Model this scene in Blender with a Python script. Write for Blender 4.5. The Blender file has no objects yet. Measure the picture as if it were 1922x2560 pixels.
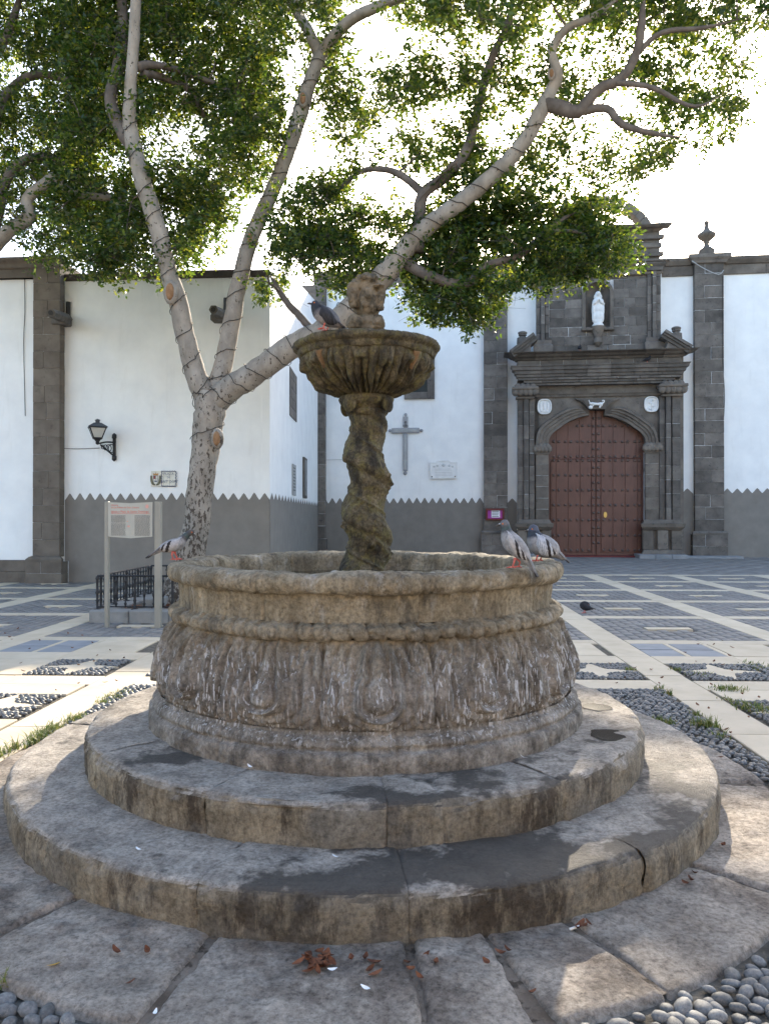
import bpy, bmesh, math, random
import numpy as np
from mathutils import Vector, Matrix, Euler
R = math.radians
random.seed(7); rng = np.random.default_rng(7)
scene = bpy.context.scene
C = scene.collection

# ------------------------------------------------------------------ camera
CAM_H = 1.45; FPX = 1924.0; YAW = R(2.2); PITCH = R(0.3)
cam_d = bpy.data.cameras.new('camera'); cam = bpy.data.objects.new('camera', cam_d); C.objects.link(cam)
cam_d.sensor_fit = 'VERTICAL'; cam_d.sensor_height = 24.0; cam_d.lens = 24.0 * FPX / 2560.0
cam_d.clip_start = 0.05; cam_d.clip_end = 3000
cam.location = (0, 0, CAM_H); cam.rotation_euler = (R(90) + PITCH, 0, YAW)
scene.camera = cam
scene.render.resolution_x = 768; scene.render.resolution_y = 1024

# ------------------------------------------------------------------ light
SUN_EL = R(26.2); SUN_AZ = R(11.0)            # azimuth measured from +Y towards +X
w = bpy.data.worlds.new('World'); scene.world = w; w.use_nodes = True
nt = w.node_tree; bg = nt.nodes['Background']
sky = nt.nodes.new('ShaderNodeTexSky'); sky.sky_type = 'NISHITA'; sky.sun_disc = False
sky.sun_elevation = SUN_EL; sky.sun_rotation = SUN_AZ; sky.altitude = 20; sky.dust_density = 2.0; sky.ozone_density = .6; sky.air_density = 1.0
nt.links.new(sky.outputs[0], bg.inputs[0]); bg.inputs[1].default_value = 0.15
sd = bpy.data.lights.new('sun', 'SUN'); sd.energy = 3.0; sd.angle = R(0.53); sd.color = (1.0, 0.89, 0.72)
so = bpy.data.objects.new('sun', sd); C.objects.link(so)
sdir = Vector((math.sin(SUN_AZ)*math.cos(SUN_EL), math.cos(SUN_AZ)*math.cos(SUN_EL), math.sin(SUN_EL)))
so.rotation_euler = sdir.to_track_quat('Z', 'Y').to_euler(); so.location = (8, 30, 25)
vs = scene.view_settings
vs.view_transform = 'Standard'; vs.look = 'None'; vs.gamma = 1.0; vs.exposure = 2.14
try: vs.use_curve_mapping = False
except Exception: pass

# ------------------------------------------------------------------ pixel -> ray helpers (photo pixels, 1922x2560)
CAMM = Euler((R(90) + PITCH, 0, YAW)).to_matrix()
CAMP = Vector((0, 0, CAM_H))
def ray(px, py): return CAMM @ Vector(((px - 961) / FPX, -(py - 1280) / FPX, -1.0))
def at_depth(px, py, d): return CAMP + ray(px, py) * d
def at_z(px, py, z=0.0):
    r = ray(px, py); return CAMP + r * ((z - CAM_H) / r.z)
def Z(box, scale):                      # a zoomed view's coordinates back to photo pixels
    x0, y0 = box
    return lambda x, y: (x0 + scale * x, y0 + scale * y)
class Plane:                            # a vertical facade: origin on the ground, turned by ang about z; local x = right, -y = outwards
    def __init__(s, px, depth, ang):
        p = at_depth(px, 1290, depth); s.o = Vector((p.x, p.y, 0)); s.m = Matrix.Rotation(ang, 3, 'Z'); s.mi = s.m.transposed(); s.ang = ang
    def uz(s, px, py, out=0.0):
        o = s.mi @ (CAMP - s.o); d = s.mi @ ray(px, py); t = (-out - o.y) / d.y
        p = o + d * t; return p.x, p.z
    def world(s, u, out, z): return s.o + s.m @ Vector((u, -out, z))

# ------------------------------------------------------------------ object helpers
def tag(o, label=None, cat=None, group=None, kind=None):
    if label: o['label'] = label
    if cat: o['category'] = cat
    if group: o['group'] = group
    if kind: o['kind'] = kind
    return o
def empty(name, loc=(0, 0, 0), rz=0.0, parent=None):
    o = bpy.data.objects.new(name, None); C.objects.link(o); o.location = loc; o.rotation_euler = (0, 0, rz); o.empty_display_size = .1
    if parent: o.parent = parent
    return o
def mesh(verts, faces, smooth=False, mat=None):
    me = bpy.data.meshes.new('m')
    if isinstance(verts, np.ndarray): verts = verts.tolist()
    if isinstance(faces, np.ndarray): faces = faces.tolist()
    me.from_pydata(verts, [], faces)
    if smooth: me.polygons.foreach_set('use_smooth', [True] * len(me.polygons))
    if mat: me.materials.append(mat)
    me.update(); return me
def quads_mesh(V, F, mat=None, smooth=False):          # fast path: numpy quads (or triangles)
    me = bpy.data.meshes.new('m'); n = F.shape[1]
    me.vertices.add(len(V)); me.vertices.foreach_set('co', np.ascontiguousarray(V, dtype=np.float32).ravel())
    me.loops.add(F.size); me.loops.foreach_set('vertex_index', np.ascontiguousarray(F, dtype=np.int32).ravel())
    me.polygons.add(len(F)); me.polygons.foreach_set('loop_start', np.arange(0, F.size, n, dtype=np.int32))
    if smooth: me.polygons.foreach_set('use_smooth', np.ones(len(F), dtype=bool))
    if mat: me.materials.append(mat)
    me.update(calc_edges=True); return me
def obj(name, me, parent=None, loc=(0, 0, 0), rot=(0, 0, 0), scale=(1, 1, 1)):
    me.name = name
    o = bpy.data.objects.new(name, me); C.objects.link(o); o.location = loc; o.rotation_euler = rot; o.scale = scale
    if parent: o.parent = parent
    return o
def linkobj(name, me, parent=None, loc=(0, 0, 0), rot=(0, 0, 0), scale=(1, 1, 1)):
    o = bpy.data.objects.new(name, me); C.objects.link(o); o.location = loc; o.rotation_euler = rot; o.scale = scale
    if parent: o.parent = parent
    return o
def boxvf(x0, x1, y0, y1, z0, z1, c=0.0):
    if c <= 0:
        v = [(x, y, z) for x in (x0, x1) for y in (y0, y1) for z in (z0, z1)]
        f = [(0, 1, 3, 2), (4, 6, 7, 5), (0, 4, 5, 1), (2, 3, 7, 6), (0, 2, 6, 4), (1, 5, 7, 3)]
        return v, f
    c = min(c, (x1-x0)*.45, (y1-y0)*.45, (z1-z0)*.45)
    v = []; idx = {}
    X = (x0, x1); Y = (y0, y1); Zz = (z0, z1); s = (1, -1)
    for i in (0, 1):
        for j in (0, 1):
            for k in (0, 1):
                p = (X[i], Y[j], Zz[k]); d = (s[i]*c, s[j]*c, s[k]*c)
                idx[i, j, k, 'x'] = len(v); v.append((p[0], p[1]+d[1], p[2]+d[2]))
                idx[i, j, k, 'y'] = len(v); v.append((p[0]+d[0], p[1], p[2]+d[2]))
                idx[i, j, k, 'z'] = len(v); v.append((p[0]+d[0], p[1]+d[1], p[2]))
    f = []
    for i in (0, 1):
        a = [idx[i, 0, 0, 'x'], idx[i, 0, 1, 'x'], idx[i, 1, 1, 'x'], idx[i, 1, 0, 'x']]; f.append(a if i == 0 else a[::-1])
        a = [idx[0, i, 0, 'y'], idx[1, i, 0, 'y'], idx[1, i, 1, 'y'], idx[0, i, 1, 'y']]; f.append(a if i == 0 else a[::-1])
        a = [idx[0, 0, i, 'z'], idx[0, 1, i, 'z'], idx[1, 1, i, 'z'], idx[1, 0, i, 'z']]; f.append(a if i == 0 else a[::-1])
    for j in (0, 1):
        for k in (0, 1):
            a = [idx[0, j, k, 'y'], idx[0, j, k, 'z'], idx[1, j, k, 'z'], idx[1, j, k, 'y']]; f.append(a if (j == k) else a[::-1])
    for i in (0, 1):
        for k in (0, 1):
            a = [idx[i, 0, k, 'x'], idx[i, 0, k, 'z'], idx[i, 1, k, 'z'], idx[i, 1, k, 'x']]; f.append(a[::-1] if (i == k) else a)
    for i in (0, 1):
        for j in (0, 1):
            a = [idx[i, j, 0, 'x'], idx[i, j, 0, 'y'], idx[i, j, 1, 'y'], idx[i, j, 1, 'x']]; f.append(a if (i == j) else a[::-1])
    for i in (0, 1):
        for j in (0, 1):
            for k in (0, 1):
                a = [idx[i, j, k, 'x'], idx[i, j, k, 'y'], idx[i, j, k, 'z']]
                f.append(a if (i + j + k) % 2 else a[::-1])
    return v, f
def box(name, x0, x1, y0, y1, z0, z1, mat, parent=None, c=0.0):
    v, f = boxvf(min(x0,x1), max(x0,x1), min(y0,y1), max(y0,y1), min(z0,z1), max(z0,z1), c); return obj(name, mesh(v, f, mat=mat), parent)
def fix_normals(me):
    b = bmesh.new(); b.from_mesh(me); bmesh.ops.recalc_face_normals(b, faces=b.faces); b.to_mesh(me); b.free(); return me
def prism(name, pts, y0, y1, mat, parent=None):                 # polygon in (x,z) extruded from y0 (front) to y1
    n = len(pts); v = [(x, y0, z) for x, z in pts] + [(x, y1, z) for x, z in pts]
    f = [list(range(n)), list(range(2*n-1, n-1, -1))] + [(i, i+n, (i+1) % n + n, (i+1) % n) for i in range(n)]
    return obj(name, fix_normals(mesh(v, f, mat=mat)), parent)
def mould(name, prof, x0, x1, yf, mat, parent=None):             # profile [(out,z)...] swept along x with mitred returns to the wall
    v = []; f = []
    for o, z in prof: v += [(x0-o, yf, z), (x0-o, yf-o, z), (x1+o, yf-o, z), (x1+o, yf, z)]
    for i in range(len(prof)-1):
        for k in range(3):
            a = i*4+k; f.append((a, a+1, a+5, a+4))
    n = len(prof)-1
    f.append((0, 3, 2, 1)); f.append((n*4, n*4+1, n*4+2, n*4+3))
    return obj(name, fix_normals(mesh(v, f, mat=mat)), parent)
def catmull(pts, n):
    P = [Vector(p) for p in pts]; P = [P[0]*2-P[1]] + P + [P[-1]*2-P[-2]]; out = []
    for i in range(1, len(P)-2):
        for k in range(n):
            t = k/n; a, b, c, d = P[i-1], P[i], P[i+1], P[i+2]
            out.append(.5*((2*b)+(c-a)*t+(2*a-5*b+4*c-d)*t*t+(3*b-a-3*c+d)*t**3))
    out.append(P[-2]); return out
def lerp_list(r, n):
    out = []
    for i in range(len(r)-1):
        for k in range(n): out.append(r[i] + (r[i+1]-r[i])*k/n)
    out.append(r[-1]); return out
def tubevf(path, rad, seg=8, wob=0.0, seed=0):
    v = []; f = []; n = len(path); t0 = (path[1]-path[0]).normalized()
    up = Vector((0, 0, 1)) if abs(t0.z) < .9 else Vector((1, 0, 0)); nx = t0.cross(up).normalized()
    rs = random.Random(seed)
    for i, p in enumerate(path):
        t = (path[min(i+1, n-1)] - path[max(i-1, 0)]).normalized()
        nx = (nx - t*nx.dot(t)).normalized(); ny = t.cross(nx)
        for k in range(seg):
            a = 2*math.pi*k/seg; r = rad[i]*(1 + wob*rs.uniform(-1, 1))
            q = p + nx*math.cos(a)*r + ny*math.sin(a)*r; v.append((q.x, q.y, q.z))
    for i in range(n-1):
        for k in range(seg):
            a = i*seg+k; b = i*seg+(k+1) % seg; f.append((a, b, b+seg, a+seg))
    f.append(list(range(seg))[::-1]); f.append([(n-1)*seg+k for k in range(seg)])
    return v, f
class MB:
    def __init__(s): s.v = []; s.f = []
    def add(s, vf, M=None):
        v, f = vf; b = len(s.v)
        if M is not None: v = [tuple(M @ Vector(p)) for p in v]
        s.v += [tuple(p) for p in v]; s.f += [[i+b for i in q] for q in f]; return s
    def box(s, x0, x1, y0, y1, z0, z1, c=0): return s.add(boxvf(x0, x1, y0, y1, z0, z1, c))
    def tube(s, pts, rad, seg=8, sub=0, wob=0, seed=0):
        pts = [Vector(p) for p in pts]
        if not isinstance(rad, (list, tuple)): rad = [rad]*len(pts)
        if sub: rad = lerp_list(list(rad), sub); pts = catmull(pts, sub)
        return s.add(tubevf(pts, rad, seg, wob, seed))
    def build(s, name, mat, parent=None, smooth=False): return obj(name, mesh(s.v, s.f, smooth, mat), parent)
def lathevf(prof, seg=24):
    v = []; f = []
    for r, z in prof:
        for k in range(seg):
            a = 2*math.pi*k/seg; v.append((r*math.cos(a), r*math.sin(a), z))
    for i in range(len(prof)-1):
        for k in range(seg):
            a = i*seg+k; b = i*seg+(k+1) % seg; f.append((a, b, b+seg, a+seg))
    f.append(list(range(seg))[::-1]); f.append([(len(prof)-1)*seg+k for k in range(seg)])
    return v, f
_ico = {}
def icovf(sub, loc=(0, 0, 0), rad=(1, 1, 1), M=None):
    if sub not in _ico:
        b = bmesh.new(); bmesh.ops.create_icosphere(b, subdivisions=sub, radius=1.0); b.verts.ensure_lookup_table()
        _ico[sub] = ([v.co.copy() for v in b.verts], [[v.index for v in q.verts] for q in b.faces]); b.free()
    v, f = _ico[sub]
    out = []
    for p in v:
        q = Vector((p.x*rad[0], p.y*rad[1], p.z*rad[2]))
        if M is not None: q = M @ q
        out.append((q.x+loc[0], q.y+loc[1], q.z+loc[2]))
    return out, f
def remesh(vf_list, voxel, smooth_it=2):
    mb = MB()
    for vf in vf_list: mb.add(vf)
    me = mesh(mb.v, mb.f); o = bpy.data.objects.new('tmp', me); C.objects.link(o)
    m = o.modifiers.new('r', 'REMESH'); m.mode = 'VOXEL'; m.voxel_size = voxel; m.use_smooth_shade = True
    if smooth_it:
        s = o.modifiers.new('s', 'SMOOTH'); s.factor = .5; s.iterations = smooth_it
    dg = bpy.context.evaluated_depsgraph_get(); dg.update()
    res = bpy.data.meshes.new_from_object(o.evaluated_get(dg))
    bpy.data.objects.remove(o); bpy.data.meshes.remove(me)
    res.polygons.foreach_set('use_smooth', [True]*len(res.polygons)); return res
def text_mesh(txt, size, mat, align='LEFT', sx=1.0):
    cu = bpy.data.curves.new('t', 'FONT'); cu.body = txt; cu.size = size; cu.align_x = align; cu.resolution_u = 2
    o = bpy.data.objects.new('t', cu); C.objects.link(o)
    dg = bpy.context.evaluated_depsgraph_get(); dg.update()
    me = bpy.data.meshes.new_from_object(o.evaluated_get(dg)); bpy.data.objects.remove(o); bpy.data.curves.remove(cu)
    me.materials.clear(); me.materials.append(mat)
    if sx != 1.0:
        for v in me.vertices: v.co.x *= sx
    return me
# numpy value noise
def _h(ix, iy, iz):
    n = (ix*374761393 + iy*668265263 + iz*2147483647*3 + 1013904223) & 0xffffffff
    n = ((n ^ (n >> 13))*1274126177) & 0xffffffff
    n = ((n ^ (n >> 16))*2246822519) & 0xffffffff
    return ((n ^ (n >> 15)) & 0xffffff)/float(0xffffff)
def vnoise(p):
    p = np.asarray(p, dtype=np.float64); i = np.floor(p).astype(np.int64); f = p - i; f = f*f*(3-2*f)
    r = 0
    for dx in (0, 1):
        for dy in (0, 1):
            for dz in (0, 1):
                wgt = (f[..., 0] if dx else 1-f[..., 0])*(f[..., 1] if dy else 1-f[..., 1])*(f[..., 2] if dz else 1-f[..., 2])
                r = r + wgt*_h(i[..., 0]+dx, i[..., 1]+dy, i[..., 2]+dz)
    return r*2-1
def fbm(p, octv=4):
    p = np.asarray(p, dtype=np.float64); s = 0; a = 1.0
    for k in range(octv): s = s + a*vnoise(p*(2**k)+k*17.3); a *= .5
    return s

# ------------------------------------------------------------------ materials
def new_mat(name):
    m = bpy.data.materials.new(name); m.use_nodes = True; nt = m.node_tree
    return m, nt, nt.nodes['Principled BSDF']
def N(nt, t, **kw):
    n = nt.nodes.new(t)
    for k, v in kw.items(): setattr(n, k, v)
    return n
def ramp(nt, src, stops):
    r = N(nt, 'ShaderNodeValToRGB'); e = r.color_ramp.elements
    while len(e) < len(stops): e.new(.5)
    for el, (p, c) in zip(e, stops): el.position = p; el.color = (*c, 1) if len(c) == 3 else c
    nt.links.new(src, r.inputs[0]); return r.outputs[0]
def coords(nt, stretch=(1, 1, 1), rnd=True):
    tc = N(nt, 'ShaderNodeTexCoord'); mp = N(nt, 'ShaderNodeMapping'); mp.inputs['Scale'].default_value = stretch
    if rnd:
        oi = N(nt, 'ShaderNodeObjectInfo'); mu = N(nt, 'ShaderNodeMath', operation='MULTIPLY'); mu.inputs[1].default_value = 91.7
        nt.links.new(oi.outputs['Random'], mu.inputs[0])
        ad = N(nt, 'ShaderNodeVectorMath', operation='ADD'); nt.links.new(tc.outputs['Object'], ad.inputs[0]); nt.links.new(mu.outputs[0], ad.inputs[1])
        nt.links.new(ad.outputs[0], mp.inputs[0])
    else: nt.links.new(tc.outputs['Object'], mp.inputs[0])
    return mp.outputs[0]
def noise(nt, vec, scale, detail=6, rough=.6, dist=0.0):
    n = N(nt, 'ShaderNodeTexNoise'); n.inputs['Scale'].default_value = scale; n.inputs['Detail'].default_value = detail
    n.inputs['Roughness'].default_value = rough; n.inputs['Distortion'].default_value = dist
    nt.links.new(vec, n.inputs['Vector']); return n.outputs[0]
def mixc(nt, fac, a, b, mode='MIX'):
    m = N(nt, 'ShaderNodeMix', data_type='RGBA', blend_type=mode)
    for s, x in ((m.inputs[0], fac), (m.inputs[6], a), (m.inputs[7], b)):
        if isinstance(x, (int, float)): s.default_value = x
        elif isinstance(x, tuple): s.default_value = (*x, 1)
        else: nt.links.new(x, s)
    return m.outputs[2]
def bump(nt, bsdf, h, strength=.3, dist=.02):
    b = N(nt, 'ShaderNodeBump'); b.inputs['Strength'].default_value = strength; b.inputs['Distance'].default_value = dist
    nt.links.new(h, b.inputs['Height']); nt.links.new(b.outputs[0], bsdf.inputs['Normal'])
def vary(nt, col, amt):
    oi = N(nt, 'ShaderNodeObjectInfo'); mr = N(nt, 'ShaderNodeMapRange'); mr.inputs[3].default_value = 1-amt; mr.inputs[4].default_value = 1+amt
    nt.links.new(oi.outputs['Random'], mr.inputs[0]); h = N(nt, 'ShaderNodeHueSaturation')
    nt.links.new(mr.outputs[0], h.inputs['Value']); nt.links.new(col, h.inputs['Color']); return h.outputs[0]
def mat(name, c1, c2, scale=4, rough=.85, spec=.3, bmp=.25, bscale=60, bdist=.01, c3=None, s3=9, t3=(.58, .68), a3=1.0, var=0.0, stretch=(1, 1, 1), st3=None, metal=0.0, rnd=True, lo=.32, hi=.68):
    m, nt, b = new_mat(name); vec = coords(nt, stretch, rnd)
    col = ramp(nt, noise(nt, vec, scale), [(lo, c1), (hi, c2)])
    if c3:
        v3 = vec if st3 is None else coords(nt, st3, rnd)
        msk = ramp(nt, noise(nt, v3, s3, 8, .65), [(t3[0], (0, 0, 0)), (t3[1], (a3, a3, a3))]); col = mixc(nt, msk, col, c3)
    if var: col = vary(nt, col, var)
    nt.links.new(col, b.inputs['Base Color']); b.inputs['Roughness'].default_value = rough; b.inputs['Specular IOR Level'].default_value = spec; b.inputs['Metallic'].default_value = metal
    if bmp: bump(nt, b, noise(nt, vec, bscale, 8, .7), bmp, bdist)
    return m
def vcol_mat(name, rough=.7, bscale=120, bmp=.15, spec=.3):
    m, nt, b = new_mat(name); a = N(nt, 'ShaderNodeAttribute'); a.attribute_name = 'Col'
    vec = coords(nt); n = ramp(nt, noise(nt, vec, 70, 5), [(.3, (.72,)*3), (.7, (1.15,)*3)])
    nt.links.new(mixc(nt, 1.0, a.outputs[0], n, 'MULTIPLY'), b.inputs['Base Color']); b.inputs['Roughness'].default_value = rough; b.inputs['Specular IOR Level'].default_value = spec
    bump(nt, b, noise(nt, vec, bscale, 6), bmp, .004); return m
def set_vcol(me, cols):
    a = me.color_attributes.new('Col', 'FLOAT_COLOR', 'POINT'); c = np.ones((len(me.vertices), 4), dtype=np.float32); c[:, :3] = cols
    a.data.foreach_set('color', c.ravel())
def verts_np(me):
    a = np.empty(len(me.vertices)*3, dtype=np.float32); me.vertices.foreach_get('co', a); return a.reshape(-1, 3)

M_white = mat('white_plaster', (.74, .74, .735), (.83, .83, .815), 1.6, .9, .2, .16, 14, .02, c3=(.58, .57, .54), s3=2.6, t3=(.56, .80), a3=.42, st3=(1.6, 1.6, .22), rnd=False)
M_dado = mat('grey_dado_paint', (.182, .165, .146), (.222, .203, .18), 2.5, .85, .25, .12, 30, .01, c3=(.24, .235, .225), s3=3, t3=(.62, .78), a3=.5, rnd=False)
M_basalt = mat('dark_basalt_stone', (.092, .081, .072), (.178, .157, .138), 2.6, .88, .25, .45, 30, .02, c3=(.05, .047, .045), s3=9, t3=(.58, .68), a3=.75, var=.26)
M_basalt2 = mat('warm_basalt_stone', (.112, .096, .082), (.20, .172, .145), 2.2, .88, .25, .45, 30, .02, c3=(.06, .054, .049), s3=7, t3=(.56, .68), a3=.7, var=.16)
M_brownstone = mat('brown_stone', (.115, .095, .078), (.18, .152, .125), 2.5, .9, .2, .35, 40, .012, c3=(.07, .058, .05), s3=6, t3=(.58, .72), a3=.7, var=.10)
M_mortar = mat('pale_mortar', (.16, .16, .16), (.70, .70, .70), 3.5, .9, .2, .3, 80, .006, rnd=False)
M_darkmortar = mat('dark_joint', (.05, .045, .04), (.10, .085, .07), 8, .95, .1, .4, 60, .01, rnd=False)
M_iron = mat('black_iron', (.012, .012, .014), (.03, .029, .03), 8, .55, .4, .1, 90, .003, rnd=False)
M_bluemetal = mat('lantern_roof_metal', (.025, .03, .04), (.05, .06, .075), 8, .45, .5, .05, 90, .002, rnd=False)
M_marble = mat('white_marble', (.66, .66, .65), (.78, .78, .77), 5, .6, .35, .1, 50, .004, c3=(.5, .49, .46), s3=6, t3=(.6, .75), a3=.5, rnd=False)
M_greystone = mat('pale_grey_stone', (.30, .30, .295), (.40, .40, .39), 5, .8, .25, .15, 60, .005, c3=(.22, .21, .2), s3=7, t3=(.6, .75), a3=.6, var=.06)
M_kerb = mat('grey_kerb_stone', (.18, .177, .168), (.26, .255, .24), 5, .85, .25, .25, 50, .008, c3=(.12, .115, .105), s3=7, t3=(.58, .72), a3=.6, var=.08)
M_cream = mat('cream_paving_slab', (.45, .375, .27), (.55, .465, .345), 2.6, .8, .3, .15, 50, .006, c3=(.36, .31, .25), s3=5, t3=(.58, .75), a3=.6, var=.06)
M_paver = mat('grey_basalt_paver', (.15, .142, .134), (.235, .222, .208), 2.0, .8, .3, .3, 30, .008, c3=(.22, .215, .2), s3=1.2, t3=(.52, .75), a3=.5, rnd=False)
M_tile = mat('blue_grey_paving_tile', (.19, .20, .21), (.26, .265, .275), 4, .8, .3, .2, 60, .006, c3=(.14, .14, .145), s3=8, t3=(.6, .72), a3=.6, var=.08)
M_soil = mat('dark_joint_earth', (.06, .05, .04), (.13, .11, .085), 12, .95, .1, .6, 40, .02, rnd=False)
M_pebble = mat('grey_pebble', (.075, .074, .073), (.165, .158, .148), 3, .6, .35, .2, 14, .012, c3=(.25, .225, .19), s3=2.4, t3=(.54, .68), a3=.65, var=.38)
def mat_flag():
    m, nt, b = new_mat('grey_flagstone'); vec = coords(nt)
    top = ramp(nt, noise(nt, vec, 8, 10, .8), [(.3, (.30, .25, .20)), (.5, (.44, .375, .31)), (.72, (.58, .505, .425))])
    br = ramp(nt, noise(nt, vec, 2.6, 8, .68), [(.50, (0,)*3), (.64, (.7,)*3)]); top = mixc(nt, br, top, (.125, .095, .075))
    top = speck(nt, vec, top, 50, .42, 1.4, 105)
    nt.links.new(vary(nt, top, .06), b.inputs['Base Color']); b.inputs['Roughness'].default_value = .92; b.inputs['Specular IOR Level'].default_value = .15
    bump(nt, b, noise(nt, vec, 42, 11, .82), 1.0, .030); return m
M_flag = None
M_red = mat('red_print', (.55, .10, .08), (.62, .13, .10), 8, .7, .2, 0, rnd=False)
M_ink = mat('grey_print', (.10, .10, .10), (.16, .16, .155), 20, .7, .2, 0, rnd=False)
M_signmetal = mat('beige_sign_metal', (.23, .215, .175), (.29, .27, .225), 3, .55, .4, .03, 80, .002, rnd=False)
M_signface = mat('cream_sign_face', (.34, .32, .27), (.40, .38, .32), 3, .6, .3, 0, rnd=False)
M_tilew = mat('cream_glazed_tile', (.55, .53, .46), (.66, .64, .57), 6, .35, .5, .02, 60, .002, rnd=False)
M_blueglaze = mat('blue_glaze', (.05, .07, .13), (.09, .11, .17), 20, .4, .4, 0, rnd=False)
M_gold = mat('brass', (.45, .30, .08), (.55, .38, .12), 10, .4, .5, 0, rnd=False, metal=.6)
M_plum = mat('magenta_paper', (.30, .03, .26), (.38, .05, .33), 4, .5, .4, 0, rnd=False)
M_redwood = mat('dark_red_frame', (.10, .012, .014), (.14, .02, .02), 6, .5, .4, .05, 60, .002, rnd=False)
M_paper = mat('white_paper', (.72, .72, .76), (.8, .8, .82), 4, .6, .3, 0, rnd=False)
M_dry = mat('dry_brown_leaf', (.075, .028, .016), (.19, .075, .035), 30, .8, .2, .3, 120, .003, var=.35)
M_yellowleaf = mat('yellow_leaf', (.55, .30, .02), (.65, .40, .04), 25, .7, .3, .2, 120, .002)
M_feather = mat('white_feather', (.7, .7, .7), (.8, .8, .79), 30, .8, .2, 0)
M_wood = mat('weathered_spout_stone', (.085, .075, .065), (.15, .135, .12), 8, .9, .2, .4, 50, .01, rnd=False)
M_roof = mat('red_roof_tile', (.28, .12, .09), (.38, .18, .14), 8, .8, .2, .2, 40, .01, rnd=False)
M_cable = mat('black_cable', (.015, .012, .010), (.035, .028, .022), 30, .7, .3, 0, rnd=False)
M_glass, _nt, _b = new_mat('frosted_lamp_glass'); _b.inputs['Base Color'].default_value = (.62, .60, .54, 1); _b.inputs['Roughness'].default_value = .35; _b.inputs['Transmission Weight'].default_value = .25
M_winglass, _nt, _b = new_mat('dark_window_glass'); _b.inputs['Base Color'].default_value = (.02, .022, .025, 1); _b.inputs['Roughness'].default_value = .15

def speck(nt, vec, col, scale=60, lo=.35, hi=1.45, s2=170):
    a = ramp(nt, noise(nt, vec, scale, 10, .75), [(.37, (.22+lo*.78,)*3), (.5, (1.0,)*3), (.64, (hi*.8+.2,)*3)])
    col = mixc(nt, 1.0, col, a, 'MULTIPLY')
    v2 = ramp(nt, noise(nt, vec, scale*.12, 8, .65), [(.30, (.66,)*3), (.5, (1.0,)*3), (.70, (1.30,)*3)]); col = mixc(nt, 1.0, col, v2, 'MULTIPLY')
    pit = ramp(nt, noise(nt, vec, s2*.8, 4, .55), [(.25, (.3,)*3), (.33, (1,)*3)])
    return mixc(nt, 1.0, col, pit, 'MULTIPLY')
M_flag = mat_flag()
def mat_door():
    m, nt, b = new_mat('brown_painted_door'); vec = coords(nt, (6, 6, .7), False)
    col = ramp(nt, noise(nt, vec, 3, 8, .65), [(.3, (.072, .025, .015)), (.7, (.13, .047, .030))])
    v2 = coords(nt, (1, 1, 1), False); msk = ramp(nt, noise(nt, v2, 1.1, 6), [(.45, (0,)*3), (.75, (.6,)*3)])
    nt.links.new(mixc(nt, msk, col, (.165, .070, .046)), b.inputs['Base Color']); b.inputs['Roughness'].default_value = .5
    bump(nt, b, noise(nt, vec, 9, 8), .2, .006); return m
M_door = mat_door()
def mat_basin():
    m, nt, b = new_mat('weathered_basin_stone'); vec = coords(nt, (1, 1, 1), False); vs_ = coords(nt, (1, 1, .11), False); vh = coords(nt, (1, 1, .30), False)
    base = ramp(nt, noise(nt, vec, 8, 10, .75), [(.30, (.105, .088, .074)), (.5, (.24, .212, .18)), (.70, (.41, .37, .325))])
    tc = N(nt, 'ShaderNodeTexCoord'); sep = N(nt, 'ShaderNodeSeparateXYZ'); nt.links.new(tc.outputs['Object'], sep.inputs[0])
    mr = N(nt, 'ShaderNodeMapRange'); mr.inputs[1].default_value = .70; mr.inputs[2].default_value = .97; mr.inputs[3].default_value = 0; mr.inputs[4].default_value = 1; nt.links.new(sep.outputs[2], mr.inputs[0])
    ochre = ramp(nt, noise(nt, vh, 6, 10, .75), [(.3, (.12, .095, .066)), (.5, (.27, .22, .148)), (.72, (.46, .39, .285))])
    base = mixc(nt, mr.outputs[0], base, ochre)
    ag = ramp(nt, noise(nt, vh, 5.5, 10, .72), [(.54, (0,)*3), (.64, (.7,)*3)]); base = mixc(nt, ag, base, (.065, .058, .050))
    lt = ramp(nt, noise(nt, vh, 10, 8, .7), [(.56, (0,)*3), (.66, (.7,)*3)]); base = mixc(nt, lt, base, (.42, .39, .34))
    base = speck(nt, vec, base, 48, .5, 1.35, 150)
    st = ramp(nt, noise(nt, vs_, 72, 5, .6, .5), [(.565, (0,)*3), (.61, (1,)*3)])
    big = ramp(nt, noise(nt, vec, 3.4, 5), [(.36, (0,)*3), (.50, (1,)*3)])
    zb = ramp(nt, sep.outputs[2], [(.42, (0,)*3), (.53, (1,)*3), (.76, (1,)*3), (.88, (0,)*3)])
    mk = mixc(nt, 1.0, mixc(nt, 1.0, st, big, 'MULTIPLY'), zb, 'MULTIPLY'); base = mixc(nt, mk, base, (.62, .62, .63))
    nt.links.new(base, b.inputs['Base Color']); b.inputs['Roughness'].default_value = .88; b.inputs['Specular IOR Level'].default_value = .2
    bump(nt, b, noise(nt, vec, 40, 10, .8), 1.0, .022); return m
M_basin = mat_basin()
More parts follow.
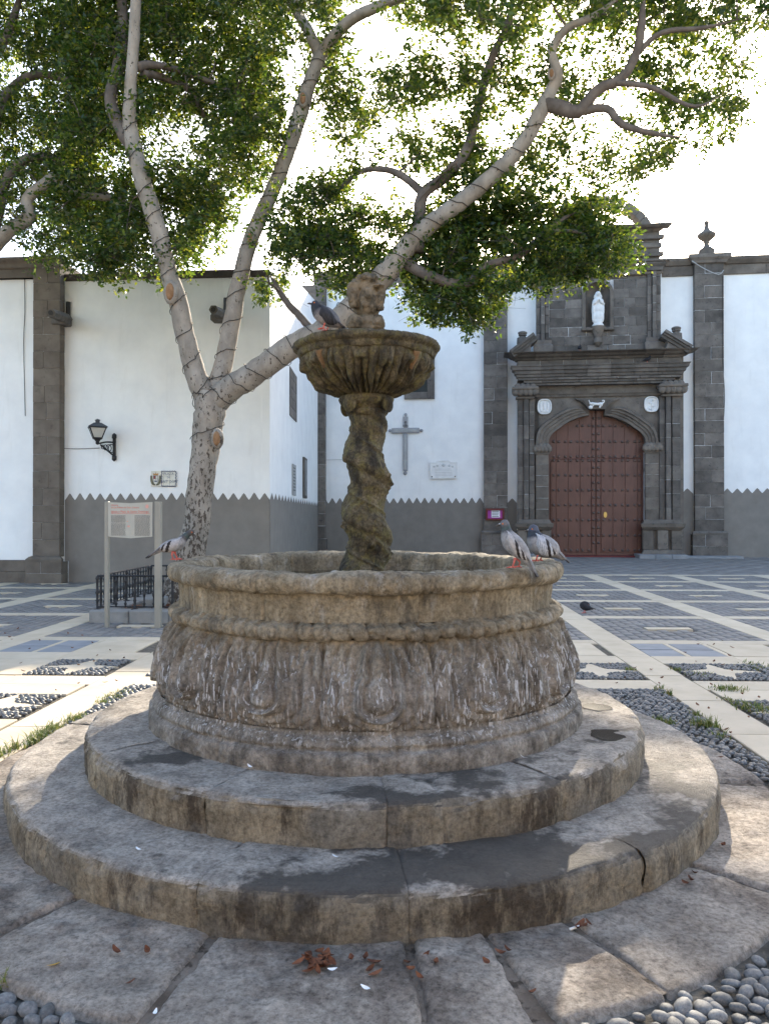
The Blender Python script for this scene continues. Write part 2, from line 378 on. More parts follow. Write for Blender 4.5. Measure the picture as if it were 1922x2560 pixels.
def mat_mossy():
    m, nt, b = new_mat('mossy_carved_stone'); vec = coords(nt, (1, 1, 1), False); vh = coords(nt, (1, 1, .4), False)
    base = ramp(nt, noise(nt, vec, 11, 10, .75), [(.3, (.030, .025, .017)), (.5, (.092, .074, .045)), (.7, (.20, .165, .105))])
    moss = ramp(nt, noise(nt, vec, 16, 10, .75), [(.48, (0,)*3), (.57, (.8,)*3)]); base = mixc(nt, moss, base, (.130, .110, .042))
    dk = ramp(nt, noise(nt, vh, 7, 10, .72), [(.50, (0,)*3), (.60, (.85,)*3)]); base = mixc(nt, dk, base, (.024, .021, .017))
    og = ramp(nt, noise(nt, vec, 5.5, 5), [(.68, (0,)*3), (.76, (.6,)*3)]); base = mixc(nt, og, base, (.24, .13, .06))
    base = speck(nt, vec, base, 75, .5, 1.5, 220)
    nt.links.new(base, b.inputs['Base Color']); b.inputs['Roughness'].default_value = .85; b.inputs['Specular IOR Level'].default_value = .25
    bump(nt, b, noise(nt, vec, 70, 10, .8), 1.0, .012); return m
M_mossy = mat_mossy()
M_finial = mat('olive_carved_stone', (.085, .066, .042), (.24, .195, .135), 16, .9, .2, .9, 60, .01, c3=(.045, .04, .03), s3=11, t3=(.50, .60), a3=.75, rnd=False)
def mat_step():
    m, nt, b = new_mat('worn_step_stone'); vec = coords(nt, (1, 1, 1), False); vh = coords(nt, (1, 1, .30), False)
    top = ramp(nt, noise(nt, vec, 10, 10, .78), [(.3, (.265, .228, .19)), (.5, (.42, .37, .315)), (.72, (.58, .52, .45))])
    top = speck(nt, vec, top, 55, .45, 1.35, 120)
    sp2 = N(nt, 'ShaderNodeSeparateXYZ'); tc2 = N(nt, 'ShaderNodeTexCoord'); nt.links.new(tc2.outputs['Object'], sp2.inputs[0])
    bi = N(nt, 'ShaderNodeMath', operation='MULTIPLY_ADD'); bi.inputs[1].default_value = -.06; nt.links.new(sp2.outputs[1], bi.inputs[0]); nt.links.new(noise(nt, vec, 1.7, 9, .62), bi.inputs[2])
    wet = ramp(nt, bi.outputs[0], [(.60, (0,)*3), (.645, (.88,)*3)]); top = mixc(nt, wet, top, (.066, .057, .049))
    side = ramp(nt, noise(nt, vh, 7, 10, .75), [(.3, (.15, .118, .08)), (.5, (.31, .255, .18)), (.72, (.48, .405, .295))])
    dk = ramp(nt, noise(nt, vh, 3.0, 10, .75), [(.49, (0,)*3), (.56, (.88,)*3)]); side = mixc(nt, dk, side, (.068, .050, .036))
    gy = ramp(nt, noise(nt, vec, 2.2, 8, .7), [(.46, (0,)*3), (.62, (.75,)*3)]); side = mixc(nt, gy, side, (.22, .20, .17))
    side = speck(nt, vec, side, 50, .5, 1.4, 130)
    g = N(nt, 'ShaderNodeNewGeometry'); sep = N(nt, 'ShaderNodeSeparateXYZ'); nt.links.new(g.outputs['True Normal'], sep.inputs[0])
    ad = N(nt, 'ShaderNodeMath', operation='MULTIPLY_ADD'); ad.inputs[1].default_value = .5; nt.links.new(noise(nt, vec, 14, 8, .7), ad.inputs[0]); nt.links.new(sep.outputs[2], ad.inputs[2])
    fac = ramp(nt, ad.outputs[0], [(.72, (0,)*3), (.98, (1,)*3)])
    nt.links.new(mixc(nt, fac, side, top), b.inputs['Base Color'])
    rr = N(nt, 'ShaderNodeMapRange'); rr.inputs[3].default_value = .92; rr.inputs[4].default_value = .6; nt.links.new(wet, rr.inputs[0]); nt.links.new(rr.outputs[0], b.inputs['Roughness'])
    b.inputs['Specular IOR Level'].default_value = .2
    bump(nt, b, noise(nt, vec, 45, 11, .82), 1.0, .028); return m
M_step = mat_step()
def mat_bark():
    m, nt, b = new_mat('pale_flecked_bark'); vec = coords(nt, (1, 1, .55), False)
    base = ramp(nt, noise(nt, vec, 5, 8, .65), [(.3, (.17, .147, .12)), (.7, (.34, .30, .25))])
    tc = N(nt, 'ShaderNodeTexCoord'); sep = N(nt, 'ShaderNodeSeparateXYZ'); nt.links.new(tc.outputs['Object'], sep.inputs[0])
    low = N(nt, 'ShaderNodeMapRange'); low.inputs[1].default_value = .3; low.inputs[2].default_value = 4.2; low.inputs[3].default_value = .10; low.inputs[4].default_value = -.035; nt.links.new(sep.outputs[2], low.inputs[0])
    ad = N(nt, 'ShaderNodeMath', operation='ADD'); nt.links.new(noise(nt, vec, 21, 8, .66), ad.inputs[0]); nt.links.new(low.outputs[0], ad.inputs[1])
    fl = ramp(nt, ad.outputs[0], [(.575, (0,)*3), (.60, (.92,)*3)]); base = mixc(nt, fl, base, (.055, .042, .032))
    nt.links.new(base, b.inputs['Base Color']); b.inputs['Roughness'].default_value = .85; b.inputs['Specular IOR Level'].default_value = .2
    bump(nt, b, noise(nt, vec, 30, 8, .7), .5, .015); return m
M_bark = mat_bark()
M_twig = mat('grey_brown_twig', (.075, .06, .05), (.15, .125, .105), 6, .85, .2, .3, 50, .006, rnd=False)
def mat_leaf():
    m, nt, b = new_mat('ficus_leaf'); g = N(nt, 'ShaderNodeNewGeometry')
    col = ramp(nt, g.outputs['Random Per Island'], [(0, (.007, .018, .007)), (.4, (.018, .042, .012)), (.75, (.045, .078, .018)), (.93, (.085, .105, .025)), (1, (.14, .12, .03))])
    tr = ramp(nt, g.outputs['Random Per Island'], [(0, (.06, .12, .012)), (.6, (.16, .25, .02)), (1, (.44, .44, .04))])
    nt.links.new(col, b.inputs['Base Color']); b.inputs['Roughness'].default_value = .42; b.inputs['Specular IOR Level'].default_value = .45
    t = N(nt, 'ShaderNodeBsdfTranslucent'); nt.links.new(tr, t.inputs[0]); mx = N(nt, 'ShaderNodeMixShader'); mx.inputs[0].default_value = .42
    out = nt.nodes['Material Output']; nt.links.new(b.outputs[0], mx.inputs[1]); nt.links.new(t.outputs[0], mx.inputs[2]); nt.links.new(mx.outputs[0], out.inputs[0]); return m
M_leaf = mat_leaf()
def mat_grass():
    m, nt, b = new_mat('weed_grass'); g = N(nt, 'ShaderNodeNewGeometry')
    col = ramp(nt, g.outputs['Random Per Island'], [(0, (.07, .115, .02)), (.6, (.15, .19, .04)), (1, (.30, .25, .10))])
    nt.links.new(col, b.inputs['Base Color']); b.inputs['Roughness'].default_value = .6
    t = N(nt, 'ShaderNodeBsdfTranslucent'); nt.links.new(col, t.inputs[0]); mx = N(nt, 'ShaderNodeMixShader'); mx.inputs[0].default_value = .4
    out = nt.nodes['Material Output']; nt.links.new(b.outputs[0], mx.inputs[1]); nt.links.new(t.outputs[0], mx.inputs[2]); nt.links.new(mx.outputs[0], out.inputs[0]); return m
M_grass = mat_grass()
M_water, _nt, _b = new_mat('dark_fountain_water'); _b.inputs['Base Color'].default_value = (.012, .016, .012, 1); _b.inputs['Roughness'].default_value = .06
bump(_nt, _b, noise(_nt, coords(_nt, (1, 1, 1), False), 14, 3), .08, .01)
M_feath = vcol_mat('pigeon_plumage')
M_pink = mat('pink_pigeon_skin', (.42, .09, .07), (.55, .14, .11), 40, .6, .3, .2, 200, .002, rnd=False)
M_beak = mat('dark_beak_horn', (.04, .036, .034), (.08, .07, .065), 40, .5, .4, 0, rnd=False)
M_cere = mat('white_cere', (.65, .63, .6), (.75, .73, .7), 40, .7, .3, 0, rnd=False)
M_eye = mat('orange_eye', (.5, .10, .02), (.6, .15, .03), 40, .2, .5, 0, rnd=False)
# ================================================================== GROUND AND PAVING
FC = at_depth(916, 1290, 4.468); FC = Vector((FC.x, FC.y, 0))           # fountain axis on the ground
PC = FC + Vector((.10, -.20, 0))                                        # centre of the paving pattern
SQ = 2.25
gv, gf = [], []
G = 130
M_plain = mat('pale_plaza_paving', (.36, .33, .28), (.46, .42, .36), .8, .85, .25, .2, 20, .01, c3=(.22, .21, .2), s3=.5, t3=(.5, .6), a3=.8, rnd=False)
g = obj('ground', mesh([(-G, -60, -.06), (G, -60, -.06), (G, 300, -.06), (-G, 300, -.06)], [(0, 1, 2, 3)], mat=M_plain)); tag(g, kind='structure')
g = obj('joint_bed', mesh([(-18, -1.2, -.03), (24, -1.2, -.03), (24, 32, -.03), (-18, 32, -.03)], [(0, 1, 2, 3)], mat=M_soil)); tag(g, kind='structure')
# unseen pale slabs added behind the viewer to bounce warm sunlight forward
V0 = []; F0 = []
for i in range(26):
    for j in range(16):
        x0 = -18+i*1.6; y0 = -1.25-(j+1)*.8; b = len(V0)
        V0 += [(x0+.004, y0+.004, 0), (x0+1.596, y0+.004, 0), (x0+1.596, y0+.796, 0), (x0+.004, y0+.796, 0)]; F0.append((b, b+1, b+2, b+3))
g = obj('rear_bounce_paving', quads_mesh(np.array(V0), np.array(F0), M_plain)); tag(g, kind='structure')

XB = [2.435, 4.45, 6.5, 8.55, 10.6, 12.65]; XB = sorted([-b for b in XB] + XB)
YB = [-4.7, -2.435, 2.435, 4.7, 6.9, 9.0, 11.0, 12.95, 14.85]
HW = .175
plaza = empty('plaza_paving', (PC.x, PC.y, 0)); tag(plaza, kind='structure')
slabs = []            # (x0,x1,y0,y1,material key) in pattern coordinates
def add_slab(x0, x1, y0, y1, k='cream'):
    if x1-x0 > .03 and y1-y0 > .03: slabs.append((x0, x1, y0, y1, k))
def run_x(y0, y1, xa, xb, L=.92, k='cream'):
    n = max(1, round((xb-xa)/L)); d = (xb-xa)/n
    for i in range(n): add_slab(xa+i*d, xa+(i+1)*d, y0, y1, k)
def run_y(x0, x1, ya, yb, L=.92, k='cream'):
    n = max(1, round((yb-ya)/L)); d = (yb-ya)/n
    for i in range(n): add_slab(x0, x1, ya+i*d, ya+(i+1)*d, k)
YEND = 15.03; YBEG = -4.9
# long bands towards the church
for b in XB: run_y(b-HW, b+HW, YBEG, YEND) if abs(b) > 2.5 else [run_y(b-HW, b+HW, -4.7, YEND)]
for yb in YB:
    xs = [-13.2] + XB + [13.2]
    for i in range(len(xs)-1):
        a = xs[i]+HW; c = xs[i+1]-HW
        if abs(yb) < 2.5 or True:
            hh = HW if abs(yb) < 2.5 else .13
            run_x(yb-hh, yb+hh, a, c)
# star-bed ring cells
star_beds = []; strips = []
def ring_cell_back(sy):
    """strip of beds along x in |y| 2.62..4.57; sy=+1 behind the fountain, -1 in front"""
    def ys(a, b): return (a, b) if sy > 0 else (-b, -a)
    segs = [(-4.275, -2.61), (-2.26, 2.26), (2.61, 4.275)]
    for (a, c) in segs:
        if a == -2.26:
            beds = [(-2.26+1.13*i+(.0 if i == 0 else 0), -2.26+1.13*i+.76) for i in range(2)] + [(2.26-1.13*i-.76, 2.26-1.13*i) for i in (1, 0)] + [(-.36, .36)]
            beds.sort()
        elif a > 0: beds = [(2.64, 3.40)]
        else: beds = [(-3.40, -2.64)]
        y0, y1 = ys(2.64, 3.40)
        x = a
        for (p, q) in beds:
            if p-x > .05: add_slab(x, p, y0, y1)
            star_beds.append((p, q, y0, y1)); x = q
        if c-x > .05: add_slab(x+.13, c, y0, y1) if (a > 0) else add_slab(x, c, y0, y1)
        if a > 0: strips.append((x, x+.13, y0, y1))
        y0, y1 = ys(3.40, 3.80); run_x(y0, y1, a, c)
        # grey tile pairs
        x = a; y0, y1 = ys(3.80, 4.57); ym = (y0+y1)/2
        while x < c-.3:
            for k in range(2):
                xx = x+k*.43
                if xx+.37 < c:
                    add_slab(xx, xx+.37, y0, ym-.012, 'tile'); add_slab(xx, xx+.37, ym+.012, y1, 'tile')
                    add_slab(xx+.37, min(xx+.43, c), y0, y1)
            x += .86
            if x < c-.3: add_slab(x, min(x+.62, c), y0, y1)
            x += .62
        if x-.62 < c-.04 and x-.62+.62 > c: pass
for s in (1, -1): ring_cell_back(s)
for sx in (1, -1):       # the columns left and right of the fountain square
    def xs(a, b): return (a, b) if sx > 0 else (-b, -a)
    ya = -2.26
    x0, x1 = xs(2.64, 3.40)
    for i in range(4):
        p = ya + 1.13*i; q = p+.76
        star_beds.append((x0, x1, p, q)); add_slab(x0, x1, q, min(q+.37, 2.26))
    x0, x1 = xs(3.40, 3.75); run_y(x0, x1, -2.26, 2.26)
    x0, x1 = xs(3.75, 4.275)
    y = -2.26
    while y < 2.2:
        add_slab(x0, x1, y, min(y+.43, 2.26), 'tile'); add_slab(x0, x1, y+.43, min(y+.49, 2.26)); add_slab(x0, x1, y+.49, min(y+.92, 2.26), 'tile'); add_slab(x0, x1, y+.92, min(y+1.5, 2.26)); y += 1.5
# grey paver fields between the bands
fields = []
xs_ = XB; ys_ = YB
for i in range(len(xs_)-1):
    for j in range(len(ys_)-1):
        x0, x1, y0, y1 = xs_[i]+HW, xs_[i+1]-HW, ys_[j]+.13, ys_[j+1]-.13
        if max(abs((x0+x1)/2), 0) < 4.4 and -4.7 < (y0+y1)/2 < 4.7: continue
        fields.append((x0, x1, y0, y1))
V = []; F = []
def flatbox(x0, x1, y0, y1, z0, z1, ch=.004):
    b = len(V)
    V.extend([(x0, y0, z0), (x1, y0, z0), (x1, y1, z0), (x0, y1, z0), (x0+ch, y0+ch, z1), (x1-ch, y0+ch, z1), (x1-ch, y1-ch, z1), (x0+ch, y1-ch, z1)])
    F.extend([(b+4, b+5, b+6, b+7), (b, b+1, b+5, b+4), (b+1, b+2, b+6, b+5), (b+2, b+3, b+7, b+6), (b+3, b, b+4, b+7)])
for (x0, x1, y0, y1) in fields:
    mx, my = (x0+x1)/2, (y0+y1)/2
    wx, wy = .30, .085
    n = max(1, round((x1-x0)/.125)); dx = (x1-x0)/n; m = max(1, round((y1-y0)/.25)); dy = (y1-y0)/m
    for i in range(n):
        off = (i % 2)*dy*.5
        ycuts = [y0] + [y0+off+k*dy for k in range(0 if off else 1, m+1) if y0+off+k*dy < y1-.02] + [y1]
        xa, xb = x0+i*dx, x0+(i+1)*dx
        for k in range(len(ycuts)-1):
            ya, yb = ycuts[k], ycuts[k+1]
            if abs((xa+xb)/2-mx) < wx and abs((ya+yb)/2-my) < wy+.06: continue
            flatbox(xa+.004, xb-.004, ya+.004, yb-.004, -.03, random.uniform(-.0035, .0035))
    slabs.append((mx-wx+.01, mx+wx-.01, my-wy, my+wy, 'cream'))
pv = obj('paver_field', quads_mesh(np.array(V), np.array(F), M_paver), plaza); tag(pv, kind='stuff')
# plain grey paving up to the walls
V = []; F = []
for r_ in range(int((26-YEND)/.42)+1):
    y0 = YEND + r_*.42; x = -16 + (r_ % 2)*.3
    while x < 22:
        flatbox(x+.004, x+.716, y0+.004, y0+.416, -.03, random.uniform(-.003, .003)); x += .72
fp = obj('far_paver_field', quads_mesh(np.array(V), np.array(F), M_paver), plaza); tag(fp, kind='stuff')
# slabs: the 290 that show largest are objects, the rest one mesh per colour
def vis(s):
    x, y = (s[0]+s[1])/2+PC.x, (s[2]+s[3])/2+PC.y
    if y < 1.6: return 1e9
    if abs(math.atan2(x, y)+YAW) > R(30): return 1e6+y
    return math.hypot(x, y)/math.sqrt((s[1]-s[0])*(s[3]-s[2])+.02)
slabs.sort(key=vis); cache = {}
rest = []
for k, s in enumerate(slabs):
    x0, x1, y0, y1, kind = s
    if k < 290 and vis(s) < 1e5:
        key = (round(x1-x0, 3), round(y1-y0, 3), kind)
        if key not in cache:
            v, f = boxvf(-(x1-x0)/2+.003, (x1-x0)/2-.003, -(y1-y0)/2+.003, (y1-y0)/2-.003, -.05, 0, .004)
            cache[key] = mesh(v, f, mat=M_cream if kind == 'cream' else M_tile); cache[key].name = 'paving_slab'
        linkobj('paving_slab' if kind == 'cream' else 'grey_paving_tile', cache[key], plaza, ((x0+x1)/2, (y0+y1)/2, random.uniform(.001, .005)), (random.uniform(-.002, .002), random.uniform(-.002, .002), 0))
    else: rest.append(s)
for kind, m, nm in (('cream', M_cream, 'far_paving_slab'), ('tile', M_tile, 'far_grey_paving_tile')):
    V = []; F = []
    for s in rest:
        if s[4] == kind: flatbox(s[0]+.003, s[1]-.003, s[2]+.003, s[3]-.003, -.05, random.uniform(.001, .005))
    if V: tag(obj(nm, quads_mesh(np.array(V), np.array(F), m), plaza), kind='stuff')

# ---- pebbles
mort = obj('pebble_mortar_bed', mesh([(-4.3, -4.6, -.012), (4.3, -4.6, -.012), (4.3, 4.6, -.012), (-4.3, 4.6, -.012)], [(0, 1, 2, 3)], mat=mat('pebble_mortar', (.09, .078, .063), (.21, .19, .16), 14, .95, .1, 1.0, 60, .03, rnd=False)), plaza)
FR = FC - PC
def Rout(phi): return 2.18 - .20*math.sin(phi)
def spandrel(x, y):
    if abs(x) > SQ-.02 or abs(y) > SQ-.02: return False
    dx, dy = x-FR.x, y-FR.y; return math.hypot(dx, dy) > Rout(math.atan2(dy, dx))+.006
near = []; far = []
def scatter(x0, x1, y0, y1, step, test, dst, size):
    j = 0; y = y0
    while y < y1:
        x = x0 + (step*.5 if j % 2 else 0)
        while x < x1:
            px_, py_ = x+random.uniform(-.2, .2)*step, y+random.uniform(-.16, .16)*step
            if test(px_, py_): dst.append((px_, py_, size*random.uniform(.62, 1.22)))
            x += step
        y += step*.78; j += 1
scatter(-SQ, SQ, -SQ, SQ, .055, spandrel, near, .032)
def star_pts(cx, cy, ro, ri):
    return [(cx+(ro if k % 2 == 0 else ri)*math.cos(math.pi*k/4+math.pi/8*0), cy+(ro if k % 2 == 0 else ri)*math.sin(math.pi*k/4)) for k in range(8)]
def in_poly(x, y, P):
    c = False; n = len(P)
    for i in range(n):
        (xa, ya), (xb, yb) = P[i], P[i-1]
        if (ya > y) != (yb > y) and x < (xb-xa)*(y-ya)/(yb-ya)+xa: c = not c
    return c
Vst = MB()
for (a, c, d, e) in star_beds:
    if (d+e)/2+PC.y < 1.0: continue
    cx, cy = (a+c)/2, (d+e)/2; P = star_pts(cx, cy, .37, .135)
    n = 8; Vst.add(([(x, y, -.03) for x, y in P] + [(x, y, .004) for x, y in P], [list(range(8, 16))] + [(i, (i+1) % 8, (i+1) % 8+8, i+8) for i in range(8)]))
    wx, wy = cx+PC.x, cy+PC.y
    if wy > 1.0: scatter(a+.02, c-.02, d+.02, e-.02, .052, lambda x, y: not in_poly(x, y, P), far, .027)
    me_s = mesh([(x-cx, y-cy, -.03) for x, y in P] + [(x-cx, y-cy, .004) for x, y in P], [list(range(8, 16))] + [(i, (i+1) % 8, (i+1) % 8+8, i+8) for i in range(8)], mat=M_cream)
    obj('star_slab', me_s, plaza, (cx, cy, .001))
for (a, c, d, e) in strips: scatter(a+.02, c-.01, d, e, .05, lambda x, y: True, far, .026)
peb_me = []
for k in range(6):
    v, f = icovf(2, rad=(1.0, random.uniform(.66, .85), random.uniform(.55, .75)))
    v = np.array(v); v = v*(1+.10*fbm(v*1.3+k*9, 2)[:, None]); m_ = mesh(v, f, True, M_pebble); m_.name = 'pebble'; peb_me.append(m_)
def px_size(p):
    X, Y = p[0]+PC.x, p[1]+PC.y
    if Y < .9 or abs(math.atan2(X, Y)+YAW) > R(29): return 0
    d = math.hypot(X, Y)
    if 1290+1924*1.45/max(Y, .1) > 2640: return 0
    dx, dy = p[0]-FR.x, p[1]-FR.y
    if dy > .8 and abs(dx) < 1.2: return 0
    return p[2]/d
near.sort(key=px_size, reverse=True)
for k, p in enumerate(near[:290]):
    if px_size(p) == 0: far.append(p); continue
    linkobj('pebble', peb_me[k % 6], plaza, (p[0], p[1], random.uniform(-.010, .003)), (random.uniform(-.35, .35), random.uniform(-.35, .35), random.uniform(0, 6.28)), (p[2], p[2]*.95, p[2]*random.uniform(.8, 1.05)))
far += near[290:]
iv, jf = icovf(1); iv = np.array(iv); jf = np.array(jf)
P = np.array(far); n = len(P); rot = rng.uniform(0, 6.28, n); sc = np.stack([P[:, 2]*rng.uniform(.9, 1.2, n), P[:, 2]*rng.uniform(.6, .8, n), P[:, 2]*rng.uniform(.55, .8, n)], 1)
L = iv[None]*sc[:, None, :]; co, si = np.cos(rot)[:, None], np.sin(rot)[:, None]
W = np.stack([L[..., 0]*co-L[..., 1]*si+P[:, 0:1], L[..., 0]*si+L[..., 1]*co+P[:, 1:2], L[..., 2]+.002], 2).reshape(-1, 3)
FF = (jf[None]+(np.arange(n)*len(iv))[:, None, None]).reshape(-1, 3)
m_peb2 = mat('small_pebble', (.07, .07, .07), (.20, .195, .185), 60, .55, .4, .1, 120, .003, c3=(.28, .25, .21), s3=45, t3=(.58, .64), a3=.8, rnd=False)
tag(obj('small_pebbles', quads_mesh(W, FF, m_peb2, True), plaza), kind='stuff')

# ---- flagstone apron round the steps
apron = obj('flagstone_apron', mesh([], []), None, (FC.x, FC.y, 0)); bpy.data.objects.remove(apron)
def ring_sheet(r0, rf, z, mat_, n=96):
    v = []; f = []
    for k in range(n):
        a = 2*math.pi*k/n; v += [(r0*math.cos(a), r0*math.sin(a), z), (rf(a)*math.cos(a), rf(a)*math.sin(a), z)]
    for k in range(n): q = (k+1) % n; f.append((2*k, 2*k+1, 2*q+1, 2*q))
    return mesh(v, f, mat=mat_)
apron = obj('flagstone_apron', ring_sheet(1.7, lambda a: Rout(a)-.03, -.001, mat('apron_joint', (.12, .092, .068), (.30, .25, .20), 7, .95, .1, .8, 40, .03, c3=(.05, .04, .03), s3=14, t3=(.52, .6), a3=.9, rnd=False)), None, (FC.x, FC.y, 0)); tag(apron, kind='structure')
def ang_of(px, py, z=0.0):
    p = at_z(px, py, z); return math.atan2(p.y-FC.y, p.x-FC.x)
D = 1922/1661
cuts = [ang_of(390*D, 2110*D), ang_of(900*D, 2120*D), ang_of(1100*D, 2100*D), ang_of(1290*D, 2040*D), ang_of(1570*D, 1900*D), ang_of(30*D, 2010*D)]
cuts = sorted([c % (2*math.pi) for c in cuts]); extra = []
for i in range(len(cuts)):
    a, b = cuts[i], cuts[(i+1) % len(cuts)] + (2*math.pi if i == len(cuts)-1 else 0)
    n = int((b-a)/.62)
    extra += [(a+(b-a)*(k+1)/(n+1)) % (2*math.pi) for k in range(n)]
cuts = sorted(cuts+extra)
for i in range(len(cuts)):
    a, b = cuts[i], cuts[(i+1) % len(cuts)] + (2*math.pi if i == len(cuts)-1 else 0)
    na = max(6, int((b-a)*2.1/.011)); nr = 44
    T, S = np.meshgrid(np.linspace(0, 1, na), np.linspace(0, 1, nr), indexing='ij')
    edge = .004 + .005*rng.random()
    aa = a + (b-a)*T
    skew = .10*(rng.random()-.5)
    r0 = 1.82; ro = np.array([Rout(x) for x in aa.ravel()]).reshape(aa.shape) - .02*vnoise(np.stack([aa*5, aa*0+i, aa*0], -1)) - .015
    r = r0 + (ro-r0)*S
    gap = (edge + .006*vnoise(np.stack([S*9+i*3, T*0+2, T*0], -1)) + .004*vnoise(np.stack([S*31+i*3, T*0+2, T*0], -1)))/r
    gap0 = gap*1.0
    aa = a+gap0 + (b-a-2*gap0)*T + skew*(S-.4)*0.3
    x, y = r*np.cos(aa), r*np.sin(aa)
    z = .012 + .010*fbm(np.stack([x*3, y*3, x*0+i*5], -1), 4) + rng.uniform(-.004, .006)
    ed = np.minimum(np.minimum(T, 1-T)*(b-a)*2.1, np.minimum(S*9, (1-S)*.45))
    crk = np.abs(fbm(np.stack([x*2.3+i*3, y*2.3, x*0+i], -1), 3)); z = z - .010*np.clip(1-crk/.012, 0, 1)*(vnoise(np.stack([x*1.7, y*1.7, x*0+i*2], -1)) > .05)
    z = z + .004*fbm(np.stack([x*16, y*16, x*0+i], -1), 3) - .03*np.clip(1-ed/.022, 0, 1)**2
    V = np.stack([x, y, z], -1).reshape(-1, 3); idx = np.arange(na*nr).reshape(na, nr)
    F = np.stack([idx[:-1, :-1], idx[:-1, 1:], idx[1:, 1:], idx[1:, :-1]], -1).reshape(-1, 4)[:, ::-1]
    obj('flagstone', quads_mesh(V, F, M_flag, True), apron)

# ================================================================== FOUNTAIN
fountain = empty('stone_fountain', (FC.x, FC.y, 0)); tag(fountain, 'carved stone fountain with two round steps, wide basin, twisted column and small upper bowl', 'fountain')
R3, R2 = 1.875, 1.521
def step_ring(rin, rout, z0, z1, cutpx, zc, seedo, nmin):
    cs = sorted([ang_of(x*D, y*D, zc) % (2*math.pi) for x, y in cutpx]); ex = []
    for i in range(len(cs)):
        a, b = cs[i], cs[(i+1) % len(cs)] + (2*math.pi if i == len(cs)-1 else 0)
        n = int((b-a)/nmin); ex += [(a+(b-a)*(k+1)/(n+1)) % (2*math.pi) for k in range(n)]
    cs = sorted(cs+ex)
    core = MB(); core.add(lathevf([(rout-.012, z0), (rout-.012, z1-.034), (rout-.03, z1-.008), (rin, z1-.006)], 160))
    core.build('step_mortar_core', M_step, fountain)
    # profile (r, z): from the inner top edge over the rounded nosing down the riser
    prof = [(rin+(rout-.05-rin)*t, z1) for t in np.linspace(0, 1, 14)]
    rr = .035
    prof += [(rout-rr+rr*math.sin(t), z1-rr+rr*math.cos(t)) for t in np.linspace(.25, math.pi/2, 6)]
    prof += [(rout+.006*(1-t), z1-rr-(z1-rr-z0)*t) for t in np.linspace(.12, 1, 12)]
    prof = np.array(prof)
    for i in range(len(cs)):
        a, b = cs[i], cs[(i+1) % len(cs)] + (2*math.pi if i == len(cs)-1 else 0)
        na = max(8, int((b-a)*rout/.018)); T = np.linspace(0, 1, na)
        TT, RR = np.meshgrid(T, np.arange(len(prof)), indexing='ij')
        r = prof[:, 0][RR]; z = prof[:, 1][RR]
        gap = .0014/r + .0016*vnoise(np.stack([z*22+r*9, RR*0+i*7.0, RR*0+seedo], -1))/r
        aa = a+gap + (b-a-2*gap)*TT
        x, y = r*np.cos(aa), r*np.sin(aa)
        q = np.stack([x, y, z], -1)
        n1 = fbm(q*4+seedo, 4); n2 = fbm(q*17+seedo*2, 3)
        onface = (z < z1-.02)
        dr = np.where(onface, .010*n1+.006*n2, .004*n1) + rng.uniform(-.006, .004)
        ed = np.minimum(TT, 1-TT)*(b-a)*rout; chip = np.clip(1-ed/.014, 0, 1)**2*.006*(1+1.5*vnoise(np.stack([z*30, r*20, RR*0+i], -1)))
        dr = dr - chip
        dz = np.where(onface, 0, .006*n1+.003*n2) + rng.uniform(-.003, .004)*(~onface) - chip*(~onface)*.6
        nose = np.clip(1-np.abs(z-(z1-.018))/.03, 0, 1)*np.clip((r-(rout-.09))/.05, 0, 1)
        dr = dr - nose*np.clip(fbm(q*9+seedo*5, 3), 0, 1)*.016; dz = dz - nose*np.clip(fbm(q*9+seedo*5, 3), 0, 1)*.009
        r = r+dr; z = z+dz
        V = np.stack([r*np.cos(aa), r*np.sin(aa), z], -1).reshape(-1, 3); idx = np.arange(na*len(prof)).reshape(na, len(prof))
        F = np.stack([idx[:-1, :-1], idx[1:, :-1], idx[1:, 1:], idx[:-1, 1:]], -1).reshape(-1, 4)[:, ::-1]
        obj('step_block', quads_mesh(V, F, M_step, True), fountain)
step_ring(1.40, R3, -.01, .178, [(112, 1800), (455, 1880), (885, 1935), (1370, 1830)], .178, 3, 1.0)
step_ring(1.00, R2, .165, .352, [(183, 1630), (480, 1690), (838, 1740), (962, 1732), (1230, 1690)], .352, 11, .9)

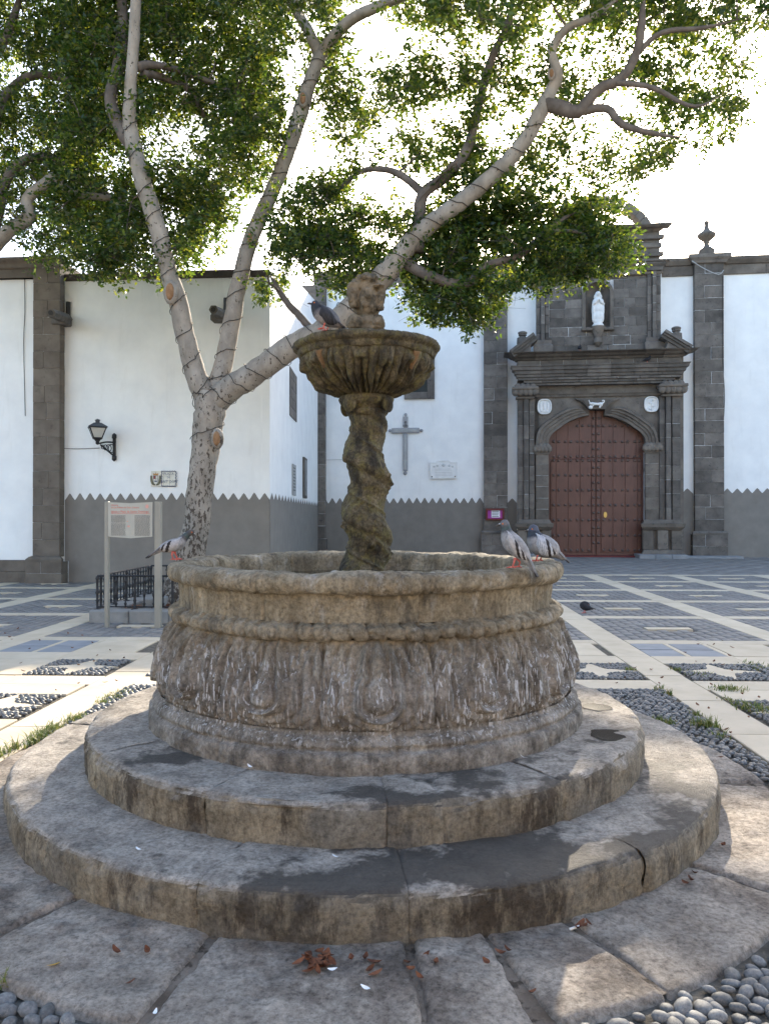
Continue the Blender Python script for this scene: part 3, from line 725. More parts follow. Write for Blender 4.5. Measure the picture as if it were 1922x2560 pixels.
# ---- basin: profiles of revolution with carved relief
A0 = math.atan2(-FC.y, -FC.x)                # direction from the axis to the viewer's side
NT = 960
TH = np.linspace(0, 2*math.pi, NT, endpoint=False)
def interp_prof(pts, n):
    P = np.array(pts, dtype=float); s = np.r_[0, np.cumsum(np.hypot(*np.diff(P, axis=0).T))]; t = np.linspace(0, s[-1], n)
    return np.stack([np.interp(t, s, P[:, 0]), np.interp(t, s, P[:, 1])], 1), t/s[-1]
def smooth_prof(pts, n):
    c = catmull([(p[0], p[1], 0) for p in pts], 12); return interp_prof([(q.x, q.y) for q in c], n)
def revolve(name, prof, relief, mat_, parent, centre=None, nt=NT):
    th = np.linspace(0, 2*math.pi, nt, endpoint=False)
    np_ = len(prof); T, K = np.meshgrid(th, np.arange(np_), indexing='ij')
    r = prof[:, 0][K]; z = prof[:, 1][K]
    d = np.gradient(prof, axis=0); nrm = np.stack([d[:, 1], -d[:, 0]], 1); nrm /= np.linalg.norm(nrm, axis=1)[:, None]+1e-9
    h = relief(T, K/(np_-1), r, z)
    r = r+h*nrm[:, 0][K]; z = z+h*nrm[:, 1][K]
    x, y = r*np.cos(T), r*np.sin(T)
    if centre is not None: cx, cy = centre(z); x = x+cx; y = y+cy
    V = np.stack([x, y, z], -1).reshape(-1, 3); idx = np.arange(nt*np_).reshape(nt, np_)
    nx = np.roll(idx, -1, axis=0)
    F = np.stack([idx[:, :-1], nx[:, :-1], nx[:, 1:], idx[:, 1:]], -1).reshape(-1, 4)
    return obj(name, quads_mesh(V, F, mat_, True), parent)
def stone(T, r, z, amp=.006, f=7):
    q = np.stack([r*np.cos(T), r*np.sin(T), z], -1); return amp*fbm(q*f, 4) + amp*.45*fbm(q*f*5, 3)
def joints(T, n, off, wdt, r): d = ((T-A0-off)/(2*math.pi)*n) % 1.0; d = np.minimum(d, 1-d)*2*math.pi/n*r; return np.clip(1-d/wdt, 0, 1)
# foot
pf, _ = smooth_prof([(1.205, .345), (1.208, .40), (1.200, .43), (1.178, .445), (1.185, .465), (1.172, .49), (1.152, .505), (1.150, .52)], 40)
revolve('basin_foot', pf, lambda T, u, r, z: stone(T, r, z, .007, 8) - .010*joints(T, 9, .11, .012, r), M_basin, fountain)
# belly with nested U-shaped leaf carving
def belly_relief(T, u, r, z):
    n = 14; a = ((T-A0-.045)/(2*math.pi)*n+.5); cell = np.floor(a); a = a-cell-.5           # -0.5..0.5 across one motif
    rnd = np.sin(cell*12.9)*.03
    v0 = .34; ax = np.abs(a)*2
    q = np.where(u < v0, np.hypot(ax*1.05, (v0-u)*2.3), ax*(1.05+.9*np.clip(u-v0, 0, 1)*0+.0) + .0)
    wave = .05*fbm(np.stack([a*4+cell*3, u*5, cell*0], -1), 2)
    q = q + wave + np.where(u > v0, .55*(u-v0)**2, 0)
    ridge = np.abs(np.sin(q*math.pi*4.2))**.7
    core = np.clip(1-q/.30, 0, 1)
    ring = np.exp(-((q-.34)/.05)**2)
    ev = np.clip(u/.13, 0, 1)**.8*np.clip((1-u)/.12, 0, 1)
    grooves = .012*np.cos(a*2*math.pi*13+fbm(np.stack([a*3+cell, u*3, cell*0+5], -1), 2)*1.5)*np.clip(q-.35, 0, .4)*2
    stem = np.exp(-(a/.035)**2)*np.clip((u-.62)/.2, 0, 1)
    split = np.exp(-((ax-1)/.06)**2)
    return ev*(.016*ridge + .034*core + .030*ring + grooves*.8 - .026*split + .016*stem + rnd*.1 - .010) + stone(T, r, z, .008, 11)
pb, _ = smooth_prof([(1.135, .512), (1.150, .53), (1.166, .57), (1.168, .62), (1.155, .69), (1.125, .77), (1.092, .84), (1.066, .885), (1.06, .90)], 110)
revolve('basin_belly', pb, belly_relief, M_basin, fountain, nt=1400)
# bead course
def bead_relief(T, u, r, z):
    n = 84; a = (T-A0)/(2*math.pi)*n + (u-.5)*.35; a = a+.25*vnoise(np.stack([a*.5, a*0, a*0], -1)); d = np.abs((a % 1.0)-.5)*2
    big = (np.floor(a) % 4 == 0)
    return np.where(big, -.002, 0) - .014*np.clip((d-.55)/.45, 0, 1)**1.5 + stone(T, r, z, .010, 9)
pd, _ = smooth_prof([(1.055, .892), (1.082, .900), (1.100, .916), (1.102, .944), (1.086, .962), (1.058, .972), (1.05, .978)], 34)
revolve('bead_moulding', pd, bead_relief, M_basin, fountain)
# neck wall and rim
pn, _ = smooth_prof([(1.045, .972), (1.044, 1.0), (1.047, 1.05), (1.052, 1.09), (1.058, 1.108)], 30)
revolve('basin_wall', pn, lambda T, u, r, z: stone(T, r, z, .007, 7) - .010*joints(T, 9, .23, .01, r), M_basin, fountain)
pr, _ = smooth_prof([(1.045, 1.100), (1.080, 1.104), (1.106, 1.125), (1.110, 1.158), (1.096, 1.186), (1.055, 1.197), (1.00, 1.195), (.955, 1.188), (.935, 1.16), (.93, 1.10), (.925, .95)], 70)
revolve('basin_rim', pr, lambda T, u, r, z: stone(T, r, z, .007, 5) + stone(T, r, z, .005, 16) - .012*joints(T, 9, .23, .012, r), M_basin, fountain)
wv, wf = lathevf([(.94, 1.04), (.94, 1.075)], 96); obj('water', mesh(wv, wf, mat=M_water), fountain)

# ---- twisted column
def col_centre(z):
    ph = -(z-1.0)/.337*2*math.pi + A0 + 1.1; amp = .024*np.clip((z-.95)/.1, 0, 1)*np.clip((2.06-z)/.12, 0, 1)
    return amp*np.cos(ph), amp*np.sin(ph)
def col_relief(T, u, r, z):
    q = np.stack([r*np.cos(T)*1.0, r*np.sin(T), z], -1)
    h = .005*fbm(q*14, 4) + .003*fbm(q*60, 3)
    lumps = [(1.77, -1.05, .030, .030), (1.62, 1.25, .034, .035), (1.68, 1.0, .028, .02), (1.40, -1.45, .034, .045), (1.30, .2, .02, .05), (1.22, 1.35, .036, .05), (1.52, -.2, .014, .05), (1.83, .5, .012, .05), (1.14, -.9, .02, .05), (1.42, .9, .018, .04), (1.09, -1.3, .03, .03)]
    for zc, off, amp, wd in lumps:
        da = np.angle(np.exp(1j*(T-A0-off)))*.11; g = np.exp(-(da**2+(z-zc)**2)/(wd**2)); h = h + amp*g*(.75+.4*np.sin(da*130)*np.sin((z-zc)*120))
    ph = (T + (z-1.0)/.337*2*math.pi) % (2*math.pi); vine = np.exp(-((np.angle(np.exp(1j*(ph-2.2))))/.16)**2); h = h + .012*vine
    vine2 = np.exp(-((np.angle(np.exp(1j*(ph-4.9))))/.5)**2); h = h - .017*vine2
    return h
pc, _ = smooth_prof([(.132, .95), (.130, 1.04), (.125, 1.10), (.127, 1.25), (.123, 1.45), (.119, 1.65), (.113, 1.85), (.107, 2.0), (.106, 2.05)], 300)
revolve('twisted_column', pc, col_relief, M_mossy, fountain, centre=col_centre, nt=200)
# capital: moulded block with four corner scrolls
pcap, _ = interp_prof([(.104, 2.03), (.118, 2.045), (.118, 2.058), (.108, 2.066), (.128, 2.085), (.150, 2.105), (.160, 2.125), (.152, 2.142), (.10, 2.150)], 50)
cap = revolve('capital', pcap, lambda T, u, r, z: .006*np.abs(np.sin((T-A0)*10))*np.exp(-((z-2.10)/.02)**2) + stone(T, r, z, .003, 20), M_mossy, fountain, nt=240)
for k in range(4):
    a = A0 + math.pi/4 + k*math.pi/2 + .12
    mb = MB(); rings = [(.002, .046), (.010, .047), (.013, .040), (.018, .037), (.020, .030), (.026, .028), (.028, .022), (.034, .020), (.036, .012), (.046, .010), (.047, .001)]
    mb.add(lathevf([(r_, z_) for z_, r_ in [(-.03, .03)] + [(x, y) for x, y in [(0, .044)]]] + [(b_, a_*.55) for a_, b_ in rings], 28))
    M4 = Matrix.Translation((.152*math.cos(a), .152*math.sin(a), 2.086)) @ Matrix.Rotation(a, 4, 'Z') @ Matrix.Rotation(R(90), 4, 'Y')
    mb2 = MB(); mb2.add((mb.v, mb.f), M4); mb2.build('scroll', M_mossy, cap, True)
# upper bowl
def bowl_relief(T, u, r, z):
    n = 8; a = ((T-A0-.30)/(2*math.pi)*n+.5); cell = np.floor(a); a = a-cell-.5; ax = np.abs(a)*2
    e = np.clip(u/.12, 0, 1)*np.clip((1-u)/.10, 0, 1)
    flow = ax*(1.25-.25*u) + .35*(u-.5)**2
    ribs = np.abs(np.sin(flow*math.pi*2.6 + .6*fbm(np.stack([a*3+cell*5, u*4, a*0], -1), 2)))**.7
    tip = np.exp(-((a/.13)**2+((u-.80)/.10)**2)); gap = np.exp(-((ax-1)/.13)**2)
    curl = np.exp(-(((ax-.5)/.14)**2+((u-.55)/.16)**2))
    spine = np.exp(-(a/.03)**2)
    ax2 = np.abs(((a+.5) % 1.0)-.5)
    hook = np.exp(-((np.abs(ax-1)/.16)**2+((u-.86)/.06)**2))
    return e*(.022*ribs + .034*tip - .034*gap*np.clip(1-u*.6, 0, 1) + .022*curl - .010*spine) + .034*hook + stone(T, r, z, .006, 14) - .006
pw, _ = smooth_prof([(.10, 2.146), (.14, 2.152), (.20, 2.17), (.275, 2.215), (.335, 2.275), (.372, 2.335), (.385, 2.365)], 110)
bowl = revolve('upper_bowl', pw, bowl_relief, M_mossy, fountain, nt=900)
def lip_relief(T, u, r, z):
    n = 46; a = (T-A0)/(2*math.pi)*n; d = np.abs((a % 1.0)-.5)*2; return -.016*np.clip((d-.70)/.30, 0, 1)*np.clip((u-.30)/.2, 0, 1) + stone(T, r, z, .006, 11)
pl_, _ = smooth_prof([(.372, 2.355), (.390, 2.362), (.398, 2.378), (.400, 2.392), (.412, 2.398), (.424, 2.412), (.422, 2.432), (.404, 2.442), (.375, 2.44), (.35, 2.425), (.30, 2.39), (.2, 2.37), (.05, 2.365)], 80)
revolve('bowl_lip', pl_, lip_relief, M_mossy, fountain, nt=700)
# spouts carved on the bowl
for off in (-.72, .78):
    a = A0 + off; mb = MB()
    mb.tube([(0, 0, 0), (.03, 0, .05), (.045, 0, .09)], [.010, .016, .022], 10, 4)
    M4 = Matrix.Translation((.345*math.cos(a), .345*math.sin(a), 2.262)) @ Matrix.Rotation(a, 4, 'Z'); m2 = MB(); m2.add((mb.v, mb.f), M4)
    m2.build('leaf_spout', mat('orange_stained_stone_%d' % int(off > 0), (.10, .06, .032), (.20, .125, .065), 30, .85, .2, .5, 60, .006, rnd=False), fountain, True)
# crowning figure: a worn seated torso between two drapes with two rounded knees
a = A0; parts = []
def E(x, y, z, rx, ry, rz, sub=3): return icovf(sub, (x, y, z), (rx, ry, rz))
uF = .000532
def FP(x, y): return (-(x-795)*uF, 2.515+(690-y)*uF)
def fe_(x, y, rx, ry, dy=0.0, rd=None): a_, b_ = FP(x, y); return E(a_, dy, b_, rx*uF, (rd or rx)*uF, ry*uF)
def cap_(p0, p1, r0, r1, dy): a_ = FP(*p0); b_ = FP(*p1); return tubevf(catmull([(a_[0], dy, a_[1]), ((a_[0]+b_[0])/2, dy+.006, (a_[1]+b_[1])/2), (b_[0], dy, b_[1])], 4), lerp_list([r0*uF, (r0+r1)/2*uF*1.1, r1*uF], 4), 12)
parts += [fe_(800, 340, 165, 215, -.02, 90), fe_(812, 350, 108, 190, .015, 125), fe_(800, 600, 95, 120, .0, 120), cap_((648, 170), (655, 440), 58, 50, .03), cap_((958, 215), (945, 455), 44, 36, .03), cap_((640, 165), (950, 195), 58, 40, .02), fe_(800, 150, 120, 70, .0, 110),
          fe_(715, 95, 28, 30, .03), fe_(795, 85, 42, 40, .04), fe_(868, 92, 36, 34, .04), fe_(908, 112, 28, 28, .03), fe_(760, 120, 50, 40, .05), fe_(840, 125, 45, 36, .055),
          fe_(668, 600, 86, 92, .045, 95), fe_(922, 600, 70, 84, .045, 85), fe_(800, 660, 190, 40, .0, 140), fe_(915, 205, 75, 22, .06, 40), fe_(812, 300, 42, 70, .075, 40), E(0, 0, 2.45, .10, .09, .09), fe_(770, 420, 30, 40, .07, 30), fe_(850, 430, 26, 36, .07, 30)]
fm = remesh(parts, .0065, 1); P3 = verts_np(fm).astype(np.float64)
nn = np.empty(len(fm.vertices)*3, dtype=np.float32); fm.vertices.foreach_get('normal', nn); nn = nn.reshape(-1, 3)
P3 = P3 + nn*(.006*fbm(P3*26, 4)+.004*fbm(P3*70, 2))[:, None]
fm.vertices.foreach_set('co', P3.astype(np.float32).ravel()); fm.update(); fm.materials.append(M_finial)
obj('finial_figure', fm, fountain, rot=(0, 0, a-math.pi/2))
# ================================================================== CHURCH
CH = Plane(1490, 27.6, R(-4.8))
church = empty('church', CH.o, CH.ang); tag(church, 'white church front with dark stone portal, pilasters and zigzag grey dado', 'church')
z2 = Z((1122, 450), .4816); z7 = Z((1280, 900), .27693); z3 = Z((650, 650), .36161); z1 = Z((0, 600), .4816)
def c2(x, y, out=0.0): return CH.uz(*z2(x, y), out)
def c7(x, y, out=0.0): return CH.uz(*z7(x, y), out)
def cp(px, py, out=0.0): return CH.uz(px, py, out)
uL = cp(800, 1000)[0]-.25; uR = 16.0
TOPW = c2(1300, 430)[1]
box('wall', uL, uR, 0, 1.2, -.05, TOPW-.3, M_white, church)
# zigzag painted dado, a thin coat standing proud of the plaster
def dado(parent, u0, u1, zt, zv, period, out, phase=0.0, y=None, rounded=True):
    pts = [(u0, -.03)]; top = []; zt0 = zt
    n = max(1, round((u1-u0)/period)); p = (u1-u0)/n
    for i in range(n):
        a = u0+i*p; zt = zt0+random.uniform(-.05, .05)*(zt0-zv)
        if rounded: top += [(a+p*.02, zv), (a+p*.22, zv+(zt-zv)*.40), (a+p*.34, zv+(zt-zv)*.72), (a+p*.5, zt), (a+p*.66, zv+(zt-zv)*.72), (a+p*.78, zv+(zt-zv)*.40), (a+p*.98, zv)]
        else: top += [(a+p*.05, zv), (a+p*.5, zt), (a+p*.95, zv)]
    v = []; f = []
    # strips so that the concave outline fills cleanly
    P = [(u0, zv)] + top + [(u1, zv)]
    for x, z in P: v += [(x, -out, -.03), (x, -out, z)]
    for i in range(len(P)-1): f.append((2*i, 2*i+2, 2*i+3, 2*i+1))
    return obj('dado', mesh(v, f, mat=M_dado), parent)
uPL0, uPL1 = c2(180, 1300)[0], c2(302, 1300)[0]
uPR0, uPR1 = c2(1266, 1300)[0], c2(1416, 1300)[0]
uQ0, uQ1 = c2(352, 1300)[0], c2(1203, 1300)[0]
per = c2(47, 1600)[0]-c2(0, 1600)[0]
dado(church, uL, uPL0, cp(1150, 1244)[1], cp(1150, 1258)[1], 20*.01435*1.02, .006)
dado(church, uPL1, uQ0, cp(1290, 1246)[1], cp(1290, 1257)[1], 20*.01435*1.02, .006)
dado(church, uQ1, uPR0, c2(1235, 1602)[1], c2(1235, 1628)[1], per, .006)
dado(church, uPR1, uR, c2(1500, 1600)[1], c2(1500, 1625)[1], per, .006)
# stone-block builder: every block is a part, the pale joint behind shows between blocks
def blocks(parent, u0, u1, z0, z1, nc, cols, out, depth, m, gap=.012, jit=.006, backing=True, skip=None, name='stone_block'):
    if backing: box('joint_backing', u0+.012, u1-.012, -out+.012, 0.02, z0, z1, M_mortar, parent)
    h = (z1-z0)/nc
    for i in range(nc):
        k = cols if isinstance(cols, int) else cols[i % len(cols)]
        cutsu = [u0]
        if k > 1:
            sh = (.5 if i % 2 else 0)
            for j in range(1, k): cutsu.append(u0+(u1-u0)*(j-(.22 if i % 2 else -.12)+random.uniform(-.1, .1))/k)
        cutsu.append(u1)
        for j in range(len(cutsu)-1):
            a, b = cutsu[j], cutsu[j+1]
            if skip and skip((a+b)/2, z0+(i+.5)*h): continue
            o_ = out+random.uniform(-jit, jit)
            g_ = random.choice([gap*.15, gap*.2, gap*.3, gap*.6, gap*1.7])
            box(name, a+(g_/2 if j else 0), b-(g_/2 if j < len(cutsu)-2 else 0), -o_, -o_+depth, z0+i*h+g_/2, z0+(i+1)*h-g_/2, m, parent, .008)
# plain pilasters
zb = c2(1350, 1825)[1]
zc0 = c2(1340, 430)[1]; zc1 = c2(1340, 400)[1]
for (a, b) in ((uPL0, uPL1), (uPR0, uPR1)):
    blocks(church, a, b, zb, zc0, 22, [1, 2, 2, 1, 2], .22, .2, M_basalt)
    blocks(church, a-.10, b+.10, -.03, zb-.08, 2, [1, 2], .30, .3, M_basalt)
    mould('pilaster_base', [(0, zb-.10), (.10, zb-.10), (.11, zb-.04), (.04, zb+.02), (0, zb+.02)], a, b, -.22, M_basalt, church)
    mould('pilaster_cap', [(0, zc0-.10), (.08, zc0-.08), (.12, zc0), (.20, zc0+.08), (.22, zc0+.20), (0, zc0+.20)], a, b, -.22, M_basalt, church)
    box('pilaster_core', a+.02, b-.02, -.2, .4, zc0, zc0+.19, M_basalt, church)
# parapet: a course of dark stone under a coping
def parapet(a, b):
    z0 = c2(1500, 490)[1]; z1 = zc0-.10
    n = max(1, round((b-a)/1.4))
    for i in range(n):
        box('parapet_stone', a+(b-a)*i/n+.005, a+(b-a)*(i+1)/n-.005, -.06+random.uniform(-.004, .004), .5, z0, z1, M_basalt2, church, .01)
    n = max(1, round((b-a)/1.9))
    for i in range(n):
        mould('coping_stone', [(0, z1+.004), (.05, z1+.01), (.14, z1+.14), (.16, z1+.24), (0, z1+.25)], a+(b-a)*i/n+.17, a+(b-a)*(i+1)/n-.17, -.06, M_basalt2, church)
    box('coping_core', a, b, -.05, .6, z1+.002, z1+.235, M_basalt2, church)
for a, b in ((uL, uPL0), (uPL1, c2(448, 480)[0]), (c2(1103, 480)[0], uPR0), (uPR1, uR)): parapet(a, b)
# urn finial on the right pilaster (and its twin on the left one)
for (a, b) in ((uPR0, uPR1), (uPL0, uPL1)):
    uc = (a+b)/2; zt = zc0+.19
    mb = MB(); mb.add(lathevf([(.36, 0), (.34, .10), (.33, .42), (.20, .56), (.13, .62), (.10, .75), (.14, .90), (.36, 1.12), (.40, 1.22), (.37, 1.30), (.16, 1.48), (.10, 1.62), (.075, 1.80), (.11, 1.86), (.11, 1.94), (.03, 2.02)], 20), Matrix.Translation((uc, .08, zt)) @ Matrix.Diagonal((.8, .8, .66, 1)))
    mb.build('urn_finial', M_basalt2, church, False)
# ---- portal
um = c2(772, 1300)[0]
box('portal_core', c2(352, 1100)[0]+.02, c2(462, 1100)[0], -.40, .02, -.02, c2(700, 900)[1], M_basalt2, church)
box('portal_core', c2(1075, 1100)[0], c2(1203, 1100)[0]-.02, -.40, .02, -.02, c2(700, 900)[1], M_basalt2, church)
inner = [(330, 1800), (328, 760), (333, 715), (345, 685), (370, 655), (410, 624), (430, 612), (470, 580), (520, 550), (580, 525), (640, 507), (692, 497), (692, 448), (836, 448), (829, 500), (890, 512), (950, 532), (1010, 560), (1070, 592), (1112, 614), (1150, 634), (1178, 662), (1196, 700), (1202, 760), (1200, 1800)]
IO = .40
inn = [c7(x, y, IO) for x, y in inner]
iz0 = -.02; inn[0] = (inn[1][0], iz0); inn[-1] = (inn[-2][0], iz0)
zpt = c7(700, 345, IO)[1]
uoL = c7(205, 1000, IO)[0]; uoR = c7(1345, 1000, IO)[0]
prism('portal_wall', [(uoL, iz0)] + inn + [(uoR, iz0), (uoR, zpt+.55), (uoL, zpt+.55)], -IO, .04, M_basalt2, church)
# archivolt with stepped mouldings
innC = [(328, 770), (330, 715), (345, 685), (372, 655), (410, 624), (430, 612), (470, 580), (520, 550), (580, 525), (640, 507), (692, 497)]
outC = [(206, 770), (213, 690), (232, 630), (262, 590), (296, 560), (330, 535), (372, 505), (420, 475), (475, 447), (530, 425), (600, 420)]
prof = [(0, 0), (0, .10), (.24, .10), (.27, .14), (.46, .14), (.50, .19), (.72, .19), (.76, .24), (.95, .24), (1, 0)]
def archivolt(mirror):
    v = []; f = []; n = len(innC)
    for i in range(n):
        for t, o in prof:
            x = innC[i][0]+(outC[i][0]-innC[i][0])*t; y = innC[i][1]+(outC[i][1]-innC[i][1])*t
            if mirror: x = 1531-x
            u, z = c7(x, y, IO+o); v.append((u, -IO-o, z))
    m = len(prof)
    for i in range(n-1):
        for k in range(m-1): f.append((i*m+k, i*m+k+1, (i+1)*m+k+1, (i+1)*m+k))
    obj('archivolt', fix_normals(mesh(v, f, mat=M_basalt2)), church)
archivolt(False); archivolt(True)
# keystone block, stepped
for k, (a, b, yb_, o) in enumerate([(566, 972, 412, .10), (590, 945, 425, .14), (615, 915, 436, .18), (640, 890, 442, .22)]):
    p = [c7(a, 348+k*3, IO+o), c7(b, 348+k*3, IO+o), c7(b-(b-840)*.95, yb_, IO+o), c7(a+(688-a)*.95, yb_, IO+o)]
    prism('keystone_step', p, -IO-o, -IO+.01, M_basalt2, church)
# panel mouldings round the spandrels
zpl = c7(500, 322, IO)[1]
mould('spandrel_moulding', [(0, zpl-.05), (.06, zpl-.05), (.09, zpl+.02), (.12, zpl+.05), (0, zpl+.06)], c7(225, 330, IO)[0], c7(1330, 330, IO)[0], -IO, M_basalt2, church)
# jamb piers in courses with leafy imposts
zi0 = c7(300, 838, .5)[1]; zi1 = c7(300, 768, .5)[1]; zped = c7(300, 1450, .5)[1]
for (a, b) in ((212, 328), (1200, 1332)):
    u0, u1 = c7(a, 1100, .52)[0], c7(b, 1100, .52)[0]
    blocks(church, u0, u1, zped, zi0, 6, 1, .52, .16, M_basalt2)
    mould('impost_base', [(0, zi0-.05), (.04, zi0-.04), (.05, zi0+.02), (0, zi0+.03)], u0, u1, -.52, M_basalt2, church)
    mb = MB()
    for k in range(9):
        t = (k+.5)/9; mb.add(icovf(2, (u0-.05+(u1-u0+.1)*t, -.57, zi0+.15+(.05 if k % 2 else -.02)), (.10, .08, .13)))
    mb.box(u0-.06, u1+.06, -.62, -.40, zi1-.07, zi1)
    mb.build('leaf_impost', M_basalt2, church, True)
# outer pilaster strips
zcap0 = c2(390, 1130, .7)[1]; zcap1 = c2(390, 1085, .7)[1]; zp2 = c2(390, 1775, .7)[1]
for (a, b, o) in ((356, 386, .62), (388, 414, .70), (416, 442, .58), (1092, 1120, .58), (1126, 1152, .70), (1158, 1200, .62)):
    u0, u1 = c2(a, 1400, o)[0], c2(b, 1400, o)[0]
    blocks(church, u0, u1, zp2, zcap0, 9, 1, o, .22, M_basalt, backing=True)
for (a, b) in ((350, 440), (1110, 1210)):
    u0, u1 = c2(a, 1110, .75)[0], c2(b, 1110, .75)[0]
    mb = MB(); n = 9
    for k in range(n):
        t = (k+.5)/n
        mb.add(icovf(2, (u0-.08+(u1-u0+.16)*t, -.80+.03*(k % 2), zcap0+.22+(.12 if k % 2 else -.02)), (.14, .12, .17)))
    mb.box(u0-.16, u1+.16, -.94, -.4, zcap1-.05, zcap1+.06, .02); mb.box(u0-.02, u1+.02, -.76, -.4, zcap0-.04, zcap0+.04, .015)
    mb.build('leaf_capital', M_basalt2, church, True)
# pedestals
for (a, b) in ((345, 540), (998, 1222)):
    u0, u1 = c2(a, 1850, .8)[0]+.12, c2(b, 1850, .8)[0]-.12
    zt = c2(390, 1780, .8)[1]; zm = c2(390, 1815, .8)[1]
    mould('pedestal_cornice', [(0, zm-.02), (.03, zm), (.12, zm+.10), (.14, zm+.22), (.06, zt), (0, zt+.12)], u0, u1, -.74, M_basalt2, church)
    w3 = (u1-u0)/5
    box('pedestal_core', u0+.02, u1-.02, -.62, 0, .0, zm+.3, M_basalt2, church)
    for k, o in ((0, .74), (2, .78), (4, .74)):
        box('pedestal_block', u0+k*w3-.06, u0+(k+1)*w3+.06, -o, -.5, .28, zm-.015, M_basalt2, church, .02)
    mould('pedestal_plinth', [(0, .0), (.14, .0), (.15, .12), (.10, .18), (.06, .27), (0, .29)], u0, u1, -.76, M_basalt2, church)
# stone step slabs in front of the pedestal
u0, u1 = c2(985, 1950, 1.2)[0], c2(1240, 1950, 1.2)[0]
for k in range(3): box('threshold_slab', u0+(u1-u0)*k/3+.006, u0+(u1-u0)*(k+1)/3-.006, -1.25, -.3, -.02, .13, M_tile, church, .012)
box('threshold_slab', u1+.006, u1+1.9, -.9, -.2, -.02, .07, M_tile, church, .012)
u0, u1 = c2(330, 1950, 1.2)[0], c2(540, 1950, 1.2)[0]
box('threshold_slab', u0, u1, -1.25, -.3, -.02, .13, M_tile, church, .012)
box('door_sill', c2(520, 1960)[0], c2(1016, 1960)[0], -.5, .1, -.02, .05, M_redwood, church, .01)
# ---- entablature above the door
zA = c2(770, 1075, .5)[1]
uA0, uA1 = c2(356, 1060, .6)[0], c2(1200, 1060, .6)[0]
zf0, zf1 = c2(770, 1062, .6)[1], c2(770, 1020, .7)[1]
box('plain_lintel', c2(432, 1100, .42)[0], c2(1135, 1100, .42)[0], -.46, .02, zpt+.53, zf0+.02, mat('grey_render', (.13, .125, .115), (.19, .18, .165), 3, .9, .2, .2, 40, .008, rnd=False), church)
for (o, za, zbb, inset) in ((.66, zf0, zf0+(zf1-zf0)*.33, .40), (.72, zf0+(zf1-zf0)*.33, zf0+(zf1-zf0)*.66, .2), (.78, zf0+(zf1-zf0)*.66, zf1, 0)):
    n = 8; a, b = uA0+inset, uA1-inset
    for k in range(n): box('frieze_stone', a+(b-a)*k/n+.004, a+(b-a)*(k+1)/n-.004, -o, 0, za+.003, zbb-.003, M_basalt, church, .006)
zk1 = c2(770, 957, .9)[1]
def seg_mould(name, prof, a, b, yf, n, m):
    for k in range(n):
        first, last = k == 0, k == n-1
        u0, u1 = a+(b-a)*k/n+(0 if first else .004), a+(b-a)*(k+1)/n-(0 if last else .004)
        v = []; f = []
        for o, z in prof:
            xl, xr = u0-(o if first else 0), u1+(o if last else 0)
            v += [(xl, yf+.3, z), (xl, yf-o, z), (xr, yf-o, z), (xr, yf+.3, z)]
        for i in range(len(prof)-1):
            for q in range(3): s = i*4+q; f.append((s, s+1, s+5, s+4))
        L_ = len(prof)-1; f += [(0, 3, 2, 1), (L_*4, L_*4+1, L_*4+2, L_*4+3)]
        obj(name, fix_normals(mesh(v, f, mat=m)), church)
h = zk1-zf1
seg_mould('lower_cornice_stone', [(0, zf1+.004), (.04, zf1+.01), (.06, zf1+h*.25), (.11, zf1+h*.30), (.13, zf1+h*.55), (.19, zf1+h*.62), (.21, zf1+h*.85), (.25, zk1-.02), (.25, zk1), (0, zk1+.004)], uA0, uA1, -.78, 7, M_basalt)
zu0, zu1 = zk1, c2(770, 930, .7)[1]
a, b = c2(354, 945, .7)[0], c2(1205, 945, .7)[0]
for k in range(7): box('attic_stone', a+(b-a)*k/7+.008, a+(b-a)*(k+1)/7-.008, -.72+random.uniform(-.005, .005), 0, zu0+.006, zu1-.004, M_basalt, church, .008)
box('joint_backing', a+.01, b-.01, -.70, 0, zu0, zu1, M_mortar, church)
zv1 = c2(770, 885, 1.1)[1]; h = zv1-zu1
seg_mould('main_cornice_stone', [(0, zu1+.002), (.05, zu1+.01), (.10, zu1+h*.3), (.22, zu1+h*.45), (.30, zu1+h*.7), (.46, zu1+h*.9), (.48, zv1), (0, zv1+.004)], a, b, -.72, 9, M_basalt)
# broken pediment ends
for pts in ([(318, 893), (440, 800), (428, 838), (424, 888)], [(1258, 868), (1118, 785), (1124, 815), (1138, 845), (1122, 884)]):
    for s, o in ((1.0, 1.12), (.86, 1.02), (.7, .92)):
        cx_ = sum(p[0] for p in pts)/len(pts); cy_ = sum(p[1] for p in pts)/len(pts)
        P = [c2(cx_+(x-cx_)*(s if o < 1.1 else 1), cy_+(y-cy_)*(s if o < 1.1 else 1), o) for x, y in pts]
        if o == 1.12:
            n = len(P); prism('pediment_end', P, -o+.08, -.3, M_basalt, church)
        elif o == 1.02:
            pass
    # raking moulding
    p0, p1 = pts[0], pts[1]
    A_, B_ = c2(*p0, 1.1), c2(*p1, 1.1)
    dx, dz = B_[0]-A_[0], B_[1]-A_[1]; L_ = math.hypot(dx, dz); nx_, nz_ = (-dz/L_, dx/L_)
    if nz_ < 0: nx_, nz_ = -nx_, -nz_
    for t0, t1, o in ((-.22, -.12, 1.10), (-.12, -.04, 1.16), (-.04, .05, 1.22)):
        prism('raking_moulding', [(A_[0]+nx_*t0, A_[1]+nz_*t0), (B_[0]+nx_*t0, B_[1]+nz_*t0), (B_[0]+nx_*t1, B_[1]+nz_*t1), (A_[0]+nx_*t1, A_[1]+nz_*t1)], -o, -.35, M_basalt, church)
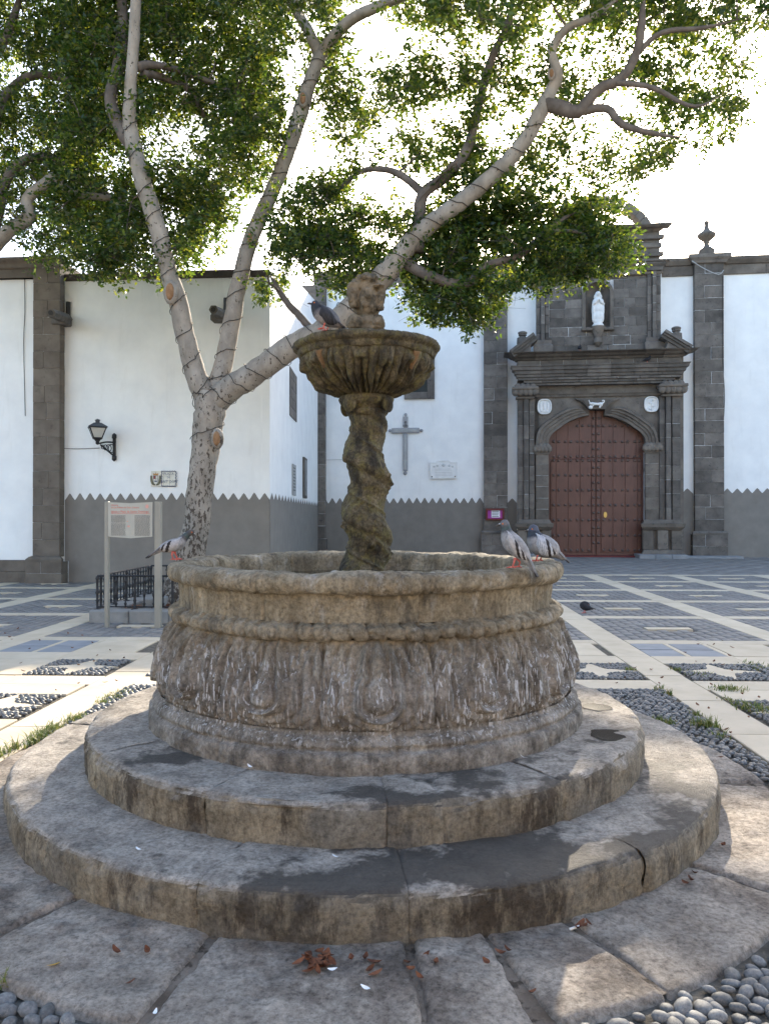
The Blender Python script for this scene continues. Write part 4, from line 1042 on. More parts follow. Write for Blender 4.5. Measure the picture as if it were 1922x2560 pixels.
for (x, y0_, y1_) in ((381, 832, 785), (1178, 810, 760)):
    u, zb_ = c2(x, y0_, .8); zt_ = c2(x, y1_, .8)[1]; hh = zt_-zb_
    mb = MB(); mb.add(lathevf([(.20, -.12), (.19, .25*hh), (.13, .3*hh), (.10, .42*hh), (.15, .5*hh), (.13, .6*hh), (.16, .72*hh), (.16, .86*hh), (.10, .95*hh), (.02, hh)], 14), Matrix.Translation((u, -.8, zb_)))
    mb.build('small_pinnacle', M_basalt, church)
# ---- upper stage with niche
ub0, ub1 = c2(452, 700, .5)[0], c2(1100, 700, .5)[0]
zs0, zs1 = zv1, c2(770, 470, .5)[1]
un0, un1 = c2(708, 700, .5)[0], c2(836, 700, .5)[0]; zn0, zn1 = c2(770, 768, .5)[1], c2(770, 590, .5)[1]
uip0, uip1 = c2(520, 700, .5)[0], c2(1028, 700, .5)[0]
zn_top = zn1 + (un1-un0)/2
def skipn(u, z): return un0-.05 < u < un1+.05 and zn0-.05 < z < zn_top
# backing with the niche cut out
arc = [(un1+ (un0-un1)*(.5-.5*math.cos(t)), zn1+(un1-un0)/2*math.sin(t)) for t in np.linspace(0, math.pi, 13)]
prism('upper_wall_backing', [(ub0+.02, zs0), (um, zs0), (um, zn0), (un1, zn0)] + arc + [(un0, zn0), (um-.001, zn0), (um-.001, zs0+.0), (ub0+.02, zs0+.001)][:2] + [(um-.001, zs0+.002), (ub0+.02, zs0+.002), (ub0+.02, zs1), (ub1-.02, zs1), (ub1-.02, zs0), (um+.001, zs0)][1:1], -.43, 0, M_mortar, church) if False else None
box('upper_wall_backing', ub0+.02, un0, -.447, 0, zs0, zs1, M_mortar, church)
box('upper_wall_backing', un1, ub1-.02, -.447, 0, zs0, zs1, M_mortar, church)
box('upper_wall_backing', un0, un1, -.43, 0, zs0, zn0, M_mortar, church)
box('upper_wall_backing', un0, un1, -.43, 0, zn_top, zs1, M_mortar, church)
# blocks left, right, below, above the niche
hN = (zs1-zs0)/9
for i in range(9):
    za, zb_ = zs0+i*hN, zs0+(i+1)*hN
    if zb_ <= zn0+.15: rows = [(uip0, uip1, 6 if i % 2 else 5)]
    elif za < zn_top-.05: rows = [(uip0, un0-.12, 2), (un1+.12, uip1, 3 if i % 2 else 2)]
    else: rows = [(uip0, uip1, 5)]
    for a, b, k in rows:
        cu = [a]+[a+(b-a)*(j+random.uniform(-.12, .12))/k for j in range(1, k)]+[b]
        for j in range(k):
            g_ = random.choice([.003, .004, .010, .022]); box('stone_block', cu[j]+g_/2, cu[j+1]-g_/2, -.46+random.uniform(-.005, .005), -.3, za+g_/2, zb_-g_/2, M_basalt, church, .006)
# niche: concave back, frame and bracket
v = []; f = []; n = 14; rad = (un1-un0)/2; uc = (un0+un1)/2
for t in np.linspace(0, math.pi, n):
    v += [(uc+rad*math.cos(t), -.44+.36*math.sin(t), zn0), (uc+rad*math.cos(t), -.44+.36*math.sin(t), zn1)]
for i in range(n-1): f.append((2*i, 2*i+2, 2*i+3, 2*i+1))
b0 = len(v)
for q in np.linspace(0, math.pi/2, 7):
    for t in np.linspace(0, math.pi, n):
        v.append((uc+rad*math.cos(t)*math.cos(q), -.44+.36*math.sin(t)*math.cos(q), zn1+rad*math.sin(q)))
for i in range(6):
    for k in range(n-1): f.append((b0+i*n+k, b0+i*n+k+1, b0+(i+1)*n+k+1, b0+(i+1)*n+k))
obj('niche', mesh(v, f, True, M_basalt2), church)
mbn = MB(); pts_o = [(un0-.12, zn0)] + [(uc-(rad+.12)*math.cos(t), zn1+(rad+.12)*math.sin(t)) for t in np.linspace(0, math.pi, 15)] + [(un1+.12, zn0)]
pts_i = [(un0, zn0)] + [(uc-rad*math.cos(t), zn1+rad*math.sin(t)) for t in np.linspace(0, math.pi, 15)] + [(un1, zn0)]
v = []; f = []
for (a, b) in zip(pts_o, pts_i): v += [(a[0], -.43, a[1]), (a[0], -.50, a[1]), (b[0], -.50, b[1]), (b[0], -.40, b[1])]
for i in range(len(pts_o)-1):
    for k in range(3): s = i*4+k; f.append((s, s+1, s+5, s+4))
obj('niche_frame', fix_normals(mesh(v, f, mat=M_basalt2)), church)
box('niche_sill', un0-.14, un1+.14, -.60, -.3, zn0-.10, zn0, M_basalt2, church, .02)
mbk = MB(); mbk.add(lathevf([(.05, -.62), (.16, -.5), (.12, -.32), (.18, -.14), (.24, -.02), (.26, .06)], 14), Matrix.Translation((uc, -.50, zn0-.02))); mbk.build('niche_bracket', M_basalt2, church)
# side pilaster strips of the upper stage
zpb = c2(480, 838, .6)[1]
for (a, b) in ((452, 520), (1028, 1100)):
    u0, u1 = c2(a, 700, .55)[0], c2(b, 700, .55)[0]; d = (u1-u0)/3
    for k, o in ((0, .54), (1, .62), (2, .54)):
        blocks(church, u0+k*d+.01, u0+(k+1)*d-.01, zpb, zs1, 8, 1, o, .2, M_basalt, backing=(k == 1))
    mould('pilaster_base', [(0, zs0+.004), (.10, zs0+.004), (.11, zs0+.32), (.06, zs0+.36), (.08, zs0+.5), (.02, zpb), (0, zpb+.01)], u0, u1, -.62, M_basalt, church)
    mould('pilaster_capital', [(0, zs1-.12), (.04, zs1-.10), (.05, zs1+.02), (.12, zs1+.10), (.12, zs1+.16), (0, zs1+.17)], u0, u1, -.62, M_basalt, church)
zc_a = c2(770, 455, .7)[1]; zc_b = c2(770, 420, .8)[1]
box('upper_core', ub0, ub1, -.5, .4, zs1, zc_b, M_basalt2, church)
mould('upper_cornice', [(0, zc_a-.25), (.03, zc_a-.22), (.05, zc_a), (.18, zc_a+.12), (.24, zc_b-.06), (.24, zc_b), (0, zc_b+.01)], ub0, ub1, -.55, M_basalt2, church)
zt0 = c2(770, 275, .6)[1]; zt1 = c2(770, 245, .7)[1]
ua0, ua1 = c2(470, 340, .5)[0], c2(1095, 340, .5)[0]
box('attic_block', ua0, ua1, -.45, .5, zc_b, zt0+.05, M_basalt2, church)
for fr, o in ((.15, .10), (.45, .06), (.72, .12)):
    z_ = zc_b+(zt0-zc_b)*fr; mould('attic_moulding', [(0, z_), (o, z_+.03), (o, z_+.16), (0, z_+.2)], ua0, ua1, -.45, M_basalt2, church)
mould('attic_cornice', [(0, zt0), (.10, zt0+.08), (.26, zt1-.08), (.34, zt1-.02), (.34, zt1+.02), (0, zt1+.04)], ua0, ua1, -.48, M_basalt2, church)
box('attic_core', ua0, ua1, -.46, .5, zt0, zt1+.03, M_basalt2, church)
# open segmental arch on top, in voussoirs
uc2 = (ua0+ua1)/2; ro = 2.12; ri = 1.84; cz0 = zt1-.80; t0 = math.asin(.80/ro)
n = 17
for k in range(n):
    a0, a1 = t0+(math.pi-2*t0)*k/n+.004, t0+(math.pi-2*t0)*(k+1)/n-.004
    pts = [(uc2+ro*math.cos(t), cz0+ro*math.sin(t)) for t in np.linspace(a0, a1, 4)] + [(uc2+ri*math.cos(t), cz0+ri*math.sin(t)) for t in np.linspace(a1, a0, 4)]
    prism('arch_stone', pts, -.2+random.uniform(-.01, .01), .35, M_basalt2, church)
# ---- door
DO = .14
door = empty('door', (0, -.17, 0), 0, church)
duL, duR = inn[1][0]-.12, inn[-2][0]+.12; dum = c7(752, 1000, DO)[0]
dz = c7(750, 400, DO)[1]
for (a, b, sgn) in ((duL, dum-.008, -1), (dum+.008, duR, 1)):
    box('door_leaf', a, b, 0.05, .14, .02, dz, M_door, door)
zw = c7(500, 893, DO)[1]; zl = c7(500, 1735, DO)[1]
for (a, b, c_) in ((353, 712, [393, 503, 610]), (800, 1165, [905, 1016, 1128])):
    u0, u1 = c7(a, 1200, DO)[0], c7(b, 1200, DO)[0]
    cu = [u0]+[c7(x, 1200, DO)[0] for x in c_]+[u1]
    if a == 800: cu = [u0]+[c7(x, 1200, DO)[0] for x in c_]+[u1]
    for k in range(len(cu)-1): box('door_plank', cu[k]+.010, cu[k+1]-.010, .028, .06, zl, zw-.012, M_door, door, .006)
    # moulded frame round the wicket
    mbw = MB(); r_ = .02
    P = [(u0-.02, zl), (u0-.02, zw-.12), (u0+.08, zw), (u1-.08, zw), (u1+.02, zw-.12), (u1+.02, zl)]
    mbw.tube([(x, .03, z) for x, z in P], .022, 6); mbw.build('wicket_frame', M_door, door)
for (a, b) in ((716, 748), (756, 800)):
    box('meeting_stile', c7(a, 1200, DO)[0]+.006, c7(b, 1200, DO)[0]-.006, .02, .06, .05, dz, M_door, door, .008)
box('bottom_rail', duL, dum-.012, .022, .06, .05, zl-.015, M_door, door, .008); box('bottom_rail', dum+.012, duR, .022, .06, .05, zl-.015, M_door, door, .008)
for (a, b) in ((duL, c7(712, 1000, DO)[0]-.006), (c7(803, 1000, DO)[0], duR)):
    n = 4
    for k in range(n): box('door_plank', a+(b-a)*k/n+.006, a+(b-a)*(k+1)/n-.006, .034, .06, zw+.015, dz-.01, M_door, door, .006)
sv, sf = icovf(2, rad=(.052, .045, .052)); stud_me = mesh(sv, sf, True, mat('iron_stud', (.07, .045, .038), (.13, .09, .075), 20, .45, .5, .1, 90, .003)); stud_me.name = 'door_stud'
rowsy = [595, 737, 872, 908, 1040, 1175, 1310, 1445, 1583, 1717]
colsx = [373, 418, 479, 527, 586, 633, 689, 823, 881, 930, 992, 1041, 1104, 1147]
for y in rowsy:
    for x in colsx:
        if y == 595 and (x < 540 or x > 1050): continue
        u, z = c7(x, y, DO); linkobj('door_stud', stud_me, door, (u, .025, z))
for y in [527, 597, 668, 737, 805, 872, 908, 972, 1040, 1107, 1175, 1241, 1310, 1379, 1445, 1515, 1583, 1650]:
    for x in (733, 777): u, z = c7(x, y, DO); linkobj('door_stud', stud_me, door, (u, .018, z))
mb = MB(); u, z = c7(838, 1397, DO); mb.add(lathevf([(.03, 0), (.075, .0), (.075, .02), (.03, .02)], 14), Matrix.Translation((u, .02, z)) @ Matrix.Rotation(R(90), 4, 'X') @ Matrix.Diagonal((.8, 1.4, 1, 1))); mb.build('brass_escutcheon', M_gold, door)
# ---- little window and frame on the plain wall
wu0, wz0 = cp(1048, 998); wu1, wz1 = cp(1086, 935)
win = box('window', wu0-.25, cp(1068, 960)[0], -.03, .02, wz0+.26, wz1+.4, M_winglass, church)
box('window_frame', cp(1068, 960)[0], wu1, -.10, .02, wz0, wz1+.65, M_basalt, win, .01); box('window_frame', wu0-.55, cp(1068, 960)[0]-.004, -.10, .02, wz0, wz0+.25, M_basalt, win, .01)
box('window_frame', wu0-.55, wu0-.25, -.10, .02, wz0+.254, wz1+.65, M_basalt, win, .01); box('window_frame', wu0-.246, cp(1068, 960)[0]-.004, -.10, .02, wz1+.404, wz1+.65, M_basalt, win, .01)
# ---- corner pilaster beside the side wall
k0, k1 = cp(788, 1000, .25)[0], cp(812, 1000, .25)[0]
blocks(church, k0, k1, .62, TOPW-.6, 20, 1, .25, .25, M_basalt)
blocks(church, k0-.05, k1+.06, -.03, .6, 1, 1, .31, .3, M_basalt)
kw0 = cp(752, 720, .27)[0]
blocks(church, kw0, k1+.02, cp(770, 800, .27)[1], TOPW-.35, 4, 1, .27, .26, M_basalt)
# cables on the facade
def cable(pl, name, pts, label, rad=.012, m=M_cable):
    mb = MB(); mb.tube([pl.world(*[(lambda q: (q[0], o, q[1]))(pl.uz(x, y, o))][0]) for x, y, o in pts], rad, 5, 3)
    o_ = mb.build(name, m); tag(o_, label, 'cable', 'cables on the walls'); return o_
cable(CH, 'wall_cable', [(1806, 690, .24), (1806, 900, .25), (1810, 1000, .05), (1803, 1105, .05)], 'thin black cable hanging down the right edge of the church pilaster')
cable(CH, 'wall_cable', [(1728, 652, .47), (1760, 672, .5), (1795, 686, .5), (1808, 675, .47)], 'pale cable sagging across the top of the pilaster with the urn', .016, M_greystone)
cable(CH, 'wall_cable', [(812, 1150, .03), (870, 1149, .03), (960, 1150, .03)], 'grey cable running along the white wall behind the twisted column', .008, M_greystone)

# ---- things fixed to the church
def on_church(name, label, cat, px, py, out, group=None):
    u, z = CH.uz(px, py, out); e = empty(name, CH.world(u, out, z), CH.ang); tag(e, label, cat, group); return e
px_m = 27.6/1924
# statue
st = on_church('statue', 'white statue of a veiled praying figure standing in the wall niche', 'statue', 1494, 816, .47)
s = (816-731)*px_m*1.0
pt = [E(0, 0, s*.93, .10*s/1.2, .10*s/1.2, .09*s), E(0, .02, s*.86, .12*s, .10*s, .10*s), E(0, .0, s*.70, .165*s, .12*s, .14*s), E(0, 0, s*.52, .160*s, .12*s, .2*s), E(0, 0, s*.30, .150*s, .12*s, .22*s), E(0, 0, s*.14, .13*s, .11*s, .12*s), E(-.13*s, 0, s*.52, .05*s, .1*s, .24*s), E(.13*s, 0, s*.52, .05*s, .1*s, .24*s), E(-.13*s, .0, s*.28, .035*s, .09*s, .16*s), E(.13*s, .0, s*.28, .035*s, .09*s, .16*s)]
for sx in (-1, 1): pt.append(tubevf([Vector((sx*.15*s, -.05*s, s*.62)), Vector((sx*.09*s, -.13*s, s*.66)), Vector((sx*.01*s, -.17*s, s*.76))], [.045*s, .038*s, .025*s], 8))
pt.append(E(0, -.11*s, s*.925, .052*s, .04*s, .066*s)); pt.append(E(0, -.15*s, s*.915, .012*s, .02*s, .02*s, 2))
sm = remesh(pt, .016, 1); P3 = verts_np(sm).astype(np.float64); an = np.arctan2(P3[:, 1], P3[:, 0])
low = np.clip((.62*s-P3[:, 2])/(.3*s), 0, 1)*np.clip(P3[:, 2]/(.08*s), 0, 1); rr = 1+.055*low*np.sin(an*15+P3[:, 2]*4); P3[:, 0] *= rr; P3[:, 1] *= rr
sm.vertices.foreach_set('co', P3.astype(np.float32).ravel()); sm.update(); sm.materials.append(M_marble); obj('figure', sm, st)
mb = MB(); mb.add(lathevf([(.16*s, 0), (.165*s, .04*s), (.13*s, .075*s), (.11*s, .08*s)], 16)); mb.build('base', M_marble, st)
# medallions
def medallion(px, py, label, kind):
    e = on_church('medallion', label, 'medallion', px, py, IO+.02)
    hw, hh = 18*px_m, 20*px_m; pts = []
    for k in range(48):
        t = 2*math.pi*k/48; r_ = 1-.05*math.cos(4*t); pts.append((hw*r_*math.cos(t), hh*r_*math.sin(t)))
    prism('plate', pts, -.03, .02, M_marble, e)
    mb = MB(); P = [Vector((x*.93, -.045, z*.93)) for x, z in pts]; P.append(P[0]); mb.tube(P, .028, 6); mb.build('rim', M_marble, e, True)
    mb = MB()
    if kind == 0:
        for k, x in enumerate((-.13, 0, .13)): mb.add(icovf(2, (x, -.03, -.02), (.055, .03, .17)))
        mb.box(-.18, .18, -.05, 0, -.20, -.14)
    else:
        for k in range(4): mb.add(icovf(2, (.05*(-1)**k, -.03, .15-.1*k), (.06, .03, .05)))
        mb.tube([(0, -.03, .2), (0, -.03, -.22)], .018, 6)
    mb.build('relief', M_marble, e, True)
medallion(1360, 1017, 'white oval medallion carved with arched niches, beside the door arch', 0)
medallion(1627, 1011, 'white oval medallion carved with a leafy emblem, beside the door arch', 1)
dg_ = on_church('dog_relief', 'white carved dog with a ball and torch above the church door', 'carving', 1490, 1012, IO+.26)
mb = MB(); k_ = px_m
def Dp(x, y): return ((x-765)*.27693*k_, -.03, -(y-392)*.27693*k_)
dp = [tubevf([Vector(Dp(x, y)) for x, y in ((722, 378), (745, 385), (775, 388), (800, 385), (818, 392))], [.045, .055, .05, .06, .05], 8),
      icovf(2, Dp(716, 382), (.06, .05, .05)), tubevf([Vector(Dp(x, y)) for x, y in ((812, 380), (828, 372), (832, 356), (820, 353), (812, 364))], [.03, .025, .022, .02, .018], 6),
      tubevf([Vector(Dp(x, y)) for x, y in ((712, 378), (703, 365), (699, 348))], [.018, .02, .015], 6), tubevf([Vector(Dp(x, y)) for x, y in ((745, 392), (735, 402), (722, 404))], [.03, .025, .02], 6),
      tubevf([Vector(Dp(x, y)) for x, y in ((812, 395), (800, 408), (792, 422))], [.035, .025, .02], 6), tubevf([Vector(Dp(x, y)) for x, y in ((790, 395), (795, 405), (785, 418))], [.03, .022, .02], 6)]
dm = remesh(dp, .012, 1); dm.materials.append(M_marble); obj('dog', dm, dg_)
v, f = icovf(2, Dp(714, 414), (.075, .05, .07)); obj('ball', mesh(v, f, True, M_marble), dg_)
# cross
cr = on_church('wall_cross', 'tall pale stone cross fixed to the white church wall', 'cross', 1013, 1100, .02)
def cz_(x, y): q = CH.uz(960+x*.1204, 1010+y*.1204, .04); return q[0]-CH.uz(1013, 1100, .02)[0], q[1]-CH.uz(1013, 1100, .02)[1]
def crect(nm, x0, y0, x1, y1, o, m): a = cz_(x0, y0); b = cz_(x1, y1); box(nm, a[0], b[0], -o, 0, b[1], a[1], m, cr, .015)
M_cross = mat('grey_cross_stone', (.26, .26, .27), (.36, .36, .37), 4, .7, .3, .1, 60, .004, rnd=False)
crect('upright', 396, 615, 492, 1390, .07, M_cross); crect('upright_top', 400, 262, 496, 490, .07, M_cross); crect('cross_arm', 160, 502, 732, 602, .08, M_cross)
for (x, y, hx, hy) in ((448, 225, 34, 42), (438, 1435, 40, 44), (122, 553, 38, 34), (772, 550, 38, 34)):
    a = cz_(x, y); sx_ = hx*.1204*px_m; sy_ = hy*.1204*px_m; v, f = icovf(2, (a[0], -.03, a[1]), (sx_, .04, sy_)); obj('pointed_end', mesh(v, f, True, M_cross), cr)
crect('inner_panel', 185, 522, 710, 585, .092, M_greystone); crect('inner_panel', 412, 640, 476, 1370, .08, M_greystone)
a = cz_(447, 380); mb = MB(); mb.box(a[0]-.012, a[0]+.012, -.085, -.06, a[1]-.13, a[1]+.04); mb.box(a[0]-.045, a[0]+.045, -.085, -.06, a[1]-.01, a[1]+.012); mb.build('dark_cross_mark', M_iron, cr)
tm = text_mesh('INRI', .11, M_iron, 'CENTER'); a = cz_(447, 480); obj('inscription', tm, cr, (a[0], -.085, a[1]), (R(90), 0, 0))
# marble plaque
pq = on_church('marble_plaque', 'white marble plaque with a carved crest, beside the wall cross', 'plaque', 1108, 1173, .015)
def pz_(x, y): q = CH.uz(960+x*.1204, 1010+y*.1204, .03); o0 = CH.uz(1108, 1173, .015); return q[0]-o0[0], q[1]-o0[1]
prism('plate', [pz_(x, y) for x, y in ((950, 1558), (942, 1212), (1075, 1212), (1125, 1165), (1330, 1160), (1385, 1205), (1518, 1205), (1516, 1550))], -.05, 0, M_marble, pq)
mb = MB(); P = [Vector((a, -.055, b)) for a, b in [pz_(x, y) for x, y in ((975, 1530), (970, 1230), (1085, 1230), (1135, 1185), (1325, 1182), (1380, 1225), (1495, 1225), (1492, 1530), (975, 1530))]]; mb.tube(P, .012, 5); mb.build('rim', M_marble, pq)
mb = MB(); M_dm = mat('shaded_marble', (.5, .5, .49), (.6, .6, .59), 5, .7, .3, .1, 50, .004, rnd=False)
for x, y, r_ in ((1235, 1270, 42), (1110, 1280, 30), (1350, 1280, 30), (1040, 1300, 26), (1420, 1300, 26)):
    a = pz_(x, y); v, f = icovf(2, (a[0], -.05, a[1]), (r_*.1204*px_m, .02, r_*.1*px_m)); mb.add((v, f))
for k in range(5): a = pz_(1060, 1350+k*34); b = pz_(1410, 1358+k*34); mb.box(a[0], b[0], -.054, -.045, b[1], a[1])
mb.build('carved_crest', M_dm, pq)
for x, y in ((994, 1510), (1472, 1506)): a = pz_(x, y); v, f = icovf(1, (a[0], -.055, a[1]), (.025, .02, .025)); obj('fixing_bolt', mesh(v, f, True, M_iron), pq)
# framed notice on the left pilaster
nf = on_church('notice_frame', 'dark red framed notice with magenta backing on the church pilaster', 'notice', 1237, 1286, .235)
w_, h_ = 23*px_m, 15*px_m
for (a, b, c_, d) in ((-w_, w_, h_-.07, h_), (-w_, w_, -h_, -h_+.07), (-w_, -w_+.07, -h_+.072, h_-.072), (w_-.07, w_, -h_+.072, h_-.072)): box('frame_rail', a, b, -.08, 0, c_, d, M_redwood, nf, .01)
box('backing', -w_+.05, w_-.05, -.03, 0, -h_+.05, h_-.05, M_plum, nf); box('notice_sheet', -.13, .17, -.038, -.031, -.11, .14, M_paper, nf)
mb = MB()
for k, wd in enumerate((.24, .24, .22, .24)): mb.box(-.11, -.11+wd, -.041, -.0385, .095-k*.06, .118-k*.06)
mb.build('printed_lines', M_ink, nf)

# ================================================================== LEFT BUILDING
LB = Plane(400, 16.7, R(-2.0))
lb = empty('white_building', LB.o, LB.ang); tag(lb, 'low white building with a brown stone pilaster and zigzag dado, left of the church', 'building')
def l1(x, y, out=0.0): return LB.uz(*z1(x, y), out)
ul, ur = -9.0, l1(1402, 900)[0]
ztop = l1(700, 205)[1]
up0, up1 = l1(172, 900, .25)[0], l1(311, 900, .25)[0]
box('wall', up1-.1, ur-.012, 0, .12, -.05, ztop, M_white, lb)
box('panel_wall', ul, up0+.05, -.10, .6, -.05, l1(80, 195)[1]+.1, M_white, lb)
dado(lb, up1, ur, l1(700, 1313)[1], l1(700, 1349)[1], l1(52.3, 1300)[0]-l1(0, 1300)[0], .006)
zpb = l1(240, 1645, .3)[1]; zpt_ = l1(240, 130, .3)[1]
blocks(lb, up0, up1, zpb, zpt_, 17, [1, 2, 1, 2, 2], .25, .22, M_brownstone, gap=.004)
# stone frame of the left panel
zf = l1(80, 198, .2)[1]
n = 4
for k in range(n): box('frame_stone', ul+(up0-ul)*k/n+.002, ul+(up0-ul)*(k+1)/n-.002, -.22, 0, zf, zpt_, M_brownstone, lb, .008)
zb1 = l1(80, 1662, .2)[1]
for k in range(9): box('base_stone', ul+(up0-.12-ul)*k/9+.002, ul+(up0-.12-ul)*(k+1)/9-.002, -.20, 0, -.03, zb1*.5-.003, M_brownstone, lb, .008); box('base_stone', ul+(up0-.12-ul)*(k+.4)/9.4+.002, ul+(up0-.12-ul)*(k+1.4)/9.4-.002, -.195, 0, zb1*.5, zb1, M_brownstone, lb, .008)
blocks(lb, up0-.10, up1+.10, -.03, zpb-.1, 2, [1, 2], .36, .3, M_brownstone, gap=.004)
mould('pilaster_base', [(0, zpb-.11), (.10, zpb-.11), (.10, zpb-.05), (.05, zpb), (0, zpb+.02)], up0, up1, -.26, M_brownstone, lb)
zct = l1(240, 87, .4)[1]
mould('cornice', [(0, zpt_-.05), (.04, zpt_-.03), (.05, zpt_+.05), (.12, zpt_+.10), (.16, zct-.06), (.20, zct-.03), (.20, zct), (0, zct+.01)], ul, up1, -.25, M_brownstone, lb)
box('cornice_core', ul, up1, -.2, .7, zf, zct-.005, M_brownstone, lb)
# roof edge
zr0, zr1 = l1(320, 222, .06)[1], l1(320, 198, .06)[1]
for k in range(8): box('roof_edge_board', up1+(ur-up1)*k/8+.002, up1+(ur-up1)*(k+1)/8-.002, -.07, .7, ztop-.01, ztop+.13, mat('dark_brown_edge_%d' % k, (.05, .04, .034), (.085, .07, .06), 6, .9, .2, .2, 40, .006, rnd=False), lb, .008)
mbr = MB()
for k in range(46):
    x = up1+.5+(ur-up1-1.3)*k/46
    mbr.tube([(x+.05, .1, ztop+.145), (x+.05, 1.6, ztop+.42)], .065, 6)
rt = mbr.build('roof_tiles', M_roof, lb, True); tag(rt, kind='stuff')
box('roof_body', up1, ur-.7, .13, 4, ztop-.2, ztop+.12, M_roof, lb)
# side wall running back to the church
A_ = LB.world(ur, 0, 0); B_ = CH.world(CH.uz(796, 1200)[0], 0, 0)
d_ = (B_-A_); L_ = d_.length; ang = math.atan2(d_.y, d_.x)
side = empty('side_wall', (A_.x, A_.y, 0), ang, None); tag(side, 'white side wall with pointed grey dado running back to the church', 'wall')
zsw = l1(1402, 215)[1]
prism('wall', [(.012, -.05), (L_, -.05), (L_, 9.4), (2.5, 7.6), (.012, ztop-.02)], .004, .2, M_white, side)
def sidez(px, py):                       # hit the plane of the side wall
    nrm = Vector((-d_.y, d_.x, 0)).normalized(); r_ = ray(px, py); t = (A_-CAMP).dot(nrm)/r_.dot(nrm); p = CAMP+r_*t
    return (p-A_).dot(d_)/L_, p.z
_, zt = sidez(720, 1240); _, zv = sidez(720, 1252)
o_ = dado(side, .0, L_-.05, zt, zv-.02, L_/21, .004, rounded=False)
x0, zt_ = sidez(724, 915); x1, zt2 = sidez(741, 930); _, zb0 = sidez(724, 1038); _, zb1 = sidez(741, 1048)
for k in range(5):
    za = zb0+(zt_-zb0)*k/5; zb_ = zb0+(zt_-zb0)*(k+1)/5
    box('slit_window_stone', x0, x1, -.02, .05, za+.004, zb_-.004, M_basalt, side, .006)
sp = sidez(760, 1195); e = empty('wall_picture', A_+d_.normalized()*sp[0]+Vector((0, 0, sp[1])), ang); tag(e, 'tall dark framed picture on the white side wall', 'picture')
box('frame', -.42, .42, -.06, 0, -.62, .62, M_wood, e, .01); box('print', -.34, .34, -.066, -.061, -.54, .54, mat('dark_print', (.05, .05, .055), (.25, .24, .23), 6, .5, .4, 0, rnd=False), e)
sp = sidez(734, 1200); e = empty('wall_plaque', A_+d_.normalized()*sp[0]+Vector((0, 0, sp[1])), ang); tag(e, 'small pale plaque with lines of text on the white side wall', 'plaque')
box('plate', -.36, .36, -.03, 0, -.42, .42, M_greystone, e, .008)
mb = MB()
for k in range(8): mb.box(-.28, random.uniform(.1, .28), -.034, -.0305, .30-k*.085, .33-k*.085)
mb.build('printed_lines', M_ink, e)
# water spouts
def spout(px0, py0, px1, py1, label):
    u, z = LB.uz(px1, py1, .02); e = empty('water_spout', LB.world(u, .02, z), LB.ang); tag(e, label, 'water spout', 'stone water spouts')
    L_ = 1.05
    tip = LB.mi @ (at_depth(px0, py0, 15.75) - LB.world(u, .02, z))
    mb = MB(); mb.tube([(0, .1, 0), tuple(tip*.5), tuple(tip)], [.13, .105, .095], 6); mb.build('spout_trough', M_wood, e)
    mb = MB(); mb.tube([tuple(tip*1.001), tuple(tip*1.02)], [.05, .05], 10); mb.build('spout_mouth', M_iron, e)
    box('spout_block', -.20, .14, -.28, 0, -.18, -.04, M_wood, e, .02)
    mb = MB(); mb.tube([(.06, -.03, .02), (.07, -.04, .36)], [.05, .045], 6); mb.build('broken_pipe', M_iron, e)
spout(128, 782, 166, 797, 'grey stone water spout sticking out beside the brown pilaster')
spout(534, 774, 558, 788, 'grey stone water spout sticking out of the wall behind the tree')
# lantern
u, z = LB.uz(286, 1120, .02)
la = empty('wall_lantern', LB.world(u, .02, z), LB.ang); tag(la, 'black iron lantern on a scrolled bracket on the white wall', 'lantern')
k_ = 16.0/1924/17.0
box('back_plate', -.025, .045, -.03, 0, -.22, .26, M_iron, la, .01)
mb = MB()
for zz in (.25, -.22): mb.add(icovf(1, (.01, -.02, zz), (.06, .03, .08)))
ax = Vector((-.20, -.40, -.06))
mb.tube([(.01, -.02, .12), tuple(ax*.5+Vector((0, 0, .14))), tuple(ax*1.0+Vector((0, 0, .11)))], .02, 6, 4)
mb.tube([(.01, -.02, -.18), tuple(ax*.35+Vector((0, 0, -.06))), tuple(ax*.8+Vector((0, 0, .09)))], .018, 6, 4)
for t in (.15, .32, .5, .66):
    c0 = ax*t+Vector((0, 0, -.02+.09*t)); rr = .085*(1-t)+.015
    mb.tube([(c0.x+ax.normalized().x*rr*math.cos(q), c0.y+ax.normalized().y*rr*math.cos(q), c0.z+rr*math.sin(q)) for q in np.linspace(0, 2*math.pi, 11)], .010, 5)
mb.build('scroll_bracket', M_iron, la, True)
c = ax+Vector((.02, -.02, .10))
mb = MB(); mb.add(lathevf([(.025, 0), (.042, .02), (.038, .06), (.055, .08), (.04, .10)], 10), Matrix.Translation(c)); mb.build('lamp_socket', M_iron, la, True)
zb_, zt_ = c.z+.13, c.z+.36
hb, ht = .082, .165
Rz = Matrix.Rotation(R(28), 4, 'Z')
def fr(s, z): return [Vector(c)*Vector((1, 1, 0)).x if False else (Rz @ Vector((sx*s, sy*s, 0)))+Vector((c.x, c.y, z)) for sx, sy in ((-1, -1), (1, -1), (1, 1), (-1, 1))]
lo, hi = fr(hb, zb_), fr(ht, zt_)
for k in range(4):
    q = (k+1) % 4; sh = .006
    obj('glass_pane', mesh([tuple(lo[k]), tuple(lo[q]), tuple(hi[q]), tuple(hi[k])], [(0, 1, 2, 3)], mat=M_glass), la)
mb = MB()
for k in range(4):
    q = (k+1) % 4
    mb.tube([tuple(lo[k]), tuple(hi[k])], .014, 5); mb.tube([tuple(lo[k]), tuple(lo[q])], .018, 5); mb.tube([tuple(hi[k]), tuple(hi[q])], .018, 5)
mb.build('lantern_frame', M_iron, la)
